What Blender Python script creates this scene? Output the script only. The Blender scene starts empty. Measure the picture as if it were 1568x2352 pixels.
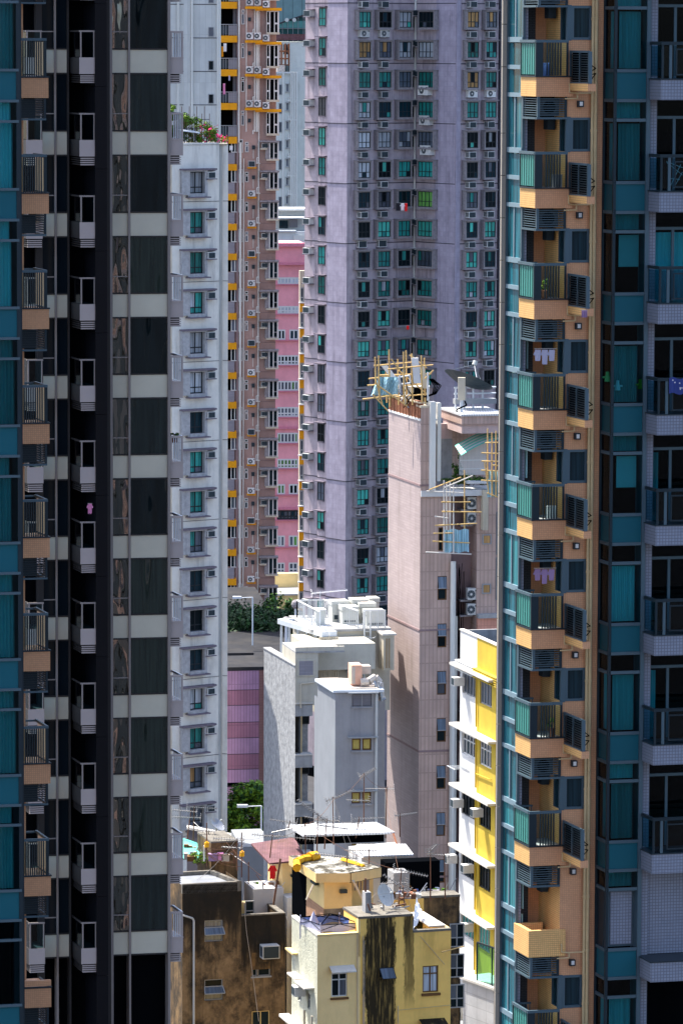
import bpy, math, random
from mathutils import Vector, Matrix
rnd = random.Random(7)
C = bpy.context.scene.collection
sc = bpy.context.scene
# ---------------- camera: a long lens looking slightly down between towers ----------------
FX = 10200.0; H = 68.0
PITCH = math.radians(6.13); ROLL = math.radians(0.23)
Fw = Vector((0, math.cos(PITCH), -math.sin(PITCH)))
R0 = Vector((1, 0, 0)); U0 = R0.cross(Fw)
Rv = (R0*math.cos(ROLL) + U0*math.sin(ROLL)).normalized()
Uv = Rv.cross(Fw)
cam = bpy.data.cameras.new('camera'); co = bpy.data.objects.new('camera', cam); C.objects.link(co)
co.matrix_world = Matrix(((Rv.x, Uv.x, -Fw.x, 0), (Rv.y, Uv.y, -Fw.y, 0), (Rv.z, Uv.z, -Fw.z, H), (0, 0, 0, 1)))
cam.sensor_fit = 'VERTICAL'; cam.sensor_height = 36; cam.lens = 36*FX/2352
cam.clip_start = 1; cam.clip_end = 6000
sc.camera = co
# ---------------- sky, sun, exposure ----------------
SUN_H = Vector((-0.73, 0.68)).normalized(); SUN_EL = math.radians(60)
w = bpy.data.worlds.new('World'); sc.world = w; w.use_nodes = True
nt = w.node_tree; bg = nt.nodes['Background']
sky = nt.nodes.new('ShaderNodeTexSky'); sky.sky_type = 'NISHITA'; sky.sun_disc = False
sky.sun_elevation = SUN_EL; sky.sun_rotation = math.atan2(SUN_H.x, SUN_H.y)
sky.air_density = 0.8; sky.dust_density = 2.5; sky.ozone_density = 1.0
nt.links.new(sky.outputs[0], bg.inputs[0]); bg.inputs[1].default_value = 0.115
sl = bpy.data.lights.new('sun', 'SUN'); sl.energy = 3.1; sl.angle = math.radians(0.5); sl.color = (1.0, 0.95, 0.86)
so = bpy.data.objects.new('sun', sl); C.objects.link(so)
sd = Vector((SUN_H.x*math.cos(SUN_EL), SUN_H.y*math.cos(SUN_EL), math.sin(SUN_EL)))
so.rotation_euler = sd.to_track_quat('Z', 'Y').to_euler(); so.location = (0, 0, 200)
sc.view_settings.view_transform = 'Standard'; sc.view_settings.look = 'None'
sc.view_settings.exposure = 1.88; sc.view_settings.gamma = 1

# ---------------- geometry helpers ----------------
def ray(u, v):
    return Fw*FX + Rv*(u-784) + Uv*(1176-v)
def at(u, v, d):
    r = ray(u, v); t = d/r.y
    return Vector((r.x*t, d, H + r.z*t))
def zat(x, y, v):          # height on the vertical through (x, y) that shows at picture row v
    k = (1176-v)/FX
    # (Uv.(x,y,h)) = k*(Fw.(x,y,h))
    a = Uv.x*x + Uv.y*y - k*(Fw.x*x + Fw.y*y); b = Uv.z - k*Fw.z
    return H - a/b
class Wall:
    """a vertical plane; s runs left to right as seen from outside, o is outward"""
    def __init__(s, p, ang):
        s.p = Vector((p[0], p[1])); s.a = math.radians(ang)
        s.d = Vector((math.cos(s.a), math.sin(s.a))); s.n = Vector((s.d.y, -s.d.x))
    def sz(s, u, v):
        r = ray(u, v); den = r.x*s.n.x + r.y*s.n.y
        t = (s.p.x*s.n.x + s.p.y*s.n.y)/den
        q = Vector((r.x*t, r.y*t))
        return (q-s.p).dot(s.d), H + r.z*t
    def S(s, u, v=700): return s.sz(u, v)[0]
    def Z(s, u, v): return s.sz(u, v)[1]
    def xy(s, a, o=0): return s.p + s.d*a + s.n*o
    def P(s, a, z, o=0):
        q = s.xy(a, o); return Vector((q.x, q.y, z))
def wall_at(u, v, d, ang):
    q = at(u, v, d); return Wall((q.x, q.y), ang)
def wall_from(W, s_, ang, o=0):
    return Wall(W.xy(s_, o), ang)
class Fr:
    """oblique plan frame: s along the front, w away from the camera"""
    def __init__(s, u, v, d, af, rs):
        q = at(u, v, d); s.q = Vector((q.x, q.y)); s.af = af
        s.ef = Vector((math.cos(math.radians(af)), math.sin(math.radians(af))))
        s.es = Vector((-rs, 1)).normalized()
    def xy(s, a, w_): return s.q + s.ef*a + s.es*w_
    def P(s, a, w_, z):
        q = s.xy(a, w_); return Vector((q.x, q.y, z))
    def S(s, u, v, w_): return Wall(s.xy(0, w_), s.af).S(u, v)
    def Z(s, u, v, w_): return Wall(s.xy(0, w_), s.af).Z(u, v)
    def box(s, mb, a0, a1, w0, w1, z0, z1, m):
        mb.prism([s.xy(a0, w0), s.xy(a1, w0), s.xy(a1, w1), s.xy(a0, w1)], z0, z1, m)
class MB:
    def __init__(s): s.v = []; s.f = []; s.m = []; s.fm = []
    def mi(s, m):
        if m not in s.m: s.m.append(m)
        return s.m.index(m)
    def poly(s, pts, m):
        b = len(s.v); s.v += [Vector(p) for p in pts]; s.f.append(list(range(b, b+len(pts)))); s.fm.append(s.mi(m))
    def prism(s, xy, z0, z1, m, top=True, bottom=True, mtop=None):
        b = len(s.v); n = len(xy); i = s.mi(m)
        z0s = z0 if isinstance(z0, (list, tuple)) else [z0]*n; z1s = z1 if isinstance(z1, (list, tuple)) else [z1]*n
        s.v += [Vector((p[0], p[1], z)) for p, z in zip(xy, z0s)] + [Vector((p[0], p[1], z)) for p, z in zip(xy, z1s)]
        for k in range(n):
            j = (k+1) % n; s.f.append([b+k, b+j, b+n+j, b+n+k]); s.fm.append(i)
        if top: s.f.append([b+n+k for k in range(n)]); s.fm.append(s.mi(mtop) if mtop else i)
        if bottom: s.f.append([b+n-1-k for k in range(n)]); s.fm.append(i)
    def box(s, x0, x1, y0, y1, z0, z1, m):
        s.prism([(x0, y0), (x1, y0), (x1, y1), (x0, y1)], z0, z1, m)
    def wbox(s, W, s0, s1, z0, z1, o0, o1, m):
        s.prism([W.xy(s0, o1), W.xy(s1, o1), W.xy(s1, o0), W.xy(s0, o0)], z0, z1, m)
    def tube(s, p, q, r, m, n=6, r2=None):
        p = Vector(p); q = Vector(q); d = (q-p)
        if d.length < 1e-6: return
        d.normalize(); a = d.orthogonal().normalized(); b_ = d.cross(a); r2 = r if r2 is None else r2
        b = len(s.v); i = s.mi(m)
        for (c, rr) in ((p, r), (q, r2)):
            s.v += [c + (a*math.cos(2*math.pi*k/n) + b_*math.sin(2*math.pi*k/n))*rr for k in range(n)]
        for k in range(n):
            j = (k+1) % n; s.f.append([b+k, b+j, b+n+j, b+n+k]); s.fm.append(i)
        s.f.append([b+n-1-k for k in range(n)]); s.fm.append(i); s.f.append([b+n+k for k in range(n)]); s.fm.append(i)
    def path(s, pts, r, m, n=6):
        for a, b in zip(pts, pts[1:]): s.tube(a, b, r, m, n)
    def disc(s, c, nrm, r, m, n=14, thick=0.01):
        c = Vector(c); nrm = Vector(nrm).normalized(); s.tube(c, c+nrm*thick, r, m, n)
    def facade(s, W, s0, s1, z0, z1, holes, m, depth=0.18, mr=None, o=0.0):
        ss = sorted(set([s0, s1] + [min(max(h[k], s0), s1) for h in holes for k in (0, 1)]))
        zz = sorted(set([z0, z1] + [min(max(h[k], z0), z1) for h in holes for k in (2, 3)]))
        def inside(a, z): return any(h[0] < a < h[1] and h[2] < z < h[3] for h in holes)
        for i in range(len(zz)-1):
            zc = (zz[i]+zz[i+1])/2; j = 0
            while j < len(ss)-1:
                if inside((ss[j]+ss[j+1])/2, zc): j += 1; continue
                k = j
                while k+1 < len(ss)-1 and not inside((ss[k+1]+ss[k+2])/2, zc): k += 1
                s.poly([W.P(ss[j], zz[i], o), W.P(ss[k+1], zz[i], o), W.P(ss[k+1], zz[i+1], o), W.P(ss[j], zz[i+1], o)], m)
                j = k+1
        mr = mr or m
        for h in holes:
            a, b, c, d = h[:4]
            if b <= s0 or a >= s1 or d <= z0 or c >= z1: continue
            a = max(a, s0); b = min(b, s1); c = max(c, z0); d = min(d, z1)
            for (p, q) in (((a, c), (b, c)), ((b, c), (b, d)), ((b, d), (a, d)), ((a, d), (a, c))):
                s.poly([W.P(p[0], p[1], o), W.P(p[0], p[1], o-depth), W.P(q[0], q[1], o-depth), W.P(q[0], q[1], o)], mr)
    def mesh(s, name, org=Vector((0, 0, 0)), smooth=False):
        me = bpy.data.meshes.new(name)
        me.from_pydata([tuple(p-org) for p in s.v], [], s.f)
        for m in s.m: me.materials.append(m)
        me.polygons.foreach_set('material_index', s.fm)
        uv = me.uv_layers.new(name='UVMap'); k = 0
        out = [0.0]*(2*len(me.loops))
        for f in s.f:
            a, b, c = s.v[f[0]], s.v[f[1]], s.v[f[2]]
            n = (b-a).cross(c-a)
            if n.length > 1e-12: n.normalize()
            if abs(n.z) > 0.75: g = [(p.x, p.y) for p in (s.v[i] for i in f)]
            else:
                t = Vector((-n.y, n.x, 0))
                if t.length < 1e-9: t = Vector((1, 0, 0))
                t.normalize()
                g = [(p.x*t.x+p.y*t.y, p.z) for p in (s.v[i] for i in f)]
            for q in g: out[k] = q[0]; out[k+1] = q[1]; k += 2
        uv.data.foreach_set('uv', out)
        if smooth: me.polygons.foreach_set('use_smooth', [True]*len(me.polygons))
        me.update(); return me
    def build_faces(s, name, parent, org):
        for f, i in zip(s.f, s.fm):
            q = MB(); q.poly([s.v[k] for k in f], s.m[i]); q.build(name, parent, org=org)
    def clusters(s, gap=0.04):
        n = len(s.v); par = list(range(n))
        def fd(a):
            while par[a] != a: par[a] = par[par[a]]; a = par[a]
            return a
        for f in s.f:
            for k in f[1:]: par[fd(k)] = fd(f[0])
        box = {}
        for i, p in enumerate(s.v):
            r = fd(i); b = box.get(r)
            if b is None: box[r] = [list(p), list(p)]
            else:
                for c in range(3): b[0][c] = min(b[0][c], p[c]); b[1][c] = max(b[1][c], p[c])
        ks = list(box); g = {k: k for k in ks}
        def fg(a):
            while g[a] != a: a = g[a]
            return a
        for i, a in enumerate(ks):
            for b_ in ks[i+1:]:
                if all(box[a][0][c]-gap <= box[b_][1][c] and box[b_][0][c]-gap <= box[a][1][c] for c in range(3)): g[fg(a)] = fg(b_)
        out = {}
        for f, m in zip(s.f, s.fm): out.setdefault(fg(fd(f[0])), []).append((f, m))
        return list(out.values())
    def build(s, name, parent=None, org=None, label=None, smooth=False):
        if name in ('drain_pipe', 'transom', 'cables', 'branch_pipe', 'glass_panel', 'sill', 'floor_joint', 'casing', 'window_hood', 'orange_ledge') and parent is not None and len(s.v) < 1500:
            cl = s.clusters()
            if len(cl) > 1:
                first = None
                for fs in cl:
                    q = MB(); mp = {}
                    for f, m in fs:
                        g = []
                        for k in f:
                            if k not in mp: mp[k] = len(q.v); q.v.append(s.v[k])
                            g.append(mp[k])
                        q.f.append(g); q.fm.append(q.mi(s.m[m]))
                    o = q._build(name, parent, None if name != 'glass_panel' else org, label, smooth); first = first or o
                return first
        return s._build(name, parent, org, label, smooth)
    def _build(s, name, parent=None, org=None, label=None, smooth=False):
        """org: world origin of the object; the mesh holds world coordinates minus org"""
        if org is None:
            n = len(s.v); org = Vector((sum(p.x for p in s.v)/n, sum(p.y for p in s.v)/n, min(p.z for p in s.v)))
        org = Vector(org)
        o = bpy.data.objects.new(name, s.mesh(name, org, smooth)); C.objects.link(o)
        o['w'] = tuple(org)
        if parent is not None:
            o.parent = parent; o.location = org - Vector(parent['w'])
        else: o.location = org
        if label: o['label'] = label
        return o
def inst(name, me, parent, loc, rotz=0):
    o = bpy.data.objects.new(name, me); C.objects.link(o); o['w'] = tuple(loc)
    o.parent = parent; o.location = Vector(loc) - Vector(parent['w']); o.rotation_euler = (0, 0, rotz)
    return o
def sub(name, me, parent, off=(0, 0, 0)):
    o = bpy.data.objects.new(name, me); C.objects.link(o); o.parent = parent; o.location = off; return o
def root(name, loc, label, cat, group=None):
    o = bpy.data.objects.new(name, None); C.objects.link(o); o.location = loc; o['w'] = tuple(loc)
    o['label'] = label; o['category'] = cat
    o['kind'] = 'thing'
    if group: o['group'] = group
    return o
def tag(o, label=None, cat=None, group=None, kind=None):
    if label: o['label'] = label
    if cat: o['category'] = cat
    if group: o['group'] = group
    if kind: o['kind'] = kind
    elif cat: o['kind'] = 'thing'
    return o
def copyz(objs, dz):
    out = []
    for o in objs:
        c = o.copy(); C.objects.link(c); c.location = o.location + Vector((0, 0, dz)); c['w'] = tuple(Vector(o['w'])+Vector((0, 0, dz)))
        for ch in list(o.children):
            if ch.name in keep_children:
                d = ch.copy(); C.objects.link(d); d.parent = c
        out.append(c)
    return out
class _K(dict):
    def __contains__(s, k): return True
keep_children = _K()

# ---------------- materials ----------------
M = {}
def mat(name, col, rough=0.85, var=0.12, vscale=0.6, streak=0.0, dirt=(0.05, 0.045, 0.04), sx=1.6, sz_=0.12, thr=(0.48, 0.72),
        tile=None, mortar=0.6, msize=0.06, metal=0.0, spec=0.15, bump=0.0, bscale=8.0, rnd_amt=0.0, blotch=0.0, bl=(0.5, 0.62), bls=0.35, topdark=None, stripes=None):
    m = bpy.data.materials.new(name); m.use_nodes = True; n = m.node_tree; L = n.links
    b = n.nodes['Principled BSDF']; b.inputs['Roughness'].default_value = rough; b.inputs['Metallic'].default_value = metal
    b.inputs['Specular IOR Level'].default_value = spec
    uv = n.nodes.new('ShaderNodeUVMap'); uv.uv_map = 'UVMap'
    def noise(scale, sx_=1, sy_=1, detail=4, rough_=0.6):
        mp = n.nodes.new('ShaderNodeMapping'); mp.inputs['Scale'].default_value = (sx_, sy_, 1)
        L.new(uv.outputs[0], mp.inputs[0]); t = n.nodes.new('ShaderNodeTexNoise'); t.noise_dimensions = '2D'
        t.inputs['Scale'].default_value = scale; t.inputs['Detail'].default_value = detail; t.inputs['Roughness'].default_value = rough_
        L.new(mp.outputs[0], t.inputs[0]); return t
    def mixc(fac, a, c, mode='MIX'):
        x = n.nodes.new('ShaderNodeMix'); x.data_type = 'RGBA'; x.blend_type = mode
        for sck, val in ((0, fac), (6, a), (7, c)):
            if isinstance(val, (int, float)): x.inputs[sck].default_value = val
            elif isinstance(val, tuple): x.inputs[sck].default_value = (*val[:3], 1)
            else: L.new(val, x.inputs[sck])
        return x.outputs[2]
    def ramp(src, a, c, lo=0.0, hi=1.0):
        r = n.nodes.new('ShaderNodeMapRange'); r.inputs[1].default_value = a; r.inputs[2].default_value = c
        r.inputs[3].default_value = lo; r.inputs[4].default_value = hi; L.new(src, r.inputs[0]); return r.outputs[0]
    base = tuple(col)
    cur = mixc(1.0, base, (1, 1, 1), 'MULTIPLY')
    if var:
        t = noise(vscale, 1, 1, 6, 0.7)
        g = ramp(t.outputs[0], 0.3, 0.7, 1-var, 1+var)
        cc = n.nodes.new('ShaderNodeCombineColor')
        for k in range(3): L.new(g, cc.inputs[k])
        cur = mixc(1.0, cur, cc.outputs[0], 'MULTIPLY')
    if tile:
        br = n.nodes.new('ShaderNodeTexBrick'); br.offset = 0.0 if len(tile) < 3 else tile[2]; L.new(uv.outputs[0], br.inputs[0])
        br.inputs['Scale'].default_value = 1.0; br.inputs['Brick Width'].default_value = tile[0]; br.inputs['Row Height'].default_value = tile[1]
        br.inputs['Mortar Size'].default_value = msize*min(tile[0], tile[1]); br.inputs['Color1'].default_value = (0.93, 0.93, 0.93, 1)
        br.inputs['Color2'].default_value = (1.05, 1.05, 1.05, 1); br.inputs['Mortar'].default_value = (mortar, mortar, mortar, 1)
        cur = mixc(1.0, cur, br.outputs[0], 'MULTIPLY')
    if blotch:
        t = noise(bls, 1.0, 0.8, 8, 0.72); cur = mixc(ramp(t.outputs[0], bl[0], bl[1], 0, blotch), cur, dirt)
    if streak:
        t = noise(1.0, sx, sz_, 7, 0.7); t2 = noise(0.25, 1, 1, 3, 0.5)
        f = ramp(t.outputs[0], thr[0], thr[1], 0, streak); f2 = ramp(t2.outputs[0], 0.35, 0.6, 0.25, 1)
        mm = n.nodes.new('ShaderNodeMath'); mm.operation = 'MULTIPLY'; L.new(f, mm.inputs[0]); L.new(f2, mm.inputs[1])
        cur = mixc(mm.outputs[0], cur, dirt)
    if topdark:      # rain-black band that hangs from the coping: (z where it ends, z of the coping, amount)
        sp = n.nodes.new('ShaderNodeSeparateXYZ'); L.new(uv.outputs[0], sp.inputs[0]); t = noise(1.0, 2.2, 0.25, 7, 0.7)
        a_ = ramp(sp.outputs[1], topdark[0], topdark[1], -0.25, 0.75); ad = n.nodes.new('ShaderNodeMath'); ad.operation = 'ADD'; L.new(a_, ad.inputs[0]); L.new(t.outputs[0], ad.inputs[1])
        cur = mixc(ramp(ad.outputs[0], 0.62, 0.92, 0, topdark[2]), cur, dirt)
    for (xc, hw, soft, amp, zlo, zhi, amt) in (stripes or []):   # soot running down the wall between two leaks
        sp = n.nodes.new('ShaderNodeSeparateXYZ'); L.new(uv.outputs[0], sp.inputs[0]); t = noise(1.0, 2.0, 0.5, 9, 0.75); t3 = noise(1.0, 9.0, 0.6, 6, 0.7)
        d1 = n.nodes.new('ShaderNodeMath'); d1.operation = 'SUBTRACT'; L.new(sp.outputs[0], d1.inputs[0]); d1.inputs[1].default_value = xc
        d2 = n.nodes.new('ShaderNodeMath'); d2.operation = 'ABSOLUTE'; L.new(d1.outputs[0], d2.inputs[0])
        nz = ramp(t.outputs[0], 0.25, 0.75, -amp, amp); d3 = n.nodes.new('ShaderNodeMath'); d3.operation = 'ADD'; L.new(d2.outputs[0], d3.inputs[0]); L.new(nz, d3.inputs[1])
        m1 = ramp(d3.outputs[0], hw-soft, hw+soft, 1, 0); m2 = ramp(sp.outputs[1], zlo-0.5, zlo+0.7, 0, 1); m3 = ramp(sp.outputs[1], zhi, zhi+0.1, 1, 0) if zhi else None
        mm = n.nodes.new('ShaderNodeMath'); mm.operation = 'MULTIPLY'; L.new(m1, mm.inputs[0]); L.new(m2, mm.inputs[1])
        m4 = n.nodes.new('ShaderNodeMath'); m4.operation = 'MULTIPLY'; L.new(mm.outputs[0], m4.inputs[0]); L.new(ramp(t3.outputs[0], 0.28, 0.5, amt*0.55, amt), m4.inputs[1])
        cur = mixc(m4.outputs[0], cur, (0.02, 0.016, 0.010))
    if rnd_amt:
        oi = n.nodes.new('ShaderNodeObjectInfo'); hs = n.nodes.new('ShaderNodeHueSaturation')
        L.new(ramp(oi.outputs['Random'], 0, 1, 1-rnd_amt, 1+rnd_amt), hs.inputs['Value']); L.new(cur, hs.inputs['Color']); cur = hs.outputs[0]
    L.new(cur, b.inputs['Base Color'])
    if bump:
        t = noise(bscale, 1, 1, 5, 0.6); bp = n.nodes.new('ShaderNodeBump'); bp.inputs['Strength'].default_value = 1.0; bp.inputs['Distance'].default_value = bump
        L.new(t.outputs[0], bp.inputs['Height']); L.new(bp.outputs[0], b.inputs['Normal'])
    M[name] = m; return m
def glass(name, tint, refl=0.12, wob=0.0, wscale=0.6, rough=0.02):
    """see-through tinted pane: transparent body plus a mirror share that grows at grazing angles"""
    m = bpy.data.materials.new(name); m.use_nodes = True; n = m.node_tree; L = n.links
    n.nodes.remove(n.nodes['Principled BSDF']); out = n.nodes['Material Output']
    tr = n.nodes.new('ShaderNodeBsdfTransparent'); tr.inputs[0].default_value = (*tint, 1)
    gl = n.nodes.new('ShaderNodeBsdfGlossy'); gl.inputs['Roughness'].default_value = rough; gl.inputs[0].default_value = (0.9, 0.95, 1, 1)
    fr = n.nodes.new('ShaderNodeFresnel'); fr.inputs[0].default_value = 1.22
    a = n.nodes.new('ShaderNodeMath'); a.operation = 'ADD'; a.use_clamp = True; a.inputs[1].default_value = refl; L.new(fr.outputs[0], a.inputs[0])
    mx = n.nodes.new('ShaderNodeMixShader'); L.new(a.outputs[0], mx.inputs[0]); L.new(tr.outputs[0], mx.inputs[1]); L.new(gl.outputs[0], mx.inputs[2])
    if wob:
        uv = n.nodes.new('ShaderNodeUVMap'); uv.uv_map = 'UVMap'; t = n.nodes.new('ShaderNodeTexNoise'); t.noise_dimensions = '2D'
        t.inputs['Scale'].default_value = wscale; t.inputs['Detail'].default_value = 1; L.new(uv.outputs[0], t.inputs[0])
        bp = n.nodes.new('ShaderNodeBump'); bp.inputs['Distance'].default_value = wob; L.new(t.outputs[0], bp.inputs['Height'])
        L.new(bp.outputs[0], gl.inputs['Normal'])
    L.new(mx.outputs[0], out.inputs[0]); M[name] = m; return m
def opaque_glass(name, col, refl=0.1, folds=0.0, fscale=9.0, wob=0.0, wscale=0.5, rnd_amt=0.0):
    """window pane whose room behind reads as one dark or curtained colour"""
    m = bpy.data.materials.new(name); m.use_nodes = True; n = m.node_tree; L = n.links
    b = n.nodes['Principled BSDF']; b.inputs['Roughness'].default_value = 0.9; b.inputs['Specular IOR Level'].default_value = 0.0
    out = n.nodes['Material Output']; gl = n.nodes.new('ShaderNodeBsdfGlossy'); gl.inputs['Roughness'].default_value = 0.03
    fr = n.nodes.new('ShaderNodeFresnel'); fr.inputs[0].default_value = 1.22
    a = n.nodes.new('ShaderNodeMath'); a.operation = 'ADD'; a.use_clamp = True; a.inputs[1].default_value = refl; L.new(fr.outputs[0], a.inputs[0])
    mx = n.nodes.new('ShaderNodeMixShader'); L.new(a.outputs[0], mx.inputs[0]); L.new(b.outputs[0], mx.inputs[1]); L.new(gl.outputs[0], mx.inputs[2])
    L.new(mx.outputs[0], out.inputs[0])
    uv = n.nodes.new('ShaderNodeUVMap'); uv.uv_map = 'UVMap'
    rgb = n.nodes.new('ShaderNodeRGB'); rgb.outputs[0].default_value = (*col, 1); cur = rgb.outputs[0]
    if folds:
        mp = n.nodes.new('ShaderNodeMapping'); mp.inputs['Scale'].default_value = (fscale, 0.35, 1); L.new(uv.outputs[0], mp.inputs[0])
        t = n.nodes.new('ShaderNodeTexNoise'); t.noise_dimensions = '2D'; t.inputs['Scale'].default_value = 1; L.new(mp.outputs[0], t.inputs[0])
        r = n.nodes.new('ShaderNodeMapRange'); r.inputs[1].default_value = .3; r.inputs[2].default_value = .7; r.inputs[3].default_value = 1-folds; r.inputs[4].default_value = 1+folds
        L.new(t.outputs[0], r.inputs[0]); cc = n.nodes.new('ShaderNodeHueSaturation'); L.new(r.outputs[0], cc.inputs['Value']); L.new(cur, cc.inputs['Color']); cur = cc.outputs[0]
    if rnd_amt:
        oi = n.nodes.new('ShaderNodeObjectInfo'); r = n.nodes.new('ShaderNodeMapRange'); r.inputs[3].default_value = 1-rnd_amt; r.inputs[4].default_value = 1+rnd_amt
        L.new(oi.outputs['Random'], r.inputs[0]); cc = n.nodes.new('ShaderNodeHueSaturation'); L.new(r.outputs[0], cc.inputs['Value']); L.new(cur, cc.inputs['Color']); cur = cc.outputs[0]
    L.new(cur, b.inputs['Base Color'])
    if wob:
        t = n.nodes.new('ShaderNodeTexNoise'); t.noise_dimensions = '2D'; t.inputs['Scale'].default_value = wscale; t.inputs['Detail'].default_value = 1.5
        mp = n.nodes.new('ShaderNodeMapping'); mp.inputs['Scale'].default_value = (1.6, 0.5, 1); L.new(uv.outputs[0], mp.inputs[0]); L.new(mp.outputs[0], t.inputs[0])
        bp = n.nodes.new('ShaderNodeBump'); bp.inputs['Distance'].default_value = wob; L.new(t.outputs[0], bp.inputs['Height']); L.new(bp.outputs[0], gl.inputs['Normal'])
    M[name] = m; return m

mat('lilac', (0.37, 0.33, 0.405), streak=0.55, dirt=(0.13, 0.11, 0.14), var=0.13, sx=2.0, sz_=0.12, vscale=0.8, tile=(0.45, 0.45), mortar=0.93, msize=0.08)
mat('mauve', (0.44, 0.37, 0.40), streak=0.8, dirt=(0.12, 0.10, 0.12), var=0.15, sx=2.2, sz_=0.16, vscale=0.9)
mat('box_grey', (0.28, 0.26, 0.27), streak=0.6, dirt=(0.07, 0.06, 0.07), var=0.2, vscale=4)
mat('box_side', (0.17, 0.145, 0.175), var=0.15, vscale=4)
mat('groove', (0.07, 0.065, 0.08), var=0)
mat('frame_black', (0.02, 0.025, 0.03), rough=0.4, var=0)
mat('frame_white', (0.62, 0.62, 0.60), rough=0.5, var=0.05)
mat('frame_grey', (0.30, 0.31, 0.32), rough=0.5, var=0.08)
mat('ac_white', (0.62, 0.62, 0.60), rough=0.5, var=0.08, vscale=3, rnd_amt=0.22)
mat('ac_dark', (0.03, 0.045, 0.055), rough=0.5, var=0.1)
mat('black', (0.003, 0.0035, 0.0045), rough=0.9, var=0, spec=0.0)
mat('dark_metal', (0.022, 0.036, 0.047), rough=0.35, var=0.06, metal=0.3)
mat('slate_metal', (0.075, 0.12, 0.15), rough=0.4, var=0.05, metal=0.2)
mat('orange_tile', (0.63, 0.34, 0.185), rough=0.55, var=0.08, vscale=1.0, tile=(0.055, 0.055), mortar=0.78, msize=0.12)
mat('orange_tile_sunlit', (0.80, 0.48, 0.19), rough=0.55, var=0.08, vscale=1.0, tile=(0.06, 0.06), mortar=0.6, msize=0.14)  # lighter, yellower orange_tile: sunlight painted into the colour
mat('blue_tile', (0.23, 0.26, 0.33), rough=0.4, var=0.06, tile=(0.09, 0.09), mortar=0.6, msize=0.12)
mat('dark_tile', (0.06, 0.075, 0.095), rough=0.4, var=0.06, tile=(0.18, 0.05, 0.5), mortar=0.5, msize=0.2)
mat('teal_panel', (0.012, 0.10, 0.135), rough=0.3, var=0.03, spec=0.1)
mat('ribbed_glass', (0.06, 0.25, 0.22), rough=0.4, var=0.1)
mat('pale_pipe', (0.58, 0.44, 0.24), rough=0.5, var=0.15, vscale=2)
mat('beige_metal', (0.34, 0.31, 0.27), rough=0.5, var=0.08, vscale=0.5, metal=0.0, streak=0.2)
mat('taupe', (0.40, 0.345, 0.33), rough=0.55, var=0.05)
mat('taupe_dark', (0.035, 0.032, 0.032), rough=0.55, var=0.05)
mat('black_panel', (0.005, 0.0055, 0.008), rough=0.35, var=0.1)
mat('spandrel_grey', (0.58, 0.545, 0.44), rough=0.12, var=0.06, vscale=0.4)
mat('mullion', (0.27, 0.235, 0.22), rough=0.45, var=0.04)
mat('white_wall', (0.74, 0.72, 0.66), streak=0.55, dirt=(0.24, 0.23, 0.22), var=0.08, sx=1.2, sz_=0.14, vscale=0.8, thr=(0.5, 0.75))
mat('white_wall_groove', (0.46, 0.47, 0.45), streak=0.3, var=0.1)
mat('old_surround', (0.40, 0.40, 0.41), streak=0.5, dirt=(0.1, 0.09, 0.08), var=0.2, vscale=3)
mat('grey_tower', (0.60, 0.60, 0.57), streak=0.3, dirt=(0.25, 0.26, 0.28), var=0.05, sx=0.6, sz_=0.05, tile=(0.5, 4.0), mortar=0.88, msize=0.04)
mat('rose_brown', (0.44, 0.29, 0.25), streak=0.35, dirt=(0.16, 0.11, 0.11), var=0.08, sx=1, sz_=0.12)
mat('rose_dark', (0.27, 0.19, 0.19), streak=0.3, var=0.08)
mat('orange_paint', (0.75, 0.33, 0.01), streak=0.25, dirt=(0.25, 0.12, 0.03), var=0.08, rough=0.6)
mat('cream', (0.55, 0.49, 0.38), var=0.08, streak=0.2)
mat('pink_paint', (0.80, 0.33, 0.37), streak=0.3, dirt=(0.42, 0.16, 0.17), var=0.08, sx=0.7, sz_=0.15)
mat('pink_deep', (0.62, 0.21, 0.28), streak=0.3, var=0.06)
mat('bright_white', (0.62, 0.63, 0.62), var=0.04, streak=0.12)
mat('far_white', (0.68, 0.69, 0.64), streak=0.35, dirt=(0.35, 0.30, 0.24), var=0.06, sx=1.0)
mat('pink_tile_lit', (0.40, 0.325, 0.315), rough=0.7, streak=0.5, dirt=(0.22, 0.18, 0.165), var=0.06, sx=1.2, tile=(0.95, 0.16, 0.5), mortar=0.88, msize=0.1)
mat('pink_tile', (0.50, 0.36, 0.305), rough=0.7, streak=0.35, dirt=(0.25, 0.17, 0.14), var=0.10, sx=1.4, tile=(0.24, 1.1), mortar=0.78, msize=0.14)
mat('pink_plain', (0.55, 0.42, 0.40), rough=0.8, streak=0.35, dirt=(0.25, 0.19, 0.17), var=0.08)
mat('salmon_tile', (0.62, 0.30, 0.22), rough=0.7, var=0.08, tile=(0.2, 0.5), mortar=0.75)
mat('white_pipe', (0.70, 0.69, 0.64), rough=0.5, streak=0.3, dirt=(0.35, 0.28, 0.2), var=0.05)
mat('grey_pipe', (0.50, 0.50, 0.48), rough=0.5, var=0.1)
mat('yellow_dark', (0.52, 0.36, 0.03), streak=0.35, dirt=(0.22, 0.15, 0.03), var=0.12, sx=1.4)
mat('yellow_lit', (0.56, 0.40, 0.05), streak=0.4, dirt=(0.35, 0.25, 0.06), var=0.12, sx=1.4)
mat('white_paint_old', (0.60, 0.60, 0.59), streak=0.3, dirt=(0.38, 0.38, 0.37), var=0.06, sx=1.4)
mat('slab_white', (0.60, 0.57, 0.52), var=0.12, blotch=0.7, dirt=(0.35, 0.28, 0.2), bl=(0.6, 0.75), bls=1.5)
mat('concrete', (0.36, 0.36, 0.36), streak=0.5, dirt=(0.12, 0.12, 0.12), var=0.15, blotch=0.3, vscale=1.5)
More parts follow.
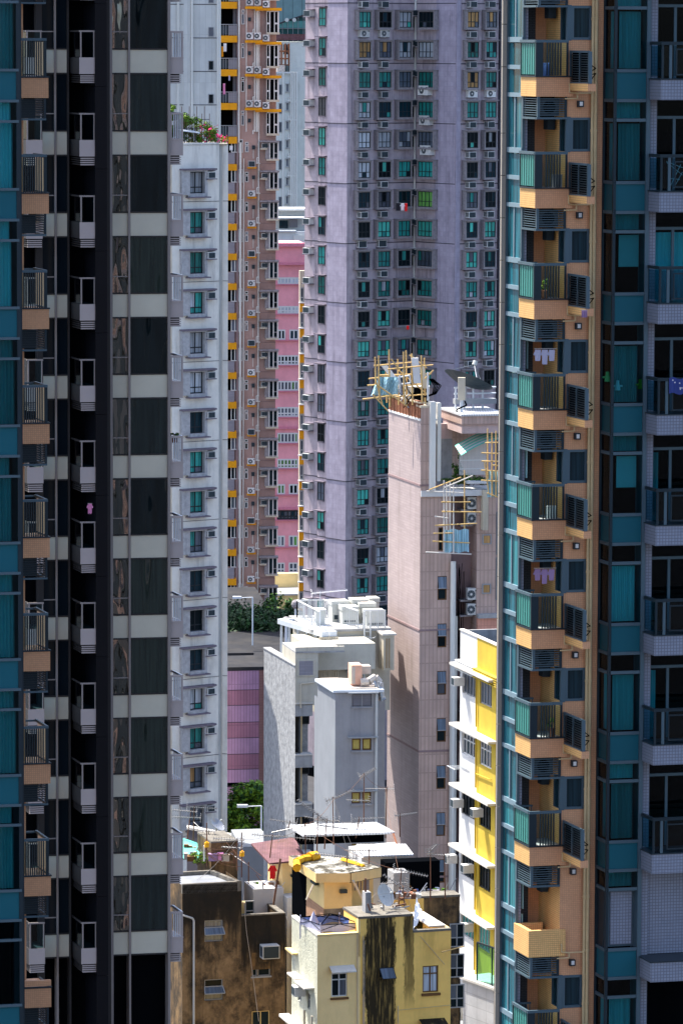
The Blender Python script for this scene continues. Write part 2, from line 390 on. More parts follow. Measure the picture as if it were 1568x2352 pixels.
mat('rough_plaster', (0.31, 0.315, 0.32), streak=0.5, dirt=(0.15, 0.15, 0.16), var=0.3, vscale=2.5, bump=0.025, bscale=2.5)
mat('grey_wall', (0.30, 0.295, 0.305), streak=0.6, dirt=(0.15, 0.15, 0.17), var=0.08, sx=0.8, sz_=0.1)
mat('grey_wall_light', (0.25, 0.265, 0.285), streak=0.6, dirt=(0.2, 0.22, 0.24), var=0.07, sx=1)
mat('stained', (0.21, 0.13, 0.06), streak=0.95, dirt=(0.022, 0.02, 0.017), var=0.35, vscale=1.4, blotch=0.85, bl=(0.42, 0.62), bls=0.9, sx=2.0, sz_=0.16, thr=(0.40, 0.62))
mat('stained_top', (0.17, 0.155, 0.13), streak=0.3, blotch=0.6, dirt=(0.06, 0.05, 0.04), var=0.3, vscale=2)
mat('roof_grey', (0.20, 0.21, 0.23), blotch=0.4, dirt=(0.16, 0.17, 0.18), bl=(0.45, 0.6), var=0.25, vscale=1.0)
mat('yellow_wall', (0.98, 0.70, 0.32), streak=0.35, dirt=(0.50, 0.36, 0.12), var=0.07, sx=0.9, sz_=0.12)
mat('yellow_strong', (0.98, 0.62, 0.17), streak=0.4, dirt=(0.38, 0.26, 0.08), var=0.09, sx=1.0, sz_=0.12)
mat('yellow_cream', (0.70, 0.53, 0.24), streak=0.35, dirt=(0.42, 0.32, 0.18), var=0.08, sx=1.2)
mat('soot', (0.36, 0.26, 0.09), streak=0.97, dirt=(0.013, 0.012, 0.010), var=0.4, vscale=2.0, blotch=0.96, bl=(0.36, 0.50), bls=0.9, sx=2.6, sz_=0.22, thr=(0.36, 0.52))
mat('greenish_wall', (0.48, 0.48, 0.38), streak=0.4, dirt=(0.2, 0.2, 0.15), var=0.15, vscale=1.5, bump=0.03)
mat('terracotta', (0.36, 0.21, 0.13), var=0.1, streak=0.2, tile=(0.3, 0.3), mortar=0.8)
mat('mossy_roof', (0.36, 0.34, 0.29), blotch=0.95, dirt=(0.035, 0.03, 0.02), bl=(0.44, 0.54), bls=1.3, var=0.35, vscale=2.2)
mat('orange_sealant', (0.72, 0.36, 0.02), var=0.25, vscale=3)
mat('asphalt', (0.05, 0.05, 0.055), var=0.15)
mat('podium', (0.022, 0.022, 0.025), var=0.3, blotch=0.4)  # near black: the shadow over the deck is painted in
mat('purple_tile', (0.35, 0.20, 0.31), rough=0.7, var=0.12, streak=0.45, dirt=(0.16, 0.10, 0.14), tile=(0.22, 3.0), mortar=0.7, msize=0.12)
mat('plum_tile', (0.28, 0.125, 0.18), rough=0.7, var=0.12, streak=0.45, dirt=(0.14, 0.07, 0.09), tile=(0.22, 3.0), mortar=0.7, msize=0.12)
mat('red_brown_tile', (0.22, 0.11, 0.10), rough=0.7, var=0.06, tile=(0.2, 0.2), mortar=0.7)
mat('rust', (0.22, 0.09, 0.05), var=0.4, vscale=5)
mat('rusty_sheet', (0.15, 0.07, 0.075), rough=0.6, var=0.3, vscale=2, blotch=0.5, dirt=(0.10, 0.05, 0.02), tile=(0.12, 5), mortar=0.5)
mat('bamboo', (0.60, 0.40, 0.16), rough=0.6, var=0.3, vscale=4)
mat('tarp_blue', (0.36, 0.60, 0.70), rough=0.7, var=0.1, tile=(0.16, 6), mortar=0.55, msize=0.2)
mat('canopy_blue', (0.10, 0.17, 0.42), rough=0.6, var=0.2, vscale=4)
mat('canopy_lilac', (0.42, 0.42, 0.55), rough=0.6, var=0.1)
mat('steel', (0.35, 0.36, 0.38), rough=0.35, var=0.1, metal=0.6)
mat('galv', (0.62, 0.66, 0.70), rough=0.4, var=0.1)
mat('unit_white', (0.55, 0.56, 0.52), rough=0.45, var=0.05)
mat('corrugated_white', (0.65, 0.66, 0.67), rough=0.4, var=0.06, tile=(0.15, 30), mortar=0.7, msize=0.3)
mat('tank_brown', (0.38, 0.26, 0.15), var=0.2)
mat('peach', (0.72, 0.42, 0.30), var=0.15, streak=0.3)
mat('duct', (0.50, 0.44, 0.38), rough=0.5, var=0.2)
mat('antenna', (0.22, 0.215, 0.21), rough=0.4, var=0.1, metal=0.5)
mat('mast_rust', (0.16, 0.08, 0.05), var=0.3)
mat('leaf_a', (0.075, 0.16, 0.018), rough=0.55, var=0.3, vscale=3, rnd_amt=0.2)
mat('leaf_b', (0.16, 0.26, 0.02), rough=0.5, var=0.3, vscale=3)
mat('leaf_c', (0.025, 0.07, 0.02), rough=0.6, var=0.3, vscale=3)
mat('leaf_d', (0.03, 0.055, 0.025), rough=0.6, var=0.3, vscale=3)
mat('petal', (0.85, 0.04, 0.20), var=0.2)
mat('bark', (0.12, 0.08, 0.05), var=0.3)
mat('red_cloth', (0.75, 0.03, 0.03), var=0.15)
mat('white_cloth', (0.75, 0.75, 0.76), var=0.05)
mat('dark_cloth', (0.03, 0.03, 0.04), var=0.1)
mat('pink_cloth', (0.70, 0.28, 0.48), var=0.1)
mat('purple_cloth', (0.30, 0.2, 0.35), var=0.2)
mat('blue_cloth', (0.04, 0.06, 0.22), var=0.1)
mat('green_cloth', (0.02, 0.14, 0.05), var=0.1)
mat('green_sheet', (0.12, 0.55, 0.42), rough=0.6, var=0.15)
mat('orange_plastic', (0.85, 0.42, 0.02), var=0.1)
mat('offwhite', (0.52, 0.49, 0.41), streak=0.5, dirt=(0.25, 0.20, 0.14), var=0.10, sx=1.4)
mat('strip_metal', (0.17, 0.25, 0.30), rough=0.4, var=0.05)
mat('clear_curtain', (0.32, 0.54, 0.55), var=0.08, vscale=0.4, rnd_amt=0.45)
mat('pale_curtain', (0.50, 0.58, 0.58), var=0.08, vscale=0.4, rnd_amt=0.4)
mat('blind_grey', (0.26, 0.25, 0.28), var=0.06, tile=(3, 0.1), mortar=0.8)
mat('frosted_amber', (0.42, 0.33, 0.09), rough=0.4, var=0.15, vscale=2)
mat('brown_wood', (0.16, 0.08, 0.03), var=0.2)
mat('far_glass_panel', (0.16, 0.26, 0.27), rough=0.2, var=0.1, tile=(1.6, 30), mortar=0.6, msize=0.05)
mat('far_glass_dark', (0.02, 0.09, 0.09), rough=0.2, var=0.2)
mat('lit_floor_green', (0.10, 0.28, 0.26), rough=0.3, var=0.1)  # interior light of the lit floor, painted as a paler green
mat('granite', (0.50, 0.50, 0.50), rough=0.6, var=0.12, tile=(0.9, 0.6), mortar=0.75, msize=0.03)
glass('teal_glass', (0.20, 0.56, 0.62), refl=0.0)
glass('blue_glass', (0.20, 0.48, 0.56), refl=0.01)
glass('rail_glass', (0.80, 0.96, 0.92), refl=0.01)
glass('green_rail', (0.25, 0.62, 0.50), refl=0.05)
opaque_glass('mirror_glass', (0.004, 0.007, 0.008), refl=0.05, wob=0.05, wscale=0.5, folds=0.5, fscale=3.0)
opaque_glass('strip_pane', (0.015, 0.11, 0.145), refl=0.08, folds=0.6, fscale=4)
opaque_glass('strip_pane_b', (0.03, 0.19, 0.22), refl=0.08, folds=0.6, fscale=7)
opaque_glass('mirror_glass_c', (0.012, 0.018, 0.017), refl=0.06, wob=0.05, wscale=0.5, folds=0.35, fscale=6)
opaque_glass('mirror_glass_d', (0.020, 0.028, 0.023), refl=0.06, wob=0.06, wscale=0.5, folds=0.3, fscale=9)
opaque_glass('mirror_glass_b', (0.03, 0.026, 0.018), refl=0.14, wob=0.12, wscale=0.8, folds=0.6, fscale=5.0)
opaque_glass('night_glass', (0.003, 0.007, 0.012), refl=0.0)
opaque_glass('pane_dark', (0.006, 0.013, 0.017), refl=0.0, rnd_amt=0.6)
opaque_glass('pane_blue', (0.008, 0.028, 0.040), refl=0.01, folds=0.4)
opaque_glass('pane_teal', (0.02, 0.20, 0.18), refl=0.03, folds=0.6, rnd_amt=0.5)
opaque_glass('pane_green', (0.10, 0.26, 0.06), refl=0.03, folds=0.5, rnd_amt=0.4)
opaque_glass('pane_aqua', (0.06, 0.42, 0.34), refl=0.03, folds=0.3, rnd_amt=0.4)
opaque_glass('pane_pale', (0.34, 0.38, 0.42), refl=0.04, folds=0.45, rnd_amt=0.4)
opaque_glass('pane_warm', (0.34, 0.20, 0.08), refl=0.03, folds=0.4, rnd_amt=0.4)
opaque_glass('pane_slate', (0.07, 0.09, 0.12), refl=0.06, folds=0.4, rnd_amt=0.4)
opaque_glass('pane_navy', (0.03, 0.045, 0.13), refl=0.04, folds=0.3)

# ---------------- shared small things (local: x along the wall, -y outward, z up) ----------------
_cache = {}
def cached(key, fn):
    if key not in _cache: _cache[key] = fn()
    return _cache[key]
def window_meshes(w_, h_, cols=2, split=0.35, fm='frame_black', panes=None, ft=0.05, surround=None, depth=0.0, seed=0, left_extra=0.0, roof=0.0):
    """frame and pane meshes; origin is the lower left of the glazing, pane plane at y=-depth"""
    key = ('win', round(w_, 2), round(h_, 2), cols, split, fm, tuple(panes or ()), surround, depth, seed, left_extra, roof, ft)
    def mk():
        r = random.Random(seed*31+7); fr = MB(); pn = MB(); y = -depth
        F_ = M[fm]
        xs = [w_*i/cols for i in range(cols+1)]
        zs = [0, h_*split, h_] if split else [0, h_]
        fr.box(0, w_, y-0.05, y+0.01, -0.0, ft, F_); fr.box(0, w_, y-0.05, y+0.01, h_-ft, h_, F_)
        for i, x in enumerate(xs):
            a = min(max(x-ft/2, 0), w_-ft); fr.box(a, a+ft, y-0.052, y+0.01, ft, h_-ft, F_)
        if split: fr.box(ft, w_-ft, y-0.048, y+0.01, h_*split-ft/2, h_*split+ft/2, F_)
        P_ = panes or ['pane_dark']
        base = r.choice(P_)
        for j in range(len(zs)-1):
            for i in range(cols):
                pm = base if r.random() < 0.7 else r.choice(P_)
                x0, x1 = xs[i], xs[i+1]
                pn.poly([(x0, y-0.01, zs[j]), (x1, y-0.01, zs[j]), (x1, y-0.01, zs[j+1]), (x0, y-0.01, zs[j+1])], M[pm])
        if surround:
            sm = M[surround]; t = 0.12; d = depth
            fr.box(-t, 0, -d-0.12, 0.02, -t, h_+t, sm); fr.box(w_, w_+t, -d-0.12, 0.02, -t, h_+t, sm)
            fr.box(0, w_, -d-0.12, 0.02, -t, 0, sm); fr.box(0, w_, -d-0.12, 0.02, h_, h_+t, sm)
            fr.box(-t-0.08-left_extra*0, w_+t+0.04, -d-0.16, 0.02, -t-0.07, -t, sm); fr.box(-t-0.05, w_+t+0.05, -d-0.2-roof, 0.02, h_+t, h_+t+0.07, sm)
        return fr.mesh('window'), pn.mesh('pane')
    return cached(key, mk)
def put_window(rt, W, s_, z_, o=0.02, **k):
    f, p = window_meshes(**k)
    ob = inst('window', f, rt, W.P(s_, z_, o), W.a); sub('pane', p, ob); return ob
def ac_mesh(w_=0.62, h_=0.42, d_=0.5, shelf=True, style=0):
    def mk():
        b = MB(); a = M['ac_white']; k = M['ac_dark']
        b.box(0, w_, -d_, 0, 0, h_, a)
        b.box(0.04, w_-0.04, -d_-0.012, -d_, 0.04, h_-0.04, k)
        for i in range(3):
            y = -d_+0.08+i*(d_-0.14)/3
            b.box(-0.012, 0, y, y+(d_-0.14)/3*0.62, 0.08, h_-0.06, k)
        if shelf:
            b.box(-0.1, w_+0.1, -d_-0.05, 0, -0.07, -0.012, M['box_side'])
        if style == 1: b.box(-0.12, w_+0.12, -d_*0.6, 0, h_+0.06, h_+0.11, M['box_side'])
        return b.mesh('air_conditioner')
    return cached(('ac', w_, h_, d_, shelf, style), mk)
def condenser_mesh(w_=0.8, h_=0.6, d_=0.32):
    def mk():
        b = MB(); b.box(0, w_, -d_, 0, 0.04, h_, M['ac_white'])
        b.box(0.05, 0.12, -d_, 0, 0, 0.04, M['ac_dark']); b.box(w_-0.12, w_-0.05, -d_, 0, 0, 0.04, M['ac_dark'])
        c = Vector((w_*0.38, -d_, h_*0.52)); r = h_*0.36
        b.disc(c, (0, -1, 0), r, M['frame_grey'], 18, 0.015); b.disc(c+Vector((0, -0.015, 0)), (0, -1, 0), r*0.88, M['ac_dark'], 18, 0.006)
        for k in range(5):
            a = k*math.pi/5; dv = Vector((math.cos(a), 0, math.sin(a)))*r*0.9
            b.tube(c+dv+Vector((0, -0.026, 0)), c-dv+Vector((0, -0.026, 0)), 0.01, M['frame_grey'], 4)
        b.disc(c+Vector((0, -0.03, 0)), (0, -1, 0), r*0.28, M['ac_white'], 12, 0.01)
        b.box(w_*0.82, w_*0.95, -d_-0.01, -d_, h_*0.75, h_*0.88, M['ac_dark'])
        return b.mesh('condenser')
    return cached(('cond', w_, h_, d_), mk)

# =====================================================================
#  ground and far backdrop
# =====================================================================
def ground():
    b = MB(); S_ = 2500
    b.poly([(-S_, -S_, 0), (S_, -S_, 0), (S_, S_, 0), (-S_, S_, 0)], M['asphalt'])
    o = b.build('ground', org=(0, 0, 0)); tag(o, kind='structure')
ground()

def curtain(mb, p, q, z0, z1, m, n=26, amp=0.03, gather=0.0):
    p = Vector(p); q = Vector(q); d = q-p; nn = Vector((d.y, -d.x)).normalized(); pts = []
    for i in range(n+1):
        t = i/n; a = p + d*t + nn*(amp*(1 if i % 2 else -1)*rnd.uniform(0.4, 1.0)); pts.append(a)
    for a, c in zip(pts, pts[1:]):
        mb.poly([(a.x, a.y, z0), (c.x, c.y, z0), (c.x, c.y, z1), (a.x, a.y, z1)], m)

# =====================================================================
#  right residential tower: orange tiles, teal bay windows
# =====================================================================
def right_tower():
    F = Fr(1230, 222, 126, 14, 0.32)
    def Wd(u, v, s):           # w on the side plane through s
        ang = math.degrees(math.atan2(-F.es.y, -F.es.x)); return -Wall(F.xy(s, 0), ang).S(u, v)
    zA = F.Z(1230, 222, 0); zB = F.Z(1211, 1990, 0); pitch = (zA-zB)/7; zP = F.Z(1209, 2200, 0)
    rt = root('apartment_tower', (*F.xy(1.5, 2), 0), 'tall near tower with orange tiled balconies, pale twin pipes and teal glass bays', 'building')
    ZT = 92.0
    OT, OE, SM, DM = M['orange_tile'], M['orange_tile_sunlit'], M['slate_metal'], M['dark_metal']
    sC = F.S(1303, 110, 0.1); sR = F.S(1383, 110, 0.1)
    w2 = Wd(1252, 200, sC); sCol0 = F.S(1201, 200, 1.25); sCol1 = F.S(1211, 200, 1.25)
    wcur = Wd(1167, 200, sCol0)
    sB0 = F.S(1388, 200, 0.1); wB = Wd(1411, 200, sB0); sB1 = F.S(1484, 200, wB); sPi0 = F.S(1491, 200, wB+.15); sPi1 = F.S(1507, 200, wB+.15)
    # ---- walls
    # orange front wall with one window opening per floor
    Wf = Wall(F.xy(0, 0.1), F.af)
    def fl(i): return zA - i*pitch
    levels = [(i, fl(i), 'n') for i in range(-1, 8)] + [(8, zP, 'p'), (9, zP-pitch, 'n')]
    hs = [(sC+.10, F.S(1357, 110, .1), z+1.60, z+2.56) for i, z, k in levels if k == 'n']
    b = MB(); b.facade(Wf, sC, sR, 0, ZT, hs, OT, depth=0.12, mr=SM)
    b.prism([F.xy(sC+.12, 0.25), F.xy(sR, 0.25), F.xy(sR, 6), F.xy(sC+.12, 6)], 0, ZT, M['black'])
    # right return of the orange wall
    b.prism([F.xy(sR, 0.1), F.xy(sR+.02, 0.1), F.xy(sR+.02, 0.6), F.xy(sR, 0.6)], 0, ZT, OT)
    # left facing return, sunlight painted into its tile colour
    Ws = Wall(F.xy(sC, w2), math.degrees(math.atan2(-F.es.y, -F.es.x)))
    L = w2-0.1
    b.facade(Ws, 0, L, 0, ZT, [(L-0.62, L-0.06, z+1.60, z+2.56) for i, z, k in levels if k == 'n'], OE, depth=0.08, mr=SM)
    # recessed front facing wall and tiled column
    W2 = Wall(F.xy(0, w2), F.af); s2 = F.S(1228, 200, w2)
    b.facade(W2, s2, sC+.02, 0, ZT, [], OT); b.build('orange_wall', rt, org=(*F.xy(sC, .1), 0))
    b = MB(); b.facade(W2, sCol0+.06, s2, 0, ZT, [], M['dark_tile'])
    F.box(b, sCol0+.035, sCol1, 1.25, 1.34, 0, ZT, M['blue_tile']); F.box(b, sCol0-.03, sCol0+.035, 1.22, 1.3, 0, ZT, SM)
    b.build('blue_tiled_pier', rt, org=(*F.xy(sCol0, 1.3), 0))
    # solid core that hides what lies behind
    b = MB(); q0 = F.xy(sCol0+.35, w2+.05); b.prism([q0, F.xy(9, w2+.05), F.xy(9, 9), q0*1.065], 0, ZT, M['dark_tile']); b.build('core_wall', rt, org=(*F.xy(3, 5), 0))
    # ---- left glass strip (faces left) with members, per floor
    Wc = Wall(F.xy(sCol0, wcur), math.degrees(math.atan2(-F.es.y, -F.es.x))); Lc = wcur-1.25
    def members(z):
        b = MB()
        for zz, t in ((1.60, .075), (0.82, .06), (0.03, .06)):
            b.wbox(Wc, 0, Lc, z+zz-t, z+zz+t, -0.05, 0.05, M['strip_metal'])
        b.wbox(Wc, Lc*.47, Lc*.53, z-1.47, z-.03, -0.04, 0.03, M['strip_metal'])
        return b
    b = MB(); b.wbox(Wc, 0, Lc, z0 := 0, ZT, -1.0, -0.9, M['black']); b.wbox(Wc, -.06, .04, 0, ZT, -.06, .06, SM); b.build('curtain_wall_mullion', rt)
    for i, z, k in levels:
        if k == 'p': z = fl(8)
        if i == 9: z = fl(9)
        o = members(z).build('transom', rt); sp_ = rnd.choice(['strip_pane', 'strip_pane', 'strip_pane_b'])
        g = MB()
        g.poly([Wc.P(0, z-1.5), Wc.P(Lc, z-1.5), Wc.P(Lc, z-.03), Wc.P(0, z-.03)], M[sp_]); g.poly([Wc.P(0, z+.88), Wc.P(Lc, z+.88), Wc.P(Lc, z+1.5), Wc.P(0, z+1.5)], M[sp_])
        wn = o; g.build_faces('pane', o, Vector(o['w']))
        g = MB(); r = rnd.random()
        xx = [0.1, 0.75] if r < .35 else ([.3, 1.0] if r < .6 else [0, 1])
        curtain(g, Wc.xy(Lc*xx[0], -.18), Wc.xy(Lc*xx[1], -.18), z+.9, z+1.5, M['clear_curtain'], 14, .02)
        if rnd.random() < .6: curtain(g, Wc.xy(0, -.2), Wc.xy(Lc*rnd.choice([.4, 1]), -.2), z-1.5, z-.1, M['clear_curtain'], 16, .02)
        c = g.build('curtain', wn, org=Vector(wn['w']))
        g = MB(); g.wbox(Wc, 0, Lc, z+.06, z+.78, -.03, 0, M['strip_pane']); g.build('spandrel_panel', rt)
    # beige metal column in panels, and the dark cleaning rail beside it
    b = MB(); s0 = F.S(1153, 200, wcur); s1 = F.S(1167, 200, wcur)
    zz = 0
    while zz < ZT:
        h_ = 1.22 if int(zz*10) % 2 else 1.9
        F.box(b, s0, s1+.02, wcur, wcur+.1, zz, zz+h_-0.02, M['beige_metal']); zz += h_
    b.build('metal_column', rt, org=(*F.xy(s0, wcur), 0))
    # twin drain pipes
    b = MB()
    for u_, r_ in ((1360.5, .042), (1368, .05)):
        s_ = F.S(u_, 110, -.02); x, y = F.xy(s_, -.02); b.tube((x, y, 0), (x, y, ZT), r_, M['pale_pipe'], 8)
        z = 0.7
        while z < ZT: b.tube((x, y, z), (x, y, z+.07), r_*1.25, M['pale_pipe'], 8); z += pitch/2
    b.build('drain_pipe', rt, org=(*F.xy(sR, 0), 0))
    # ---- balcony of one floor
    sE = F.S(1316, 210, 0.0); wl = Wd(1195, 200, 0)
    sG = F.S(1304, 130, 0.0)
    def ledge(z, h0, h1):
        b = MB(); b.prism([F.xy(0, 0), F.xy(sE, 0), F.xy(sE, .14), F.xy(sE, wl), F.xy(0, wl)], z+h0, z+h1, OT)
        b.fm[3+1] = b.mi(OE)      # left side, in the tile with sunlight painted in
        return b
    made = None
    def balcony(z):
        parts = []
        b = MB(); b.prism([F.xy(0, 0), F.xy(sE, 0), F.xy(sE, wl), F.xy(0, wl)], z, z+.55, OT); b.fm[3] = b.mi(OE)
        F.box(b, -.03, sE+.02, -.03, .06, z+.55, z+.59, DM); F.box(b, -.03, .06, .06, wl, z+.55, z+.59, DM); F.box(b, .06, sE, .06, wl, z+.55, z+.57, M['frame_grey'])
        bal = b.build('balcony', rt, org=F.P(0, 0, z)); parts.append(bal)
        b = MB()
        F.box(b, -.03, sG, -.04, .03, z+1.52, z+1.60, SM); F.box(b, -.04, .03, .03, wl, z+1.52, z+1.60, SM); F.box(b, .03, sG*.55, wl-.07, wl, z+1.52, z+1.57, SM)
        F.box(b, -.02, .06, -.02, .04, z+.59, z+1.52, DM); F.box(b, sG-.05, sG, -.02, .03, z+.59, z+1.52, DM); F.box(b, .06, .20, -.012, .0, z+.59, z+1.52, DM)
        F.box(b, -.02, .03, wl-.05, wl, z+.59, z+1.52, DM)
        for k in range(6):
            s_ = .30 + k*(sG-.46)/6; F.box(b, s_, s_+.03, -.03, .01, z+.60, z+1.52, DM)
        for k in range(5):
            s_ = .12+k*.09; F.box(b, s_, s_+.02, wl-.05, wl-.03, z+.6, z+1.52, SM)
        rl = b.build('railing', bal, org=Vector(bal['w']))
        b = MB(); b.poly([F.P(.06, .02, z+.62), F.P(sG-.05, .02, z+.62), F.P(sG-.05, .02, z+1.5), F.P(.06, .02, z+1.5)], M['rail_glass'])
        n = 12                                     # ribbed glass on the left side
        for k in range(n):
            w0 = .06+k*(wl-.12)/n; w1 = w0+(wl-.12)/n
            b.poly([F.P(0, w1, z+.62), F.P(-.012 if k % 2 else .012, w0, z+.62), F.P(-.012 if k % 2 else .012, w0, z+1.5), F.P(0, w1, z+1.5)], M['ribbed_glass'])
        b.build('glass_panel', bal, org=Vector(bal['w']))
        for k in range(6):
            pass
        return parts
    def grille(z):
        b = MB(); g1 = F.S(1301, 240, 0.05)
        F.box(b, .06, .13, .04, .1, z-.60, z, SM); F.box(b, g1-.06, g1, .04, .1, z-.60, z, DM); F.box(b, .04, .08, wl-.1, wl-.04, z-.6, z, SM)
        F.box(b, .04, g1, .03, .12, z-.64, z-.58, SM); F.box(b, .03, .10, .12, wl-.03, z-.64, z-.58, SM)
        for k in range(8):
            zz = z-.055-k*.066
            F.box(b, .13, g1-.06, .06, .085, zz-.016, zz+.006, SM); F.box(b, .06, .085, .1, wl-.1, zz-.016, zz+.006, SM)
        F.box(b, .1, g1, wl-.2, wl-.15, z-.6, z, M['black'])
        gr = b.build('air_conditioner_grille', rt, org=F.P(0, 0, z-.6))
        b = MB(); F.box(b, .25, g1-.12, .35, .7, z-.55, z-.06, M['ac_dark'])
        c = F.P(.52, .35, z-.3); b.disc(c, F.P(0, -1, 0)-F.P(0, 0, 0), .19, M['black'], 14, .012); b.build('condenser', gr, org=Vector(gr['w']))
        return [gr]
    sP0 = F.S(1307, 160, .1); wN = Wd(1352, 160, sP0); sP1 = F.S(1368, 160, wN)
    def platform(z):
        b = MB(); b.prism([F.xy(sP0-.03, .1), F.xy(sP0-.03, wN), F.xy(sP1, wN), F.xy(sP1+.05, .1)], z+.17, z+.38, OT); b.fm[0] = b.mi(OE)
        pl = b.build('tiled_shelf', rt, org=F.P(sP0, .1, z))
        b = MB()
        for (w0, w1) in ((wN, wN+.06), (.0, .06)):
            F.box(b, sP0-.02, sP0+.04, w0, w1, z+.38, z+1.28, SM)
        F.box(b, sP0-.02, sP0+.20, wN-.01, wN+.03, z+.38, z+1.28, DM) if False else F.box(b, sP0-.02, sP0+.075, wN-.02, wN+.06, z+.38, z+1.28, SM)
        F.box(b, sP0-.02, sP0+.03, wN, .06, z+1.24, z+1.30, SM); F.box(b, sP0-.02, sP0+.03, wN, .06, z+.38, z+.42, SM); mid = (wN+.03)/2; F.box(b, sP0-.02, sP0+.03, mid-.02, mid+.02, z+.4, z+1.26, SM)
        for k in range(12):
            zz = z+.46+k*.066; F.box(b, sP0-.015, sP0+.01, wN+.06, .0, zz-.018, zz+.012, DM)
        F.box(b, sP0+.04, sP0+.06, wN+.08, -.02, z+.4, z+1.26, M['black'])
        b.build('louvre', pl, org=Vector(pl['w']))
        b = MB(); F.box(b, sP0+.12, sP1-.02, wN+.25, -.2, z+.42, z+1.12, M['ac_dark'] if False else M['ac_white']); F.box(b, sP0+.10, sP0+.12, wN+.35, -.3, z+.5, z+1.05, M['black'])
        for a, c in ((.15, .55), (.6, .9)): b.path([F.P(sP1-.03, wN+.24, z+.4+a*.8), F.P(sP1+.03, wN+.1, z+.45+c*.4), F.P(sP1+.02, 0, z+.5)], .015, M['black'], 5)
        b.build('condenser', pl, org=Vector(pl['w']))
        return [pl]
    def drains(z):
        b = MB(); s_ = F.S(1286, 200, 0); P_ = lambda u, v, w_=-.03: F.P(F.S(u, v, w_), w_, F.Z(u, v, w_) + (z-zA))
        b.path([P_(1305, 193), P_(1307, 194), P_(1307, 212), P_(1322, 214), P_(1360, 214)], .022, M['pale_pipe'], 6)
        b.path([P_(1296, 227), P_(1325, 226), P_(1325, 214)], .02, M['pale_pipe'], 6)
        return [b.build('branch_pipe', rt)]
    def vent(z):
        b = MB(); w_ = .08; P_ = lambda u, v: (F.S(u, v, w_), F.Z(u, v, w_)+(z-zA))
        s0, z1 = P_(1324, 231); s1, z0 = P_(1336, 246)
        F.box(b, s0, s1, -.06, .1, z0, z1, DM); F.box(b, s0+.03, s1-.04, -.075, -.06, z0+.04, z1-.03, M['ac_white'])
        return [b.build('vent_cowl', rt)]
    def wall_window(z):
        s0 = sC+.10; s1 = F.S(1357, 110, .1); b = MB(); z0, z1 = z+1.60, z+2.56; t = .07
        for (a, c, d, e) in ((s0, s1, z0, z0+t), (s0, s1, z1-t, z1), (s0, s0+t, z0+t, z1-t), (s1-t, s1, z0+t, z1-t)): F.box(b, a, c, .08, .2, d, e, SM)
        F.box(b, sC-.03, sC+.10, .085, .2, z0-.02, z1+.02, SM)
        wn = b.build('window', rt, org=F.P(s0, .1, z0)); b = MB()
        b.poly([F.P(s0+t, .16, z0+t), F.P(s1-t, .16, z0+t), F.P(s1-t, .16, z1-t), F.P(s0+t, .16, z1-t)], M['pane_blue'])
        b.poly([Ws.P(L-.62, z0, -.05), Ws.P(L-.06, z0, -.05), Ws.P(L-.06, z1, -.05), Ws.P(L-.62, z1, -.05)], M['pane_blue']); b.build('pane', wn, org=Vector(wn['w']))
        return [wn]
    # dark lamp box under the balcony slab
    def lampbox(z):
        b = MB(); F.box(b, F.S(1257, 280, .9), F.S(1274, 280, .9), .9, 1.25, z-.95, z-.62, DM); return [b.build('vent_box', rt)]
    first = {}
    for nm, fn in (('bal', balcony), ('gr', grille), ('pl', platform), ('dr', drains), ('ve', vent), ('wi', wall_window), ('lb', lampbox)): first[nm] = fn(zA)
    for i, z, k in levels:
        if i == 0: continue
        for nm in first:
            if k == 'p' and nm in ('bal', 'pl', 'wi', 'lb'): continue
            copyz(first[nm], z-zA)
    # planter ledge of the lowest stage
    b = MB(); z = zP; h = .78
    o_ = [(0, 0), (sE, 0), (sE, wl), (0, wl)]
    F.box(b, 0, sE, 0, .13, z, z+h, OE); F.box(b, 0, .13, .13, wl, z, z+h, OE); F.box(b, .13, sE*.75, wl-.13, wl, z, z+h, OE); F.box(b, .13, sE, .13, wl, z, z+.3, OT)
    b.build('planter_ledge', rt)
    # ---- teal bay
    def bay(z, kind):
        b = MB()
        for zz in (.74, -.10, -.65):
            F.box(b, sB0-.02, sB1, wB-.03, wB+.03, z+zz-.045, z+zz+.045, SM); F.box(b, sB0-.04, sB0+.02, wB+.03, .1, z+zz-.045, z+zz+.045, SM)
        F.box(b, sB0-.03, sB0+.05, wB-.03, wB+.05, z-.65, z+pitch-.65, DM)
        bb = b.build('bay_window', rt, org=F.P(sB0, wB, z-.65)); og = Vector(bb['w'])
        gm = M['teal_glass']; g = MB()
        def pan(z0, z1, m):
            g.poly([F.P(sB0+.05, wB, z0), F.P(sB1, wB, z0), F.P(sB1, wB, z1), F.P(sB0+.05, wB, z1)], m)
            g.poly([F.P(sB0, .1, z0), F.P(sB0, wB+.05, z0), F.P(sB0, wB+.05, z1), F.P(sB0, .1, z1)], m)
        pan(z-.6, z-.14, gm)
        if kind == 'p':
            g2 = MB(); F.box(g2, sB0+.05, sB1, wB+.25, wB+.3, z+.78, z+pitch-.7, SM); F.box(g2, sB0+.2, sB1-.1, wB+.2, wB+.25, z+.85, z+pitch-.75, M['blue_tile']); F.box(g2, sB0, sB0+.08, wB+.2, .1, z+.78, z+pitch-.7, DM); g2.build('tiled_infill', bb, org=og)
        else: pan(z+.78, z+pitch-.69, gm)
        g.build_faces('pane', bb, og)
        g = MB(); F.box(g, sB0+.04, sB1, wB+.01, wB+.04, z-.06, z+.7, M['teal_panel']); F.box(g, sB0-.0, sB0+.03, wB+.04, .1, z-.06, z+.7, M['teal_panel']); g.build('spandrel_panel', bb, org=og)
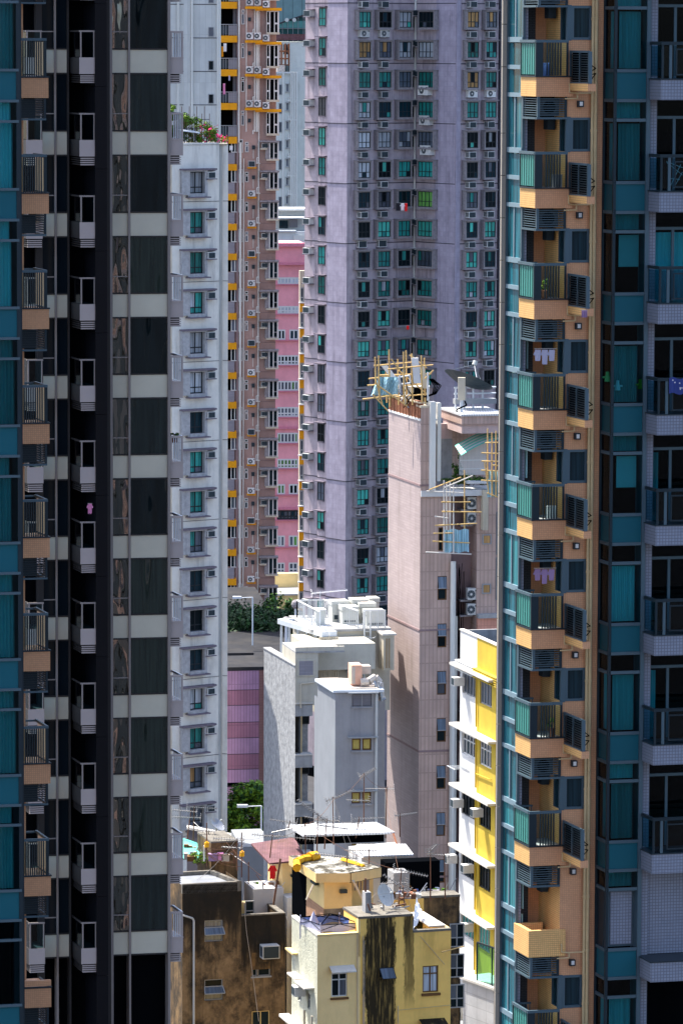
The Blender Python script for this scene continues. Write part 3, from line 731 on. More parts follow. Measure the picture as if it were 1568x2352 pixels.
        if kind != 'p':
            r = rnd.random(); g = MB(); x0, x1 = sB0+.15, sB1-.1; m_ = M['clear_curtain']
            wq = wB+.22
            if r < .5: curtain(g, F.xy(x0+.05, wq), F.xy(x1, wq), z+.8, z+pitch-.75, m_, 30, .025); curtain(g, F.xy(sB0+.12, .0), F.xy(sB0+.12, wB+.35), z+.8, z+pitch-.75, m_, 10, .02)
            elif r < .75: curtain(g, F.xy(x0, wq), F.xy(x0+.45, wq), z+.8, z+pitch-.75, m_, 16, .03); curtain(g, F.xy(x1-.25, wq), F.xy(x1, wq), z+.8, z+pitch-.75, m_, 8, .03)
            else: F.box(g, x0+.1, x1, wq, wq+.02, z+1.5, z+pitch-.75, M['pale_curtain'])
            if r < .6: curtain(g, F.xy(x0, wq), F.xy(x1, wq), z-.6, z-.12, m_, 30, .02)
            cu = g.build('curtain', bb, org=og)
        return bb
    for i, z, k in levels:
        zz = fl(i)
        bay(zz, k)
    b = MB(); F.box(b, sB1-.02, sB1+.09, wB-.06, wB+.4, 0, ZT, SM); F.box(b, sB0-.06, sB0+.0, .05, .16, 0, ZT, DM)
    b.build('bay_mullion', rt, org=F.P(sB1, wB, 0))
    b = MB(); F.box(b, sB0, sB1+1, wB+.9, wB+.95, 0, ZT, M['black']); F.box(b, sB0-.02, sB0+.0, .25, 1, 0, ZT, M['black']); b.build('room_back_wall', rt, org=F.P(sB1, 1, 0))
    # ---- right hand balconies in grey blue tiles
    wq = wB+.1; s0 = sPi0; sF = F.S(1518, 210, wq-1.0); 
    b = MB(); F.box(b, sPi0, sPi1, wq, wq+1.2, 0, ZT, M['blue_tile']); b.build('tiled_pier', rt, org=F.P(sPi0, wq, 0))
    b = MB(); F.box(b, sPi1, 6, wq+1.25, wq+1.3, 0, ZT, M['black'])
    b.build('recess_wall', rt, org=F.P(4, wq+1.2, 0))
    for i, zz, k in levels:
        z = fl(i)
        b = MB(); x1 = 6
        b.prism([F.xy(sF-.02, wq), F.xy(sF-.02, wq-1.0), F.xy(x1, wq-1.0), F.xy(x1, wq)], z-.07, z+.50, M['blue_tile']); F.box(b, sF-.05, x1, wq-1.03, wq+.02, z+.50, z+.53, DM)
        bal = b.build('balcony', rt, org=F.P(sF, wq-1, z)); og = Vector(bal['w'])
        b = MB()
        if k != 'p':
            F.box(b, sF-.03, x1, wq-1.03, wq-.95, z+1.47, z+1.56, DM); F.box(b, sF-.03, sF+.05, wq-.95, wq, z+1.47, z+1.56, DM)
            F.box(b, sF, sF+.06, wq-1.0, wq-.95, z+.53, z+1.5, DM); F.box(b, sF+.22, sF+.30, wq-1.01, wq-.97, z+.53, z+1.5, SM); F.box(b, sF-.02, sF+.04, wq-.1, wq-.04, z+.53, z+1.5, DM)
            xs = sF+.42
            F.box(b, xs, x1, wq-.985, wq-.965, z+1.33, z+1.37, DM); F.box(b, xs, x1, wq-.985, wq-.965, z+.62, z+.66, DM); F.box(b, xs, xs+.04, wq-.985, wq-.965, z+.66, z+1.33, DM)
            b.build('railing', bal, org=og); b = MB()
            b.poly([F.P(sF+.06, wq-.97, z+.6), F.P(x1, wq-.97, z+.6), F.P(x1, wq-.97, z+1.45), F.P(sF+.06, wq-.97, z+1.45)], M['blue_glass'])
            b.poly([F.P(sF+.02, wq-.05, z+.6), F.P(sF+.02, wq-.95, z+.6), F.P(sF+.02, wq-.95, z+1.45), F.P(sF+.02, wq-.05, z+1.45)], M['blue_glass']); b.build('glass_panel', bal, org=og)
            b = MB(); wd = wq+.35
            F.box(b, sPi1, x1, wd-.04, wd+.04, z-.62, z-.54, SM); xm = F.S(1533+12, 400, wd)
            F.box(b, sPi1, sPi1+.05, wd-.03, wd+.03, z-pitch+.5, z-.54, SM); F.box(b, xm-.04, xm+.04, wd-.03, wd+.03, z-pitch+.5, z-.62, SM)
            dr = b.build('sliding_door', rt, org=F.P(sPi1, wd, z-pitch+.5)); og2 = Vector(dr['w'])
            b = MB(); b.poly([F.P(sPi1, wd, z-pitch+.5), F.P(x1, wd, z-pitch+.5), F.P(x1, wd, z-.05), F.P(sPi1, wd, z-.05)], M['teal_glass']); b.build('pane', dr, org=og2)
            if rnd.random() < .75:
                b = MB(); curtain(b, F.xy(sPi1+.05, wd+.15), F.xy(sPi1+rnd.choice([.35, .7, 1.4]), wd+.15), z-pitch+.5, z-.7, M['clear_curtain'], 18, .03)
                b.build('curtain', dr, org=og2)
        else:
            b = MB(); F.box(b, sPi1, x1, wq+.1, wq+.16, z-.07+.6, z+pitch-.1, M['blue_tile']); b.build('tiled_infill', rt)
    return F, zA, pitch, wq, sF
RT = right_tower()

# =====================================================================
#  left tower with teal curtain wall and orange ledges
# =====================================================================
def left_tower():
    F = Fr(112, 225, 120, 13, 0.32)
    zA = F.Z(112, 225, 0); zB = F.Z(116, 2057, 0); pitch = (zA-zB)/7
    rt = root('apartment_tower', (*F.xy(-3, 2), 0), 'tower at the left edge with teal curtained glass and orange tiled balcony ledges', 'building')
    SM, DM, OT = M['slate_metal'], M['dark_metal'], M['orange_tile']; ZT = 92
    s0 = F.S(44, 225, 0); wc = -3.0
    cL = F.S(-70, 225, wc); cR = F.S(43, 225, wc)
    b = MB(); F.box(b, F.S(44, 225, .6), F.S(54, 225, .6), .6, 5, 0, ZT, OT); b.build('orange_wall', rt, org=F.P(s0, .6, 0))
    b = MB(); F.box(b, cR-.06, cR+.04, wc-.03, wc+.08, 0, ZT, DM); F.box(b, cR+.04, cR+.1, wc+.08, .6, 0, ZT, DM); b.build('corner_mullion', rt, org=F.P(cR, wc, 0))
    b = MB(); F.box(b, cL-3, cR-.05, wc+1.0, 5, 0, ZT, M['black']); b.build('room_back_wall', rt, org=F.P(cL, 2, 0))
    for i in range(-1, 9):
        z = zA-i*pitch
        Zc = lambda v: F.Z(20, v, wc)-zA+z
        b = MB()
        for v in (161, 232, 279): zz = Zc(v); F.box(b, cL, cR, wc-.06, wc+.03, zz-.035, zz+.035, SM)
        tr = b.build('transom', rt); 
        zt = Zc(161); zs = Zc(232); zu = Zc(279); zn = Zc(161)-pitch
        b = MB(); b.poly([F.P(cL, wc, zu), F.P(cR, wc, zu), F.P(cR, wc, zs), F.P(cL, wc, zs)], M['teal_glass']); b.poly([F.P(cL, wc, zn), F.P(cR, wc, zn), F.P(cR, wc, zu), F.P(cL, wc, zu)], M['teal_glass'])
        wn = tr; og = Vector(wn['w']); b.build_faces('pane', tr, og)
        b = MB(); F.box(b, cL, cR, wc, wc+.03, zs, zt, M['teal_panel']); b.build('spandrel_panel', rt)
        if i != 7 :
            b = MB(); e = F.S(rnd.choice([24, 26, 30, 33]), 400, wc+.2); curtain(b, F.xy(cL, wc+.2), F.xy(e, wc+.2), zn+.03, zu-.02, M['clear_curtain'], 26, .035); curtain(b, F.xy(cL, wc+.2), F.xy(e-.05, wc+.2), zu+.02, zs, M['clear_curtain'], 24, .03)
            b.build('curtain', wn, org=og)
        # ledge, railing, grille
        zl = z
        b = MB(); F.box(b, s0-.6, 0, 0, 1.3, z, z+.54, OT); F.box(b, s0-.6, .02, -.03, .05, z+.54, z+.58, DM); F.box(b, -.04, .02, .05, 1.3, z+.54, z+.58, DM)
        bal = b.build('balcony', rt, org=F.P(s0, 0, z)); og = Vector(bal['w'])
        if i == 8:
            b = MB(); F.box(b, s0-.6, 0, 0, .12, z+.6, z+.75, OT); b.build('kerb', bal, org=og)
        else:
            b = MB(); sr = F.S(107, 130, 0)
            F.box(b, s0-.6, sr, -.04, .03, z+1.53, z+1.60, SM); F.box(b, sr-.06, sr, .03, 1.3, z+1.53, z+1.60, SM); F.box(b, sr-.08, sr, -.02, .03, z+.58, z+1.53, DM)
            F.box(b, s0-.02, s0+.05, -.02, .03, z+.58, z+1.53, DM); F.box(b, s0+.1, sr-.06, 1.24, 1.3, z+1.53, z+1.58, SM)
            for k in range(9): a = s0+.1+k*(sr-s0-.2)/9; F.box(b, a, a+.03, -.02, .01, z+.58, z+1.53, DM)
            b.build('railing', bal, org=og)
            b = MB(); b.poly([F.P(s0, .02, z+.6), F.P(sr, .02, z+.6), F.P(sr, .02, z+1.5), F.P(s0, .02, z+1.5)], M['rail_glass']); b.poly([F.P(sr, .02, z+.6), F.P(sr, 1.25, z+.6), F.P(sr, 1.25, z+1.5), F.P(sr, .02, z+1.5)], M['rail_glass']); b.build('glass_panel', bal, org=og)
        b = MB(); sr = F.S(106, 240, .05)
        F.box(b, sr-.06, sr, .03, .09, z-.58, z, DM); F.box(b, s0-.4, sr, .02, .1, z-.60, z-.55, SM); F.box(b, sr-.05, sr, .1, 1.1, z-.60, z-.55, SM)
        for k in range(8): zz = z-.05-k*.063; F.box(b, s0-.4, sr-.06, .05, .075, zz-.012, zz+.012, DM); F.box(b, sr-.03, sr-.01, .1, 1.1, zz-.012, zz+.012, DM)
        gr = b.build('air_conditioner_grille', rt); b = MB(); F.box(b, s0+.05, sr-.2, .4, .7, z-.55, z-.05, M['ac_dark']); b.build('condenser', gr, org=Vector(gr['w']))
    return F, zA, pitch
LT = left_tower()

# =====================================================================
#  dark glass tower with taupe balconies
# =====================================================================
def glass_tower():
    F = Fr(219, 170, 172, 12, 0.32)
    zA = F.Z(300, 169, 0); zB = F.Z(300, 2012, 0); pitch = (zA-zB)/10; ZT = 100
    S = lambda u, w_=0, v=300: F.S(u, v, w_)
    rt = root('office_style_tower', (*F.xy(0, 3), 0), 'dark glass tower with pale grey bands, beige mullions and stacked taupe balconies', 'building')
    rt.name = 'glass_tower'
    TA, TD, MU, BP = M['taupe'], M['taupe_dark'], M['mullion'], M['black_panel']
    # masses
    b = MB(); e = S(391); b.prism([F.xy(S(40), .35), F.xy(e, .35), F.xy(e, 9), F.xy(S(40), 9)], 0, ZT, M['black']); F.box(b, S(159), S(219), .3, .34, 0, ZT, M['black']); b.build('dark_core', rt, org=F.P(0, 2, 0))
    b = MB(); zz = 0
    for k in range(0, 28):
        F.box(b, S(219, -1.5), S(246, -1.5), -1.5, .3, k*pitch*1.0, k*pitch*1.0+pitch-.015, BP)
    b.build('black_column', rt, org=F.P(S(230), -1.5, 0))
    b = MB(); F.box(b, S(246, -1.0), S(253, -1.0), -1.0, .3, 0, ZT, TD); F.box(b, S(253, -.15), S(258.5, -.15), -.15, .3, 0, ZT, MU); b.build('metal_column', rt, org=F.P(S(250), -1, 0))
    for (a, c, w0) in ((295, 299.5, -.10), (386, 392, -.12), (126, 130, -.10), (155.5, 159.5, -.12)):
        b = MB(); F.box(b, S(a, w0), S(c, w0), w0, .3, 0, ZT, MU if a != 155.5 else TD); b.build('mullion', rt, org=F.P(S(a), 0, 0))
    b = MB(); F.box(b, S(84), S(97), -.05, .3, 0, ZT, TD); b.build('pier', rt, org=F.P(S(90), 0, 0))
    cols = [(97, 126, 1), (130, 155.5, 0), (258.5, 295, 1), (299.5, 386, 0)]
    zs0 = F.Z(300, 169, 0); zs1 = F.Z(300, 112.5, 0); zt_ = F.Z(280, 73, 0)
    for i in range(-1, 12):
        dz = -i*pitch
        for ci, (a, c, tr) in enumerate(cols):
            s0, s1 = S(a), S(c)
            b = MB(); F.box(b, s0, s1, -.02, .3, zs0+dz, zs1+dz, M['spandrel_grey'])
            sp = b.build('spandrel_panel', rt)
            b = MB()
            for zz in (zs1, zs0): F.box(b, s0, s1, -.05, .3, zz+dz-.03, zz+dz+.03, TD)
            if tr: F.box(b, s0, s1, -.05, .3, zt_+dz-.02, zt_+dz+.02, MU)
            wn = b.build('window', rt); og = Vector(wn['w'])
            b = MB(); y = .0
            m_ = M[rnd.choice(['mirror_glass', 'mirror_glass_c', 'mirror_glass', 'mirror_glass_d'])] if a in (299.5, 130, 97) else M['mirror_glass_b']
            if a in (97, 130): m_ = M['night_glass']
            b.poly([F.P(s0, y, zs1+dz+.03), F.P(s1, y, zs1+dz+.03), F.P(s1, y, zs0+dz+pitch-.03), F.P(s0, y, zs0+dz+pitch-.03)], m_)
            b.build('pane', wn, org=og)
    # recessed balconies
    w1 = -1.45
    def bal(z, a, c, w1, name, front=TA, side=TD):
        s0, s1 = S(a, w1), S(c, w1)
        b = MB(); b.prism([F.xy(s0, w1), F.xy(s1, w1), F.xy(s1, .3), F.xy(s0, .3)], z, z+.63, side); b.fm[0] = b.mi(front)  # shade on the left side painted in with the darker taupe
        o = b.build('balcony', rt, org=F.P(s0, w1, z)); og = Vector(o['w'])
        b = MB()
        for k in range(4): zz = z-.05-k*.08; F.box(b, s0+.06, s1-.02, w1+.04, w1+.1, zz-.045, zz, front); F.box(b, s0+.06, s0+.12, w1+.1, .3, zz-.045, zz, side)
        F.box(b, s0+.12, s1, w1+.15, w1+.2, z-.36, z, M['black']); b.build('louvre', o, org=og)
        b = MB(); r = MU
        F.box(b, s0, s1, w1, w1+.05, z+1.60, z+1.66, r); F.box(b, s0, s0+.05, w1+.05, .3, z+1.60, z+1.66, TD)
        F.box(b, s0+.04, s0+.09, w1, w1+.04, z+.63, z+1.6, r); F.box(b, s1-.07, s1-.03, w1, w1+.04, z+.63, z+1.6, r); b.build('railing', o, org=og)
        b = MB(); b.poly([F.P(s0+.09, w1+.02, z+.65), F.P(s1-.07, w1+.02, z+.65), F.P(s1-.07, w1+.02, z+1.58), F.P(s0+.09, w1+.02, z+1.58)], M['blue_glass'])
        b.poly([F.P(s0+.03, .28, z+.65), F.P(s0+.03, w1+.05, z+.65), F.P(s0+.03, w1+.05, z+1.58), F.P(s0+.03, .28, z+1.58)], M['blue_glass']); b.build('glass_panel', o, org=og)
        return [o]
    zb = F.Z(200, 170, w1)
    first = bal(zb, 183, 219.5, w1, 'a'); f2 = bal(F.Z(80, 170, -1.1), 60, 98, -1.1, 'b')
    sr0 = S(392, 0); sr1 = S(421, 0)
    def side_bal(z):
        b = MB(); F.box(b, sr0, sr1, 0, 1.4, z, z+.63, TA); F.box(b, sr0, sr1+.01, -.02, .0, z+.60, z+.66, TA)
        o = b.build('balcony', rt, org=F.P(sr0, 0, z)); og = Vector(o['w'])
        b = MB()
        for k in range(4): zz = z-.05-k*.085; F.box(b, sr0, sr1-.08, .04, 1.3, zz-.05, zz, TA)
        F.box(b, sr0, sr1-.12, .1, 1.2, z-.36, z, M['black']); b.build('louvre', o, org=og)
        b = MB(); F.box(b, sr0, sr1, 0, .05, z+1.58, z+1.66, TA); F.box(b, sr1-.06, sr1, .05, 1.4, z+1.58, z+1.66, M['galv']); F.box(b, sr1-.06, sr1, 0, .05, z+.66, z+1.58, TA); F.box(b, sr0, sr0+.06, 0, .05, z+.66, z+1.58, TA)
        for k in range(4): a = sr0+.12+k*.085; F.box(b, a, a+.025, .01, .04, z+.66, z+1.58, M['galv'])
        for k in range(9): w_ = .15+k*.14; F.box(b, sr1-.04, sr1-.02, w_, w_+.025, z+.66, z+1.58, TA)
        F.box(b, sr0, sr1-.06, 1.35, 1.4, z+1.58, z+1.66, TA); b.build('railing', o, org=og)
        return [o]
    f3 = side_bal(F.Z(400, 170, 0))
    for i in range(-1, 12):
        if i == 0: continue
        copyz(first, -i*pitch); copyz(f2, -i*pitch); copyz(f3, -i*pitch)
    return F, zb, pitch, w1
GT = glass_tower()

# =====================================================================
#  lilac tower
# =====================================================================
def lilac_tower():
    A_ = 37
    W0 = wall_at(797, 300, 400, A_)                       # face with three window columns, nearest edge at u=797
    zr0 = W0.Z(850, 27); zr1 = W0.Z(850, 1391); NR = 20; pitch = (zr0-zr1)/NR
    WA = Wall(W0.xy(-W0.S(797), 0), A_-90)                # receding left faces: direction towards the viewer
    WA = Wall(W0.xy(0), A_-90)
    s951 = W0.S(951, 600); 
    WC = Wall(W0.xy(s951), A_-90); sC1 = WC.S(1043, 600)   # comes back towards the viewer
    WD0 = Wall(WC.xy(sC1), A_); s1053 = WD0.S(1053, 600)
    WD = WD0; s1142 = WD0.S(1150, 600)
    a750 = WA.S(750, 700)                                 # negative values run away from the viewer
    WB1 = Wall(WA.xy(a750, 0), A_); WB = Wall(WB1.xy(0, 0), A_-90)
    # left parts, stepped back a little
    st = 0.25
    WL = Wall(WA.xy(0, -st), A_-90); a730 = WL.S(730, 700)
    WL2 = Wall(WA.xy(0, -st-.5), A_-90); a700 = WL2.S(699, 700)
    rt = root('residential_tower', (*W0.xy(0, -3), 0), 'lilac and mauve high rise with stained boxed windows and a white drainpipe in its notch', 'building')
    ZT = 96; z0 = H-62
    MV, LI = M['mauve'], M['lilac']
    b = MB()
    b.facade(W0, 0, s951, 0, ZT, [], MV)
    b.facade(WC, 0, sC1, 0, ZT, [], MV); b.build('mauve_wall', rt, org=W0.P(0, 0))
    b = MB()
    b.facade(WA, a750, 0, 0, ZT, [], LI); b.facade(WC, sC1*.52, sC1+.02, 0, ZT, [], LI, o=0.03)
    b.facade(Wall(WC.xy(0, .03), A_-90), 0, 0, 0, ZT, [], LI) if False else None
    b.build('lilac_wall', rt, org=W0.P(0, 0))
    b = MB(); b.facade(WD, 0, s1142, 0, ZT, [], MV); b.wbox(WD, 0, s1053, 0, ZT, 0, .12, LI); b.build('right_wall', rt, org=WD.P(0, 0)).name = 'mauve_wall'
    b = MB(); b.facade(WL, a730, a750, 0, ZT, [], MV); b.facade(WL2, a700, a730, 0, ZT, [], MV)
    b.facade(Wall(WA.xy(a750, -st), A_), 0, st, 0, ZT, [], LI); b.build('mauve_wall', rt, org=WL.P(a700, 0))
    # core
    q = [W0.xy(.3, -.3), W0.xy(s951, -.3), WC.xy(sC1, -.3), WD.xy(s1142, -.3), WD.xy(s1142, -16), W0.xy(s951, -22), WL2.xy(a700, -.8), WL.xy(a730, -.8)]
    b = MB(); b.prism([WA.xy(a700+.3, -1.2), WA.xy(0, -1.2), W0.xy(s951+.5, -1.2), WD.xy(s1142, -1.4), WD.xy(s1142, -14), WA.xy(a700+.3, -14)], 0, ZT, MV); b.build('core_wall', rt)
    # joints every second floor
    for k in range(-1, 10):
        z = zr0 - (k*2+1)*pitch - 1.15 - .8*0 - 0.55
        z = W0.Z(797, 145.5) - k*2*pitch
        b = MB()
        for (W_, a, c) in ((W0, 0, s951), (WC, 0, sC1), (WD, 0, s1142), (WA, a750, 0), (WL, a730, a750), (WL2, a700, a730)): b.wbox(W_, a, c, z-.04, z+.04, -.02, .035, M['groove'])
        b.build('floor_joint', rt)
    # drain pipe in the notch
    b = MB(); q = W0.xy(s951-.12, .12); b.tube((q.x, q.y, H-40), (q.x, q.y, zr0+1.0), .10, M['white_pipe'], 8); q2 = W0.xy(s951+.1, .3); b.path([(q.x, q.y, zr0+1), (q2.x, q2.y, zr0+1.6), (q2.x, q2.y, zr0+2.2)], .1, M['white_pipe']); b.build('drain_pipe', rt)
    b = MB(); a = WD.S(1142.5, 300); b.wbox(WD, a, a+.35, 0, ZT, 0, .25, M['groove']); b.wbox(WD, a+.08, a+.13, 0, ZT, .25, .32, M['galv']); b.wbox(WD, a+.40, a+.47, 0, ZT, 0, .3, M['galv']); b.wbox(WD, a+.47, a+3, 0, ZT, -.5, .05, M['mauve']); b.build('service_riser', rt)
    # windows
    mix = [('pane_teal', 5), ('pane_dark', 5), ('pane_blue', 3), ('pane_pale', 2), ('pane_slate', 2), ('pane_aqua', 2)]
    bag = [m for m, n in mix for _ in range(n)]
    n = 0
    h_ = 1.42; wv = W0.Z(850, 27) - W0.Z(850, 63.3); h_ = wv
    special = {(5, 'C'): ['pane_teal'], (6, 'C'): ['pane_green'], (1, 'a'): ['pane_warm', 'pane_slate'], (1, 'b'): ['pane_warm', 'pane_slate'], (0, 'D1'): ['pane_warm', 'pane_slate'], (0, 'D2'): ['pane_warm', 'pane_slate'],
               (4, 'a'): ['pane_pale'], (4, 'b'): ['pane_pale'], (4, 'c'): ['pane_pale', 'pane_slate'], (3, 'D1'): ['pane_teal'], (3, 'D2'): ['pane_teal'], (3, 'C'): ['pane_teal'], (2, 'D1'): ['pane_warm', 'pane_dark']}
    def cell(W_, u0, u1, i, key, left=.3, cols=3, ac=True, acoff=0.0, lim=99):
        nonlocal n
        a, c = W_.S(u0, 300), W_.S(u1, 300); z = W_.Z((u0+u1)/2, 63.3) - i*pitch
        w_ = c-a; pn = special.get((i, key)) or [rnd.choice(bag), rnd.choice(bag)]
        fm = 'old_surround' if False else 'frame_black'
        sur = 'box_grey'
        f, p = window_meshes(w_=w_, h_=h_, cols=cols, split=.36, fm=fm, panes=pn, surround=sur, depth=0.42, ft=.06, seed=(i*7+len(key)) % 5 + n % 3, roof=.1)
        ob = inst('window', f, rt, W_.P(a, z, 0.02), W_.a); sub('pane', p, ob); n += 1
        if ac:
            t = i*3+ord(key[0]); 
            if (i, key) in ((3, 'D1'), (3, 'D2'), (1, 'a'), (1, 'b')): me = condenser_mesh(1.05, .72, .4)
            elif i == 8 and key in 'ab': me = ac_mesh(.9, .62, .3)
            else: me = ac_mesh(.78, .55, .62, False, 1)
            s_ = a+w_*.18; inst('air_conditioner', me, rt, W_.P(s_, z+h_+.38, 0), W_.a)
    for i in range(0, 21):
        if i <= 20: cell(W0, 815.5, 842.5, i, 'a'); cell(W0, 861, 889.5, i, 'b')
        if i < 13: cell(W0, 907.5, 935.5, i, 'c', ac=False)
        if i < 13:
            # narrow black slit and side facing unit next to column c
            a = W0.S(941.5, 300); z = W0.Z(940, 63.3)-i*pitch; f, p = window_meshes(w_=.42, h_=.95, cols=1, split=0, fm='frame_black', panes=['pane_dark'], ft=.04, seed=1)
            ob = inst('window', f, rt, W0.P(a, z, .02), W0.a); sub('pane', p, ob)
            inst('air_conditioner', ac_mesh(.7, .55, .35, True), rt, W0.P(W0.S(940, 300), z+1.05, 0), W0.a)
            cell(WC, 970, 1004, i, 'C', ac=False, cols=4)
            if i in (3, 4, 5): inst('air_conditioner', condenser_mesh(1.5, .9, .5), rt, WC.P(WC.S(968+3*(i-3), 300), z+h_+.55, 0), WC.a)
            elif i in (1, 2, 6, 7, 8, 9, 10): inst('air_conditioner', ac_mesh(.7, .55, .35, True), rt, WC.P(WC.S(957.5, 300), z+.95, 0), WC.a)
        if i < 13: cell(WD, 1063.5, 1089, i, 'D1'); cell(WD, 1106, 1130.5, i, 'D2')
    # narrow window column and its air conditioners on the left face
    for i in range(0, 21):
        z = WL.Z(740, 59.5)-i*pitch; a, c = WL.S(732.5, 300), WL.S(747.5, 300)
        pn = rnd.choice([['pane_dark'], ['pane_slate'], ['pane_blue', 'pane_teal'], ['pane_dark', 'pane_aqua'], ['pane_teal']])
        f, p = window_meshes(w_=c-a, h_=1.62, cols=2, split=.42, panes=pn, ft=.06, seed=i % 4)
        ob = inst('window', f, rt, WL.P(a, z, .02), WL.a); sub('pane', p, ob)
        b = MB(); b.wbox(WL, a-.3, c+.3, z+1.7, z+1.78, 0, .35, M['box_side']); b.wbox(WL, a-.02, c+.02, z-.09, z, 0, .08, M['box_side'])
        b.build('window_hood', rt)
        inst('air_conditioner', ac_mesh(.95, .55, .55, True, 1), rt, WL2.P(WL2.S(707, 300), z+.85, 0), WL2.a)
    # base stage on thin columns
    b = MB(); b.wbox(WA, a700, 0, 0, 1, -.5, -.4, M['black']); b.build('base_wall', rt)
    return W0, pitch
LIL = lilac_tower()

# =====================================================================
#  rose brown tower with orange bands
# =====================================================================
def rose_tower():
    W = wall_at(590, 300, 418, 4)
    S = lambda u: W.S(u, 300); Z = lambda v: W.Z(570, v)
    rt = root('residential_tower', (*W.xy(0, -3), 0), 'rose brown high rise with orange balcony bands, outdoor units and white pipes', 'building')
    ZT = H+12; RO, RD, OR, CR = M['rose_brown'], M['rose_dark'], M['orange_paint'], M['cream']
    zb = Z(327)
    b = MB()
    b.wbox(W, S(548), S(634), 0, ZT, -9, 0, RO); b.wbox(W, S(500), S(548), 0, ZT, -9, -1.2, RD); b.wbox(W, S(544), S(548), 0, ZT, -1.2, .15, RD)
    b.wbox(W, S(500), S(506), zb, ZT, -1.2, .2, RD)
    b.build('rose_wall', rt, org=W.P(S(590), 0))
    p1 = Z(4.4)-Z(82); p2 = (Z(377)-Z(1329))/14
    bands = [(Z(20)-k*p1, Z(4.4)-Z(20), 506, 544, 'u') for k in range(-1, 5)] + [(Z(391.5)-k*p2, Z(377)-Z(391.5), 519, 544, 'l') for k in range(0, 16)]
    for z, h_, u0, u1, kd in bands:
        b = MB(); b.wbox(W, S(u0), S(u1), z, z+h_, -1.1, .35, OR); bal = b.build('balcony', rt)
        og = Vector(bal['w']); pp = p1 if kd == 'u' else p2
        b = MB()
        if kd == 'u':
            b.wbox(W, S(u0), S(u1), z+h_+1.0, z+h_+1.07, .25, .32, M['frame_grey'])
            for k in range(7): a = S(u0)+k*(S(u1)-S(u0))/6.2; b.wbox(W, a, a+.04, z+h_, z+h_+1.0, .26, .3, M['frame_grey'])
            b.build('railing', bal, org=og); b = MB(); b.wbox(W, S(u0)+.75, S(u1)-.05, z+h_+.05, z+h_+.95, .20, .24, M['blind_grey']); b.wbox(W, S(u0)+.05, S(u0)+.7, z+h_+.1, z+h_+.9, .18, .24, M['ac_dark']); b.build('screen_panel', bal, org=og)
            b = MB(); b.wbox(W, S(u0), S(544), z+h_, z-.02+pp, -1.15, -1.1, M['black']); b.wbox(W, S(536), S(543), z+h_, z+pp, -1.05, -.9, M['blind_grey']); b.build('dark_recess', bal, org=og)
        else:
            b.wbox(W, S(u0), S(u1)-.2, z+h_+.02, z+h_+1.05, .1, .2, M['blind_grey']); b.build('screen_panel', bal, org=og)
            b = MB(); b.wbox(W, S(u0), S(543), z+h_+1.05, z+pp-.02, -1.15, -1.1, M['black']); b.build('dark_recess', bal, org=og)
            f, pn = window_meshes(w_=1.1, h_=1.25, cols=3, split=0, fm='frame_white', panes=['pane_slate', 'pane_dark'], ft=.08, seed=int(z*7) % 3)
            ob = inst('window', f, rt, W.P(S(531), z+h_+1.08, .05), W.a); sub('pane', pn, ob)
    # upper stage
    for k in range(-1, 4):
        zt = Z(25)-k*p1
        dz = -k*p1
        b = MB(); b.wbox(W, S(562), S(601), Z(20.5)+dz, Z(14.5)+dz, 0, 1.2, OR); b.wbox(W, S(585), S(645), Z(24.5)+dz, Z(18)+dz, 0, .9, OR); b.build('orange_ledge', rt)
        for u_, w_, h_, v in ((564, .62*1, .62, 12.2), (582, .62, .62, 12), (602, .6, .58, 16)):
            w_ = S(u_+15)-S(u_); inst('air_conditioner', condenser_mesh(w_, .62*1.05, .45), rt, W.P(S(u_), Z(13.5 if u_ < 600 else 18)+dz+0.01, 1.0 if u_ < 600 else .8), W.a)
        # bay window
        z0, z1 = Z(74)+dz, Z(25.5)+dz; a, c = S(612), S(639.5)
        b = MB(); b.wbox(W, a, c, z0, z1, 0, .55, M['black']); wn = b.build('bay_window', rt); og = Vector(wn['w'])
        b = MB()
        for u0, u1 in ((611, 612.2), (617, 619.5), (628, 630), (636, 639.6)): b.wbox(W, S(u0), S(u1), z0, z1, .5, .62, M['frame_white'])
        b.wbox(W, a, S(617), z0+.75, z0+.9, .5, .6, M['frame_white']); b.wbox(W, S(630), c, z0+.75, z0+.9, .5, .6, M['frame_white']); b.wbox(W, a-.05, c+.05, z0-.2, z0, 0, .75, CR); b.wbox(W, a, c, z1-.06, z1+.02, .5, .6, M['frame_white']); b.build('frame', wn, org=og)
        for u_, v0, v1, w_ in ((553.5, 56, 31, .3), (553.5, 29, 22, .3)):
            a_, c_ = S(u_), S(561.5); f, pn = window_meshes(w_=c_-a_, h_=Z(v1)-Z(v0), cols=1, split=0, fm='frame_white', panes=['pane_slate', 'pane_dark'], ft=.07, seed=k+2); ob = inst('window', f, rt, W.P(a_, Z(v0)+dz, .03), W.a); sub('pane', pn, ob)
        b = MB(); b.wbox(W, S(569.5), S(576), Z(49)+dz, Z(40)+dz, 0, .2, M['ac_dark']); b.build('exhaust_hood', rt)
        b = MB(); b.path([W.P(S(586), Z(67.5)+dz, .15), W.P(S(581), Z(67.5)+dz, .15), W.P(S(581), Z(76)+dz, .15)], .06, M['white_pipe']); b.build('branch_pipe', rt)
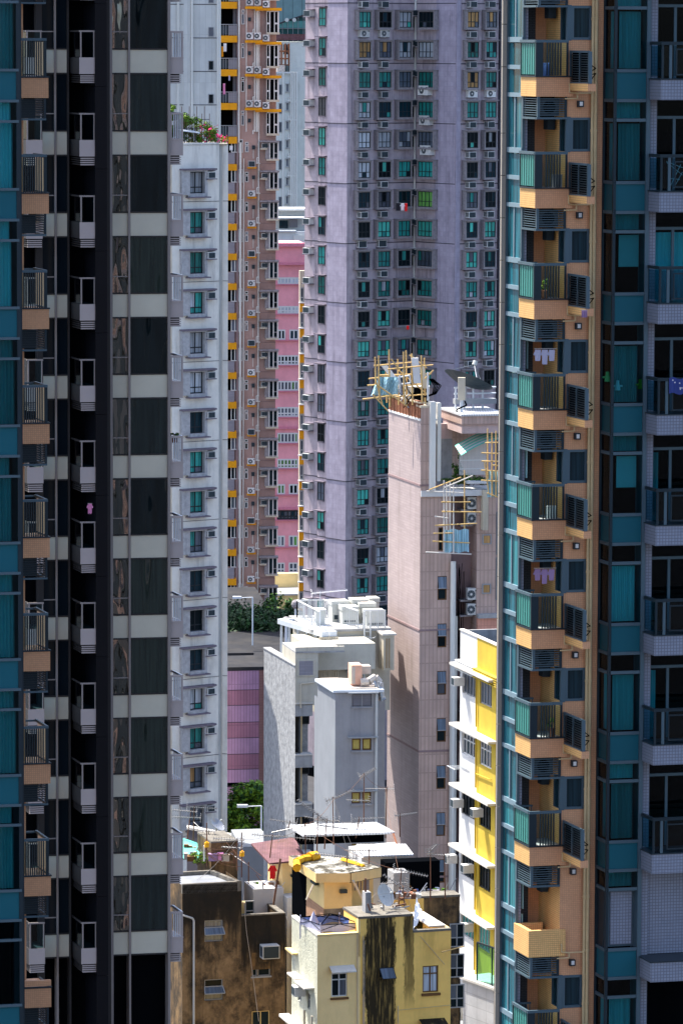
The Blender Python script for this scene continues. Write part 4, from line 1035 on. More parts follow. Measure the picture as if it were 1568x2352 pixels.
    # lower stage
    for k in range(0, 16):
        dz = -k*p2
        zz = lambda v: Z(v)+dz
        b = MB(); b.wbox(W, S(568), S(588.5), zz(386.5), zz(383), 0, .9, OR); b.build('orange_ledge', rt)
        w_ = S(585)-S(569); inst('air_conditioner', condenser_mesh(w_, .58, .42) if k % 3 else ac_mesh(w_, .56, .4, False), rt, W.P(S(569), zz(383)+.02, .8), W.a)
        for v0, v1 in ((349.5, 334.5), (333, 326)):
            a_, c_ = S(563), S(571); f, pn = window_meshes(w_=c_-a_, h_=Z(v1)-Z(v0), cols=1, split=0, fm='frame_white', panes=['pane_slate', 'pane_dark', 'pane_dark'], ft=.07, seed=k % 3+5); ob = inst('window', f, rt, W.P(a_, zz(v0), .03), W.a); sub('pane', pn, ob)
        b = MB(); b.wbox(W, S(579), S(586), zz(343), zz(334), 0, .22, M['ac_dark']); b.build('exhaust_hood', rt)
        b = MB(); b.tube(W.P(S(582), zz(364), .1), W.P(S(582), zz(343), .1), .035, M['white_pipe']); b.path([W.P(S(596), zz(362), .2), W.P(S(590), zz(362), .2), W.P(S(590), zz(374), .2), W.P(S(597), zz(375), .2)], .05, M['white_pipe']); b.wbox(W, S(588), S(598), zz(376), zz(374), .15, .4, M['white_pipe']); b.build('branch_pipe', rt)
        # projecting bay with hood and boxed unit
        z0, z1 = zz(364.5), zz(327); 
        b = MB(); b.wbox(W, S(609), S(639), z0, z1, 0, .9, M['cream'] if False else M['box_grey']); wn = b.build('bay_window', rt); og = Vector(wn['w'])
        b = MB(); b.wbox(W, S(619.5), S(626.5), z0+.12, z1-.05, .9, .93, M['pane_dark']); b.wbox(W, S(629), S(636), z0+.6, z1-.05, .9, .93, M['pane_dark']); b.wbox(W, S(629), S(636), z0+.12, z0+.5, .9, .93, M['pane_dark']); b.build('pane', wn, org=og)
        b = MB(); b.wbox(W, S(617.5), S(619.5), z0, z1, .9, .97, M['frame_white']); b.wbox(W, S(626.5), S(629), z0, z1, .9, .97, M['frame_white']); b.wbox(W, S(636), S(639), z0, z1, .9, .97, M['frame_white']); b.wbox(W, S(611), S(640), z0-.15, z0, 0, 1.02, CR); b.build('frame', wn, org=og)
        b = MB(); b.wbox(W, S(596), S(640), zz(326), zz(322.5), 0, 1.2, M['box_grey']); b.wbox(W, S(597), S(613), zz(343), zz(340), 0, 1.05, CR); b.build('window_hood', rt)
        inst('air_conditioner', ac_mesh(.62, .42, .3, False), rt, W.P(S(600), zz(339), .6), W.a)
        b = MB(); b.wbox(W, S(594.5), S(634), zz(376), zz(375), -.01, .03, M['rose_dark']); b.build('floor_joint', rt)
    b = MB()
    def pipe(u_, z0, z1, r): q = W.xy(S(u_), .2); b.tube((q.x, q.y, z0), (q.x, q.y, z1), r, M['white_pipe'], 7)
    pipe(548.5, zb, ZT, .09); pipe(552.5, 0, zb, .11); pipe(565.5, zb+1, ZT, .05); pipe(584.5, zb+1, ZT, .06); pipe(590, zb+1, ZT, .11); pipe(594.5, zb-3, ZT, .06)
    pipe(560, 0, zb-1.5, .05); pipe(594, 0, zb, .06); b.build('drain_pipe', rt)
rose_tower()

# =====================================================================
#  pale grey tower behind, white slim tower with the roof garden
# =====================================================================
def grey_tower():
    W = wall_at(450, 200, 372, 6); S = lambda u: W.S(u, 150); Z = lambda v: W.Z(450, v)
    rt = root('residential_tower', (*W.xy(0, -3), 0), 'blank pale grey tower wall with thin white pipes and tiny dark windows', 'building')
    b = MB(); b.wbox(W, S(360), S(503.5), 0, H+14, -8, 0, M['grey_tower']); b.build('wall', rt, org=W.P(S(440), 0))
    p = Z(72.5)-Z(149.5)
    for k in range(-1, 5):
        b = MB(); b.wbox(W, S(360), S(503), Z(87)-k*p-.03, Z(87)-k*p+.03, -.01, .03, M['groove']); b.build('floor_joint', rt)
        f, pn = window_meshes(w_=S(491)-S(478.5), h_=Z(62)-Z(84), cols=1, split=0, fm='frame_grey', panes=['pane_dark', 'pane_slate'], ft=.05, seed=k+1)
        ob = inst('window', f, rt, W.P(S(478.5), Z(84)-k*p, .02), W.a); sub('pane', pn, ob)
    b = MB()
    for u_, r in ((408, .05), (411, .05), (441, .09), (500.5, .10), (505, .08)):
        q = W.xy(S(u_), .15); b.tube((q.x, q.y, 20), (q.x, q.y, H+14), r, M['white_pipe'], 7)
    b.build('drain_pipe', rt)
    b = MB(); b.wbox(W, S(422), S(438), 0, H+14, 0, .06, M['grey_tower']); b.build('shallow_pier', rt)
grey_tower()

def white_tower():
    W = wall_at(510, 500, 308, 36); S = lambda u: W.S(u, 700)
    rt = root('residential_tower', (*W.xy(-3, -3), 0), 'slim weathered white tower with one column of recessed windows and a garden on its roof', 'building')
    Z = lambda v: W.Z(450, v)
    zt = Z(332); n = 16; p = (Z(484.7)-Z(1849))/15
    z0w, z1w = Z(444), Z(394)
    a, c = W.S(432, 430), W.S(466, 430)
    holes = [(a, c, z0w-k*p, z1w-k*p) for k in range(0, n+2)]
    sL = W.S(395, 400); sG = W.S(503.5, 400)
    b = MB(); b.facade(W, sL, sG, 0, zt, holes, M['white_wall'], depth=.25, mr=M['old_surround']); b.build('white_wall', rt, org=W.P(sL, 0))
    b = MB(); Wg = Wall(W.xy(sG, -.15), 36); g1 = Wg.S(510.5, 400); b.facade(Wg, 0, g1, 0, zt, [], M['white_wall_groove'])
    b.build('groove_wall', rt, org=Wg.P(0, 0)); b = MB(); W2 = Wall(Wg.xy(g1, .1), -10); e2 = W2.S(524, 400); b.facade(W2, 0, e2, 0, zt, [], M['white_wall'])
    q = W2.xy(e2); b.prism([W2.xy(e2, 0), q*1.03, W.xy(sL, -6), W.xy(sL, -.6), W.xy(sG, -.6)], 0, zt-.01, M['white_wall'], top=False)
    b.build('white_wall', rt, org=W2.P(0, 0))
    b = MB(); b.prism([W.xy(sL, 0), W.xy(sG, 0), W2.xy(e2, 0), q*1.03, W.xy(sL, -6)], zt-.05, zt, M['stained_top']); b.wbox(W, sL, sG, zt, zt+.12, -.25, .05, M['white_wall']); b.build('roof', rt)
    for k in range(n+1):
        dz = -k*p
        pn = rnd.choice([['pane_pale', 'pane_blue'], ['pane_dark', 'pane_slate'], ['pane_teal', 'pane_pale'], ['pane_slate', 'pane_warm'], ['pane_slate', 'pane_blue', 'pane_teal']])
        f, q_ = window_meshes(w_=c-a, h_=z1w-z0w, cols=2, split=.28, fm='frame_black', panes=pn, ft=.07, seed=k % 6)
        ob = inst('window', f, rt, W.P(a, z0w+dz, -.1), W.a); sub('pane', q_, ob)
        b = MB(); t = .12
        b.wbox(W, a-t-.55, a-.15, z0w+dz-.1, z1w+dz+.1, 0, .28, M['old_surround']); b.wbox(W, a-.15, a, z0w+dz-.2, z1w+dz+.1, 0, .28, M['old_surround']); b.wbox(W, c, c+t+.1, z0w+dz-.2, z1w+dz+.1, 0, .28, M['old_surround'])
        b.wbox(W, a, c, z0w+dz-.22, z0w+dz, 0, .32, M['old_surround']); b.wbox(W, a, c, z1w+dz, z1w+dz+.1, 0, .28, M['old_surround']); b.wbox(W, a-.7, c+.9, z1w+dz+.1, z1w+dz+.22, 0, .45, M['box_side'])
        b.wbox(W, a-.2, c+.3, z0w+dz-.3, z0w+dz-.22, 0, .6, M['box_side'])
        b.build('window_surround', rt)
        sa = W.S(471, 400); inst('air_conditioner', ac_mesh(.62, .45, .4, True, 1), rt, W.P(sa, Z(410)+dz, 0), W.a)
        if k % 2 == 0:
            b = MB(); b.wbox(W, sL, sG, Z(463)+dz-.015, Z(463)+dz+.015, -.01, .03, M['groove']); b.wbox(W2, 0, e2, Z(463)+dz-.015, Z(463)+dz+.015, -.01, .03, M['groove']); b.build('floor_joint', rt)
    return W, zt, sL, sG
WT = white_tower()

# =====================================================================
#  far buildings in the gap
# =====================================================================
def far_white():
    W = wall_at(660, 300, 640, 8); S = lambda u: W.S(u, 300); Z = lambda v: W.Z(660, v)
    rt = root('residential_tower', (*W.xy(0, -3), 0), 'distant white tower with small dark windows, bare pipes and a rooftop frame', 'building')
    b = MB(); b.wbox(W, S(600), S(682), 0, Z(167), -10, 0, M['far_white']); b.wbox(W, S(600), S(720), 0, Z(96), -18, -6, M['far_white']); b.build('wall', rt, org=W.P(0, 0))
    b = MB(); b.wbox(W, S(600), S(682), Z(169), Z(165), 0, .3, M['bright_white']); b.build('parapet', rt)
    b = MB(); b.wbox(W, S(600), S(722), Z(93), Z(78), -6.5, -5.6, M['rusty_sheet']); b.build('rusty_parapet', rt)
    p = Z(240)-Z(283)
    for k in range(7):
        for u0, u1, v0, v1 in ((640, 647, 218, 194), (657, 662.5, 210, 193)):
            f, pn = window_meshes(w_=S(u1)-S(u0), h_=Z(v1)-Z(v0), cols=1, split=0, fm='frame_grey', panes=['pane_dark', 'pane_slate'], ft=.08, seed=k % 2)
            ob = inst('window', f, rt, W.P(S(u0), Z(v0)-k*p, .05), W.a); sub('pane', pn, ob)
        b = MB(); b.wbox(W, S(655.5), S(664), Z(212)-k*p, Z(210.5)-k*p, 0, .28, M['old_surround']); b.wbox(W, S(656), S(663.5), Z(193)-k*p, Z(191.5)-k*p, 0, .4, M['old_surround']); b.build('sill', rt)
        b = MB(); b.path([W.P(S(660), Z(232)-k*p, .2), W.P(S(664), Z(232)-k*p, .2), W.P(S(681), Z(233)-k*p, .2)], .14, M['white_pipe']); b.tube(W.P(S(664), Z(222)-k*p, .2), W.P(S(664), Z(232)-k*p, .2), .12, M['white_pipe']); b.build('branch_pipe', rt)
    b = MB()
    for u_ in (650, 668, 672, 676, 680.5): q = W.xy(S(u_), .3); b.tube((q.x, q.y, 10), (q.x, q.y, Z(165)), .12, M['white_pipe'], 6)
    b.build('drain_pipe', rt)
    b = MB()
    for u_ in (648, 654, 663, 671): b.tube(W.P(S(u_), Z(167), -4), W.P(S(u_), Z(100), -4), .14, M['rust'])
    for v in (150, 135, 118): b.tube(W.P(S(648), Z(v), -4), W.P(S(671), Z(v), -4), .12, M['rust'])
    b.wbox(W, S(660), S(673), Z(125), Z(102), -5, -4.2, M['ac_dark']); b.wbox(W, S(640), S(658), Z(166), Z(150), -4, -2, M['box_grey']); b.wbox(W, S(660), S(668), Z(167), Z(151), -4, -2, M['ac_dark']); b.build('rooftop_frame', rt)
far_white()

def far_glass():
    W = wall_at(670, 40, 760, 5); S = lambda u: W.S(u, 40); Z = lambda v: W.Z(670, v)
    rt = root('glass_office_block', (*W.xy(0, -3), 0), 'distant green glass building with a slanting dark seam, behind the white tower', 'building')
    b = MB(); b.prism([W.xy(S(590), 0), W.xy(S(740), 0), W.xy(S(740), -20), W.xy(S(590), -20)], 0, H+30, M['far_glass_dark']); b.build('dark_glazing', rt, org=W.P(0, 0))
    b = MB(); zt = H+30
    b.poly([W.P(S(590), Z(70), .6), W.P(S(740), Z(18), .6), W.P(S(740), zt, .6), W.P(S(590), zt, .6)], M['far_glass_panel'])
    b.poly([W.P(S(590), Z(73), .5), W.P(S(740), Z(21), .5), W.P(S(740), Z(18), .62), W.P(S(590), Z(70), .62)], M['groove']); b.build('panel_skin', rt)
    b = MB()
    for u_ in range(600, 740, 12): b.wbox(W, S(u_), S(u_+.8), 0, H+30, 0, .5, M['frame_grey'])
    for v in (66, 80): b.wbox(W, S(590), S(740), Z(v), Z(v-1), 0, .4, M['frame_grey'])
    b.build('mullion', rt)
    b = MB(); b.wbox(W, S(590), S(740), Z(64), Z(48), 0, .25, M['lit_floor_green']); b.build('lit_floor', rt)
    for u_ in (658, 675):
        b = MB(); q = W.P(S(u_), Z(46), .8); b.disc(q, (0, -1, 0), .35, M['unit_white'], 10, .2); b.build('ceiling_lamp', rt)
far_glass()

def pink_block():
    W = wall_at(660, 900, 478, 6); S = lambda u: W.S(u, 900); Z = lambda v: W.Z(660, v)
    rt = root('apartment_block', (*W.xy(0, -3), 0), 'bright pink apartment block with rows of pale framed windows, seen in the gap', 'building')
    zt = Z(560)
    b = MB(); b.wbox(W, S(600), S(700), 0, zt, -8, 0, M['pink_paint']); b.build('pink_wall', rt, org=W.P(0, 0))
    b = MB(); b.wbox(W, S(600), S(700), Z(566), Z(558), -.3, .5, M['pink_deep']); b.wbox(W, S(600), S(700), Z(608), Z(603), 0, .7, M['pink_deep']); b.build('cornice', rt)
    rows = [(652, 637), (720, 703), (780, 757), (838, 816), (897, 875), (957, 935), (1017, 994), (1075, 1054), (1135, 1112), (1193, 1172), (1255, 1230), (1315, 1292)]
    for k, (v0, v1) in enumerate(rows):
        segs = [(637, 685)] if k not in (2, 8, 10, 11) else [(637, 655), (664, 685)]
        for u0, u1 in segs:
            f, pn = window_meshes(w_=S(u1)-S(u0), h_=Z(v1)-Z(v0), cols=max(2, int((u1-u0)/8)), split=.35 if k % 2 else 0, fm='frame_white' if k != 9 else 'frame_black', panes=rnd.choice([['pane_slate', 'pane_pale'], ['pane_blue', 'pane_slate'], ['pane_green', 'pane_slate'], ['pane_dark', 'pane_pale']]), ft=.14, seed=k)
            ob = inst('window', f, rt, W.P(S(u0), Z(v0), .03), W.a); sub('pane', pn, ob)
        b = MB(); b.wbox(W, S(600), S(688), Z(v0+2.5), Z(v0+.5), 0, .35, M['pink_deep']); b.build('sill', rt)
    for v in (985, 1170): b = MB(); b.wbox(W, S(600), S(700), Z(v), Z(v-5), 0, .3, M['pink_deep']); b.build('band', rt)
pink_block()

def roofs_white():
    W = wall_at(660, 520, 540, 5); S = lambda u: W.S(u, 520); Z = lambda v: W.Z(660, v)
    rt = root('rooftop_block', (*W.xy(0, -3), 0), 'sunlit white rooftop rooms between the white tower and the pink block', 'building')
    b = MB(); b.wbox(W, S(610), S(720), 0, Z(532), -10, 0, M['bright_white']); b.wbox(W, S(610), S(720), Z(532), Z(484), -8, -5, M['bright_white']); b.build('white_wall', rt, org=W.P(0, 0))
    b = MB(); b.wbox(W, S(610), S(722), Z(486), Z(482), -9, -3.5, M['bright_white']); b.wbox(W, S(610), S(722), Z(503), Z(500), -7, -1, M['bright_white']); b.wbox(W, S(610), S(680), Z(532), Z(529), -2, .4, M['bright_white']); b.build('roof_slab', rt)
    b = MB(); b.wbox(W, S(648), S(668), Z(528), Z(510), -5, -4.8, M['pane_blue']); b.build('window', rt)
    b = MB(); b.wbox(W, S(672), S(690), Z(526), Z(507), -4.9, -4.6, M['blind_grey']); b.build('shutter', rt)
    b = MB()
    for k in range(16): b.tube(W.P(S(675+k*1.6), Z(558), .3), W.P(S(675+k*1.6), Z(540), .3), .06, M['white_pipe'], 5)
    b.build('railing', rt)
roofs_white()

def cream_strip():
    W = wall_at(691, 900, 440, 5); S = lambda u: W.S(u, 900); Z = lambda v: W.Z(691, v)
    rt = root('apartment_block', (*W.xy(0, -3), 0), 'narrow strip of a cream and orange block with long windows beside the lilac tower', 'building')
    b = MB(); b.wbox(W, S(687.5), S(704), 0, Z(622), -.8, 0, M['cream']); b.build('cream_wall', rt, org=W.P(0, 0))
    p = 58.5
    for k in range(14):
        v = 660+k*p-(k*k*.02)
        if v > 1400: break
        f, pn = window_meshes(w_=S(697)-S(689), h_=Z(v)-Z(v+33), cols=1, split=.3, fm='frame_grey', panes=['pane_slate', 'pane_blue'], ft=.1, seed=k % 3)
        ob = inst('window', f, rt, W.P(S(689), Z(v+33), .04), W.a); sub('pane', pn, ob)
        b = MB(); b.wbox(W, S(687.5), S(698), Z(v+56), Z(v+36), 0, .12, M['orange_paint']); b.build('orange_panel', rt)
        b = MB(); b.wbox(W, S(685), S(698), Z(v+36), Z(v+33.5), 0, .5, M['bright_white']); b.build('sill', rt)
cream_strip()

def low_yellow():
    W = wall_at(660, 1380, 455, 10); S = lambda u: W.S(u, 1380); Z = lambda v: W.Z(660, v)
    rt = root('boundary_wall', (*W.xy(0, 0), 0), 'pale yellow stepped wall under the pink block', 'wall')
    b = MB(); b.wbox(W, S(600), S(706), 0, Z(1368), -.5, 0, M['yellow_cream']); b.build('lower_wall', rt, org=W.P(0, 0))
    b = MB(); b.wbox(W, S(600), S(706), Z(1367), Z(1363), -5, .2, M['slab_white']); b.build('coping', rt)
    b = MB(); b.wbox(W, S(600), S(706), 0, Z(1331), -6.0, -5.0, M['yellow_cream']); b.build('upper_wall', rt, org=W.P(0, 0))
low_yellow()

# =====================================================================
#  pink tiled tower
# =====================================================================
def pink_tower():
    c0 = at(965, 1110, 262); WL = Wall((c0.x, c0.y), -74.8); WF = Wall((c0.x, c0.y), 13)
    rt = root('tiled_tower', (c0.x, c0.y, 0), 'pink tiled tower whose smooth left wall catches the sun, with bamboo scaffolds and drainpipes', 'building')
    aL = WL.S(891.5, 1090); top = WL.Z(965, 967); S = lambda u, v=1110: WF.S(u, v); Z = lambda v: WF.Z(980, v)
    b = MB(); b.facade(WL, aL, 0, 0, top, [], M['pink_tile_lit']); b.build('smooth_wall', rt, org=WL.P(aL, 0))
    sR = S(1036); zt = Z(936); zl = Z(1127)
    hs = []; zw0 = Z(1379); pit = (Z(1432-0)-Z(1975-0))/5
    zw0, zw1 = Z(1379), Z(1324); pit = (Z(1324)-Z(1867))/5
    for k in range(0, 7): hs.append((S(1006), S(1027), zw0-k*pit, zw1-k*pit))
    hs.append((S(1007), S(1018), Z(1266), Z(1212)))
    b = MB(); b.facade(WF, 0, sR, 0, zl, hs, M['pink_tile'], depth=.25); b.facade(WF, 0, S(985), zl, zt, [], M['pink_tile'])
    b.build('tiled_wall', rt, org=WF.P(0, 0))
    # upper recess behind the white pipes
    b = MB(); b.facade(Wall(WF.xy(S(985), -1.6), 13), 0, S(1018)-S(985), zl, zt-.2, [], M['pink_tile']); b.facade(Wall(WF.xy(S(985)), 103), 0, 1.6, zl, zt, [], M['pink_tile'])
    b.wbox(WF, S(1017), S(1068), zl, Z(1020), -3.4, -3.2, M['concrete']); b.wbox(WF, S(1017), S(1068), Z(1020), Z(985), -3.4, -3.2, M['pink_plain']); b.wbox(WF, S(1064), S(1150), zl, Z(985), -3.8, -3.3, M['pink_tile'])
    b.wbox(WF, 0.02, S(1150), zl-.35, zl, -6, .15, M['white_paint_old'])
    b.build('terrace', rt, org=WF.P(S(1000), zl))
    b = MB(); b.prism([WL.xy(aL, -.02), WL.xy(0, -.02), WF.xy(.3, -.3), WF.xy(sR, -.3), WF.xy(sR, -7), WL.xy(aL, -3)], 0, zl-.4, M['pink_plain'])
    b.prism([WL.xy(aL, -.02), WL.xy(-.02, -.05), WF.xy(S(984), -.1), WF.xy(S(984), -2.5), WL.xy(aL, -2.5)], 0, top-.3, M['pink_plain']); b.build('core_wall', rt, org=WF.P(1, 0))
    for (a_, b_, W_) in ((aL, 0, WL), (0, sR, WF)):
        b = MB()
        for v in (1110, 1437, 1716, 2007):
            z = WL.Z(965, v+12 if v > 1200 else v+5); b.wbox(W_, a_, b_, z-.06, z+.06, -.01, .035, M['rose_dark'])
        b.build('floor_joint', rt)
    # rusty planted parapet
    b = MB(); b.wbox(WL, aL, .0, top, top+.12, -1.0, .05, M['bright_white'])
    b.prism([WL.xy(aL, 0), WL.xy(-.3, -.05), WL.xy(-.3, -.25), WL.xy(aL, -.25)], top+.1, [top+1.0, top+1.15, top+1.15, top+1.0], M['rust']); b.wbox(WL, aL, -.3, top+1.02, top+1.1, -.35, .05, M['cream'])
    for k in range(10): b.tube(WL.P(aL*(k+.5)/10.5, top+.1, .05), WL.P(aL*(k+.5)/10.5, top+1.15, .05), .025, M['rust'], 5)
    b.build('rusty_parapet', rt)
    b = MB(); b.wbox(WF, 0, S(984), zt-.02, zt+.1, -2, .03, M['cream']); b.build('parapet', rt)
    # white pipes
    b = MB(); b.wbox(WF, S(984), S(996.5), zl+.05, zt+.35, -.3, .35, M['white_pipe']); b.build('pipe_casing', rt)
    b = MB(); b.wbox(WF, S(1006), S(1014.5), Z(1107), Z(927), -.9, -.3, M['white_pipe']); b.build('pipe_casing', rt)
    b = MB(); b.wbox(WF, S(1105), S(1117), Z(1219), zl, -.1, .4, M['cream']); b.build('pipe_casing', rt)
    for k, h in enumerate(hs):
        tall = k < 7; hh = h[3]-h[2]
        f, p = window_meshes(w_=h[1]-h[0], h_=hh, cols=1, split=.46 if tall else 0, fm='frame_grey' if k == 99 else 'brown_wood', panes=['pane_slate', 'pane_dark'], ft=.06, seed=k % 3)
        ob = inst('window', f, rt, WF.P(h[0], h[2], -.12), WF.a); sub('pane', p, ob)
        if tall:
            g = MB(); a = (h[0], h[1]); zz = h[2]+hh*.5
            g.poly([WF.P(a[0]+.04, zz, .12), WF.P(a[1]-.04, zz, .12), WF.P(a[1]-.02, h[3]-.05, -.05), WF.P(a[0]+.02, h[3]-.05, -.05)], M['pane_slate']); g.tube(WF.P(a[0], zz, .12), WF.P(a[1], zz, .12), .03, M['frame_grey'], 5); g.build('open_sash', ob, org=Vector(ob['w'])).rotation_euler = (0, 0, -WF.a)
    # drain pipes at the right corner
    b = MB()
    for u_, v0, r, o in ((1037.5, 1290, .16, .2), (1047, 1310, .10, -.5), (1053, 1420, .08, -.6)): q = WF.xy(S(u_, 1400), o); b.tube((q.x, q.y, 0), (q.x, q.y, Z(v0)), r, M['white_pipe'], 8)
    b.build('drain_pipe', rt)
    # service well with air conditioners
    W2 = Wall(WF.xy(sR, -1.5), 13); S2 = lambda u: W2.S(u, 1500); Z2 = lambda v: W2.Z(1060, v)
    b = MB(); b.wbox(W2, 0, S2(1080), 0, zl-.4, -.3, 0, M['rose_dark']); b.wbox(W2, S2(1079), S2(1122), 0, zl-.4, -3, 1.4, M['pink_tile']); b.wbox(W2, S2(1115), S2(1180), 0, Z2(1150)+1, -4, -1.0, M['pink_plain'])
    b.wbox(W2, S2(1079), S2(1160), Z2(1412), Z2(1403), 1.4, 1.9, M['concrete']); b.wbox(W2, S2(1079), S2(1160), 0, Z2(1412), 1.4, 1.7, M['salmon_tile']); b.build('service_well', rt, org=W2.P(0, 0))
    for v, kd in ((1170, 0), (1205, 0), (1377, 1), (1412, 1), (1630, 1), (1662, 1), (1700, 1), (1795, 1), (1840, 1), (1960, 1)):
        inst('air_conditioner', condenser_mesh(.55, .72, .5) if kd else condenser_mesh(.6, .75, .4), rt, W2.P(S2(1060 if v < 1500 else 1050), Z2(v)+.1, .8), W2.a)
        b = MB(); b.wbox(W2, S2(1046), S2(1074), Z2(v), Z2(v)+.1, 0, 1.0, M['box_grey']); b.build('unit_shelf', rt)
    f, p = window_meshes(w_=.55, h_=.6, cols=1, split=0, fm='frame_grey', panes=['pane_warm'], ft=.07, seed=2)
    for v in (1245, 1358): ob = inst('window', f, rt, W2.P(S2(1091), Z2(v), 1.43), W2.a); sub('pane', p, ob)
    f, p = window_meshes(w_=1.2, h_=2.6, cols=2, split=0, fm='frame_grey', panes=['pane_slate'], ft=.07, seed=2)
    for v in (1280, 1385): ob = inst('window', f, rt, W2.P(S2(1125), Z2(v), -.95), W2.a); sub('pane', p, ob)
    b = MB()
    for k in range(8): q = W2.xy(S2(1043+k*1.5), .5+.05*k); b.path([(q.x+rnd.uniform(-.1, .1), q.y, Z2(1300+j*90)+rnd.uniform(-.3, .3)) for j in range(9)], .022, M['black'], 4)
    b.build('cables', rt)
    # roof slab on the right
    b = MB(); z = Z(975); b.wbox(WF, S(1056), S(1160), z-.55, z, -4.2, .3, M['pink_plain']); b.wbox(WF, S(1054), S(1160), z, z+.5, -4.5, .5, M['pink_tile']); b.wbox(WF, S(1052), S(1160), z+.5, z+.62, -4.6, .6, M['corrugated_white']); b.build('roof_canopy', rt)
    b = MB(); z2 = Z(940); b.wbox(WF, S(1075), S(1170), z2, z2+.3, -3.8, -3.2, M['frame_grey'])
    for u_ in (1077, 1098, 1118, 1140): b.tube(WF.P(S(u_), z+.6, -3.4), WF.P(S(u_), Z(902), -3.4), .06, M['galv'])
    for v in (902, 916): b.tube(WF.P(S(1073), Z(v), -3.4), WF.P(S(1170), Z(v), -3.4), .06, M['galv'])
    b.build('roof_railing', rt)
    # curved green striped awning over a barred cage
    aw = MB(); n = 12; u0, u1 = 1057, 1150
    for j in range(9):
        for i in range(n):
            t0, t1 = i/n, (i+1)/n; zf = lambda t: Z(1047)+ (Z(1012)-Z(1047))*math.sin(t*math.pi/2)
            o0, o1 = .1 - j*.17, .1-(j+1)*.17; zj = lambda jj: .05*jj
            m_ = M['green_sheet'] if j % 2 == 0 else M['bright_white']
            aw.poly([WF.P(S(u0+(u1-u0)*t0), zf(t0)+zj(j), o0), WF.P(S(u0+(u1-u0)*t1), zf(t1)+zj(j), o0), WF.P(S(u0+(u1-u0)*t1), zf(t1)+zj(j+1), o1), WF.P(S(u0+(u1-u0)*t0), zf(t0)+zj(j+1), o1)], m_)
    aw.build('striped_awning', rt)
    b = MB()
    for k in range(26): s_ = S(1058)+(S(1120)-S(1058))*k/26; t = k/26*.65; b.tube(WF.P(s_, Z(1094), -.35), WF.P(s_, Z(1047)+(Z(1012)-Z(1047))*math.sin(t*math.pi/2), -.35), .025, M['frame_white'], 4)
    for v in (1060, 1080): b.tube(WF.P(S(1058), Z(v), -.35), WF.P(S(1120), Z(v), -.35), .03, M['frame_white'], 4)
    b.wbox(WF, S(1070), S(1114), Z(1112), Z(1107), -.6, .3, M['white_paint_old']); b.build('barred_cage', rt)
    return WL, WF, S, Z, top, aL, W2, S2, Z2
PT = pink_tower()

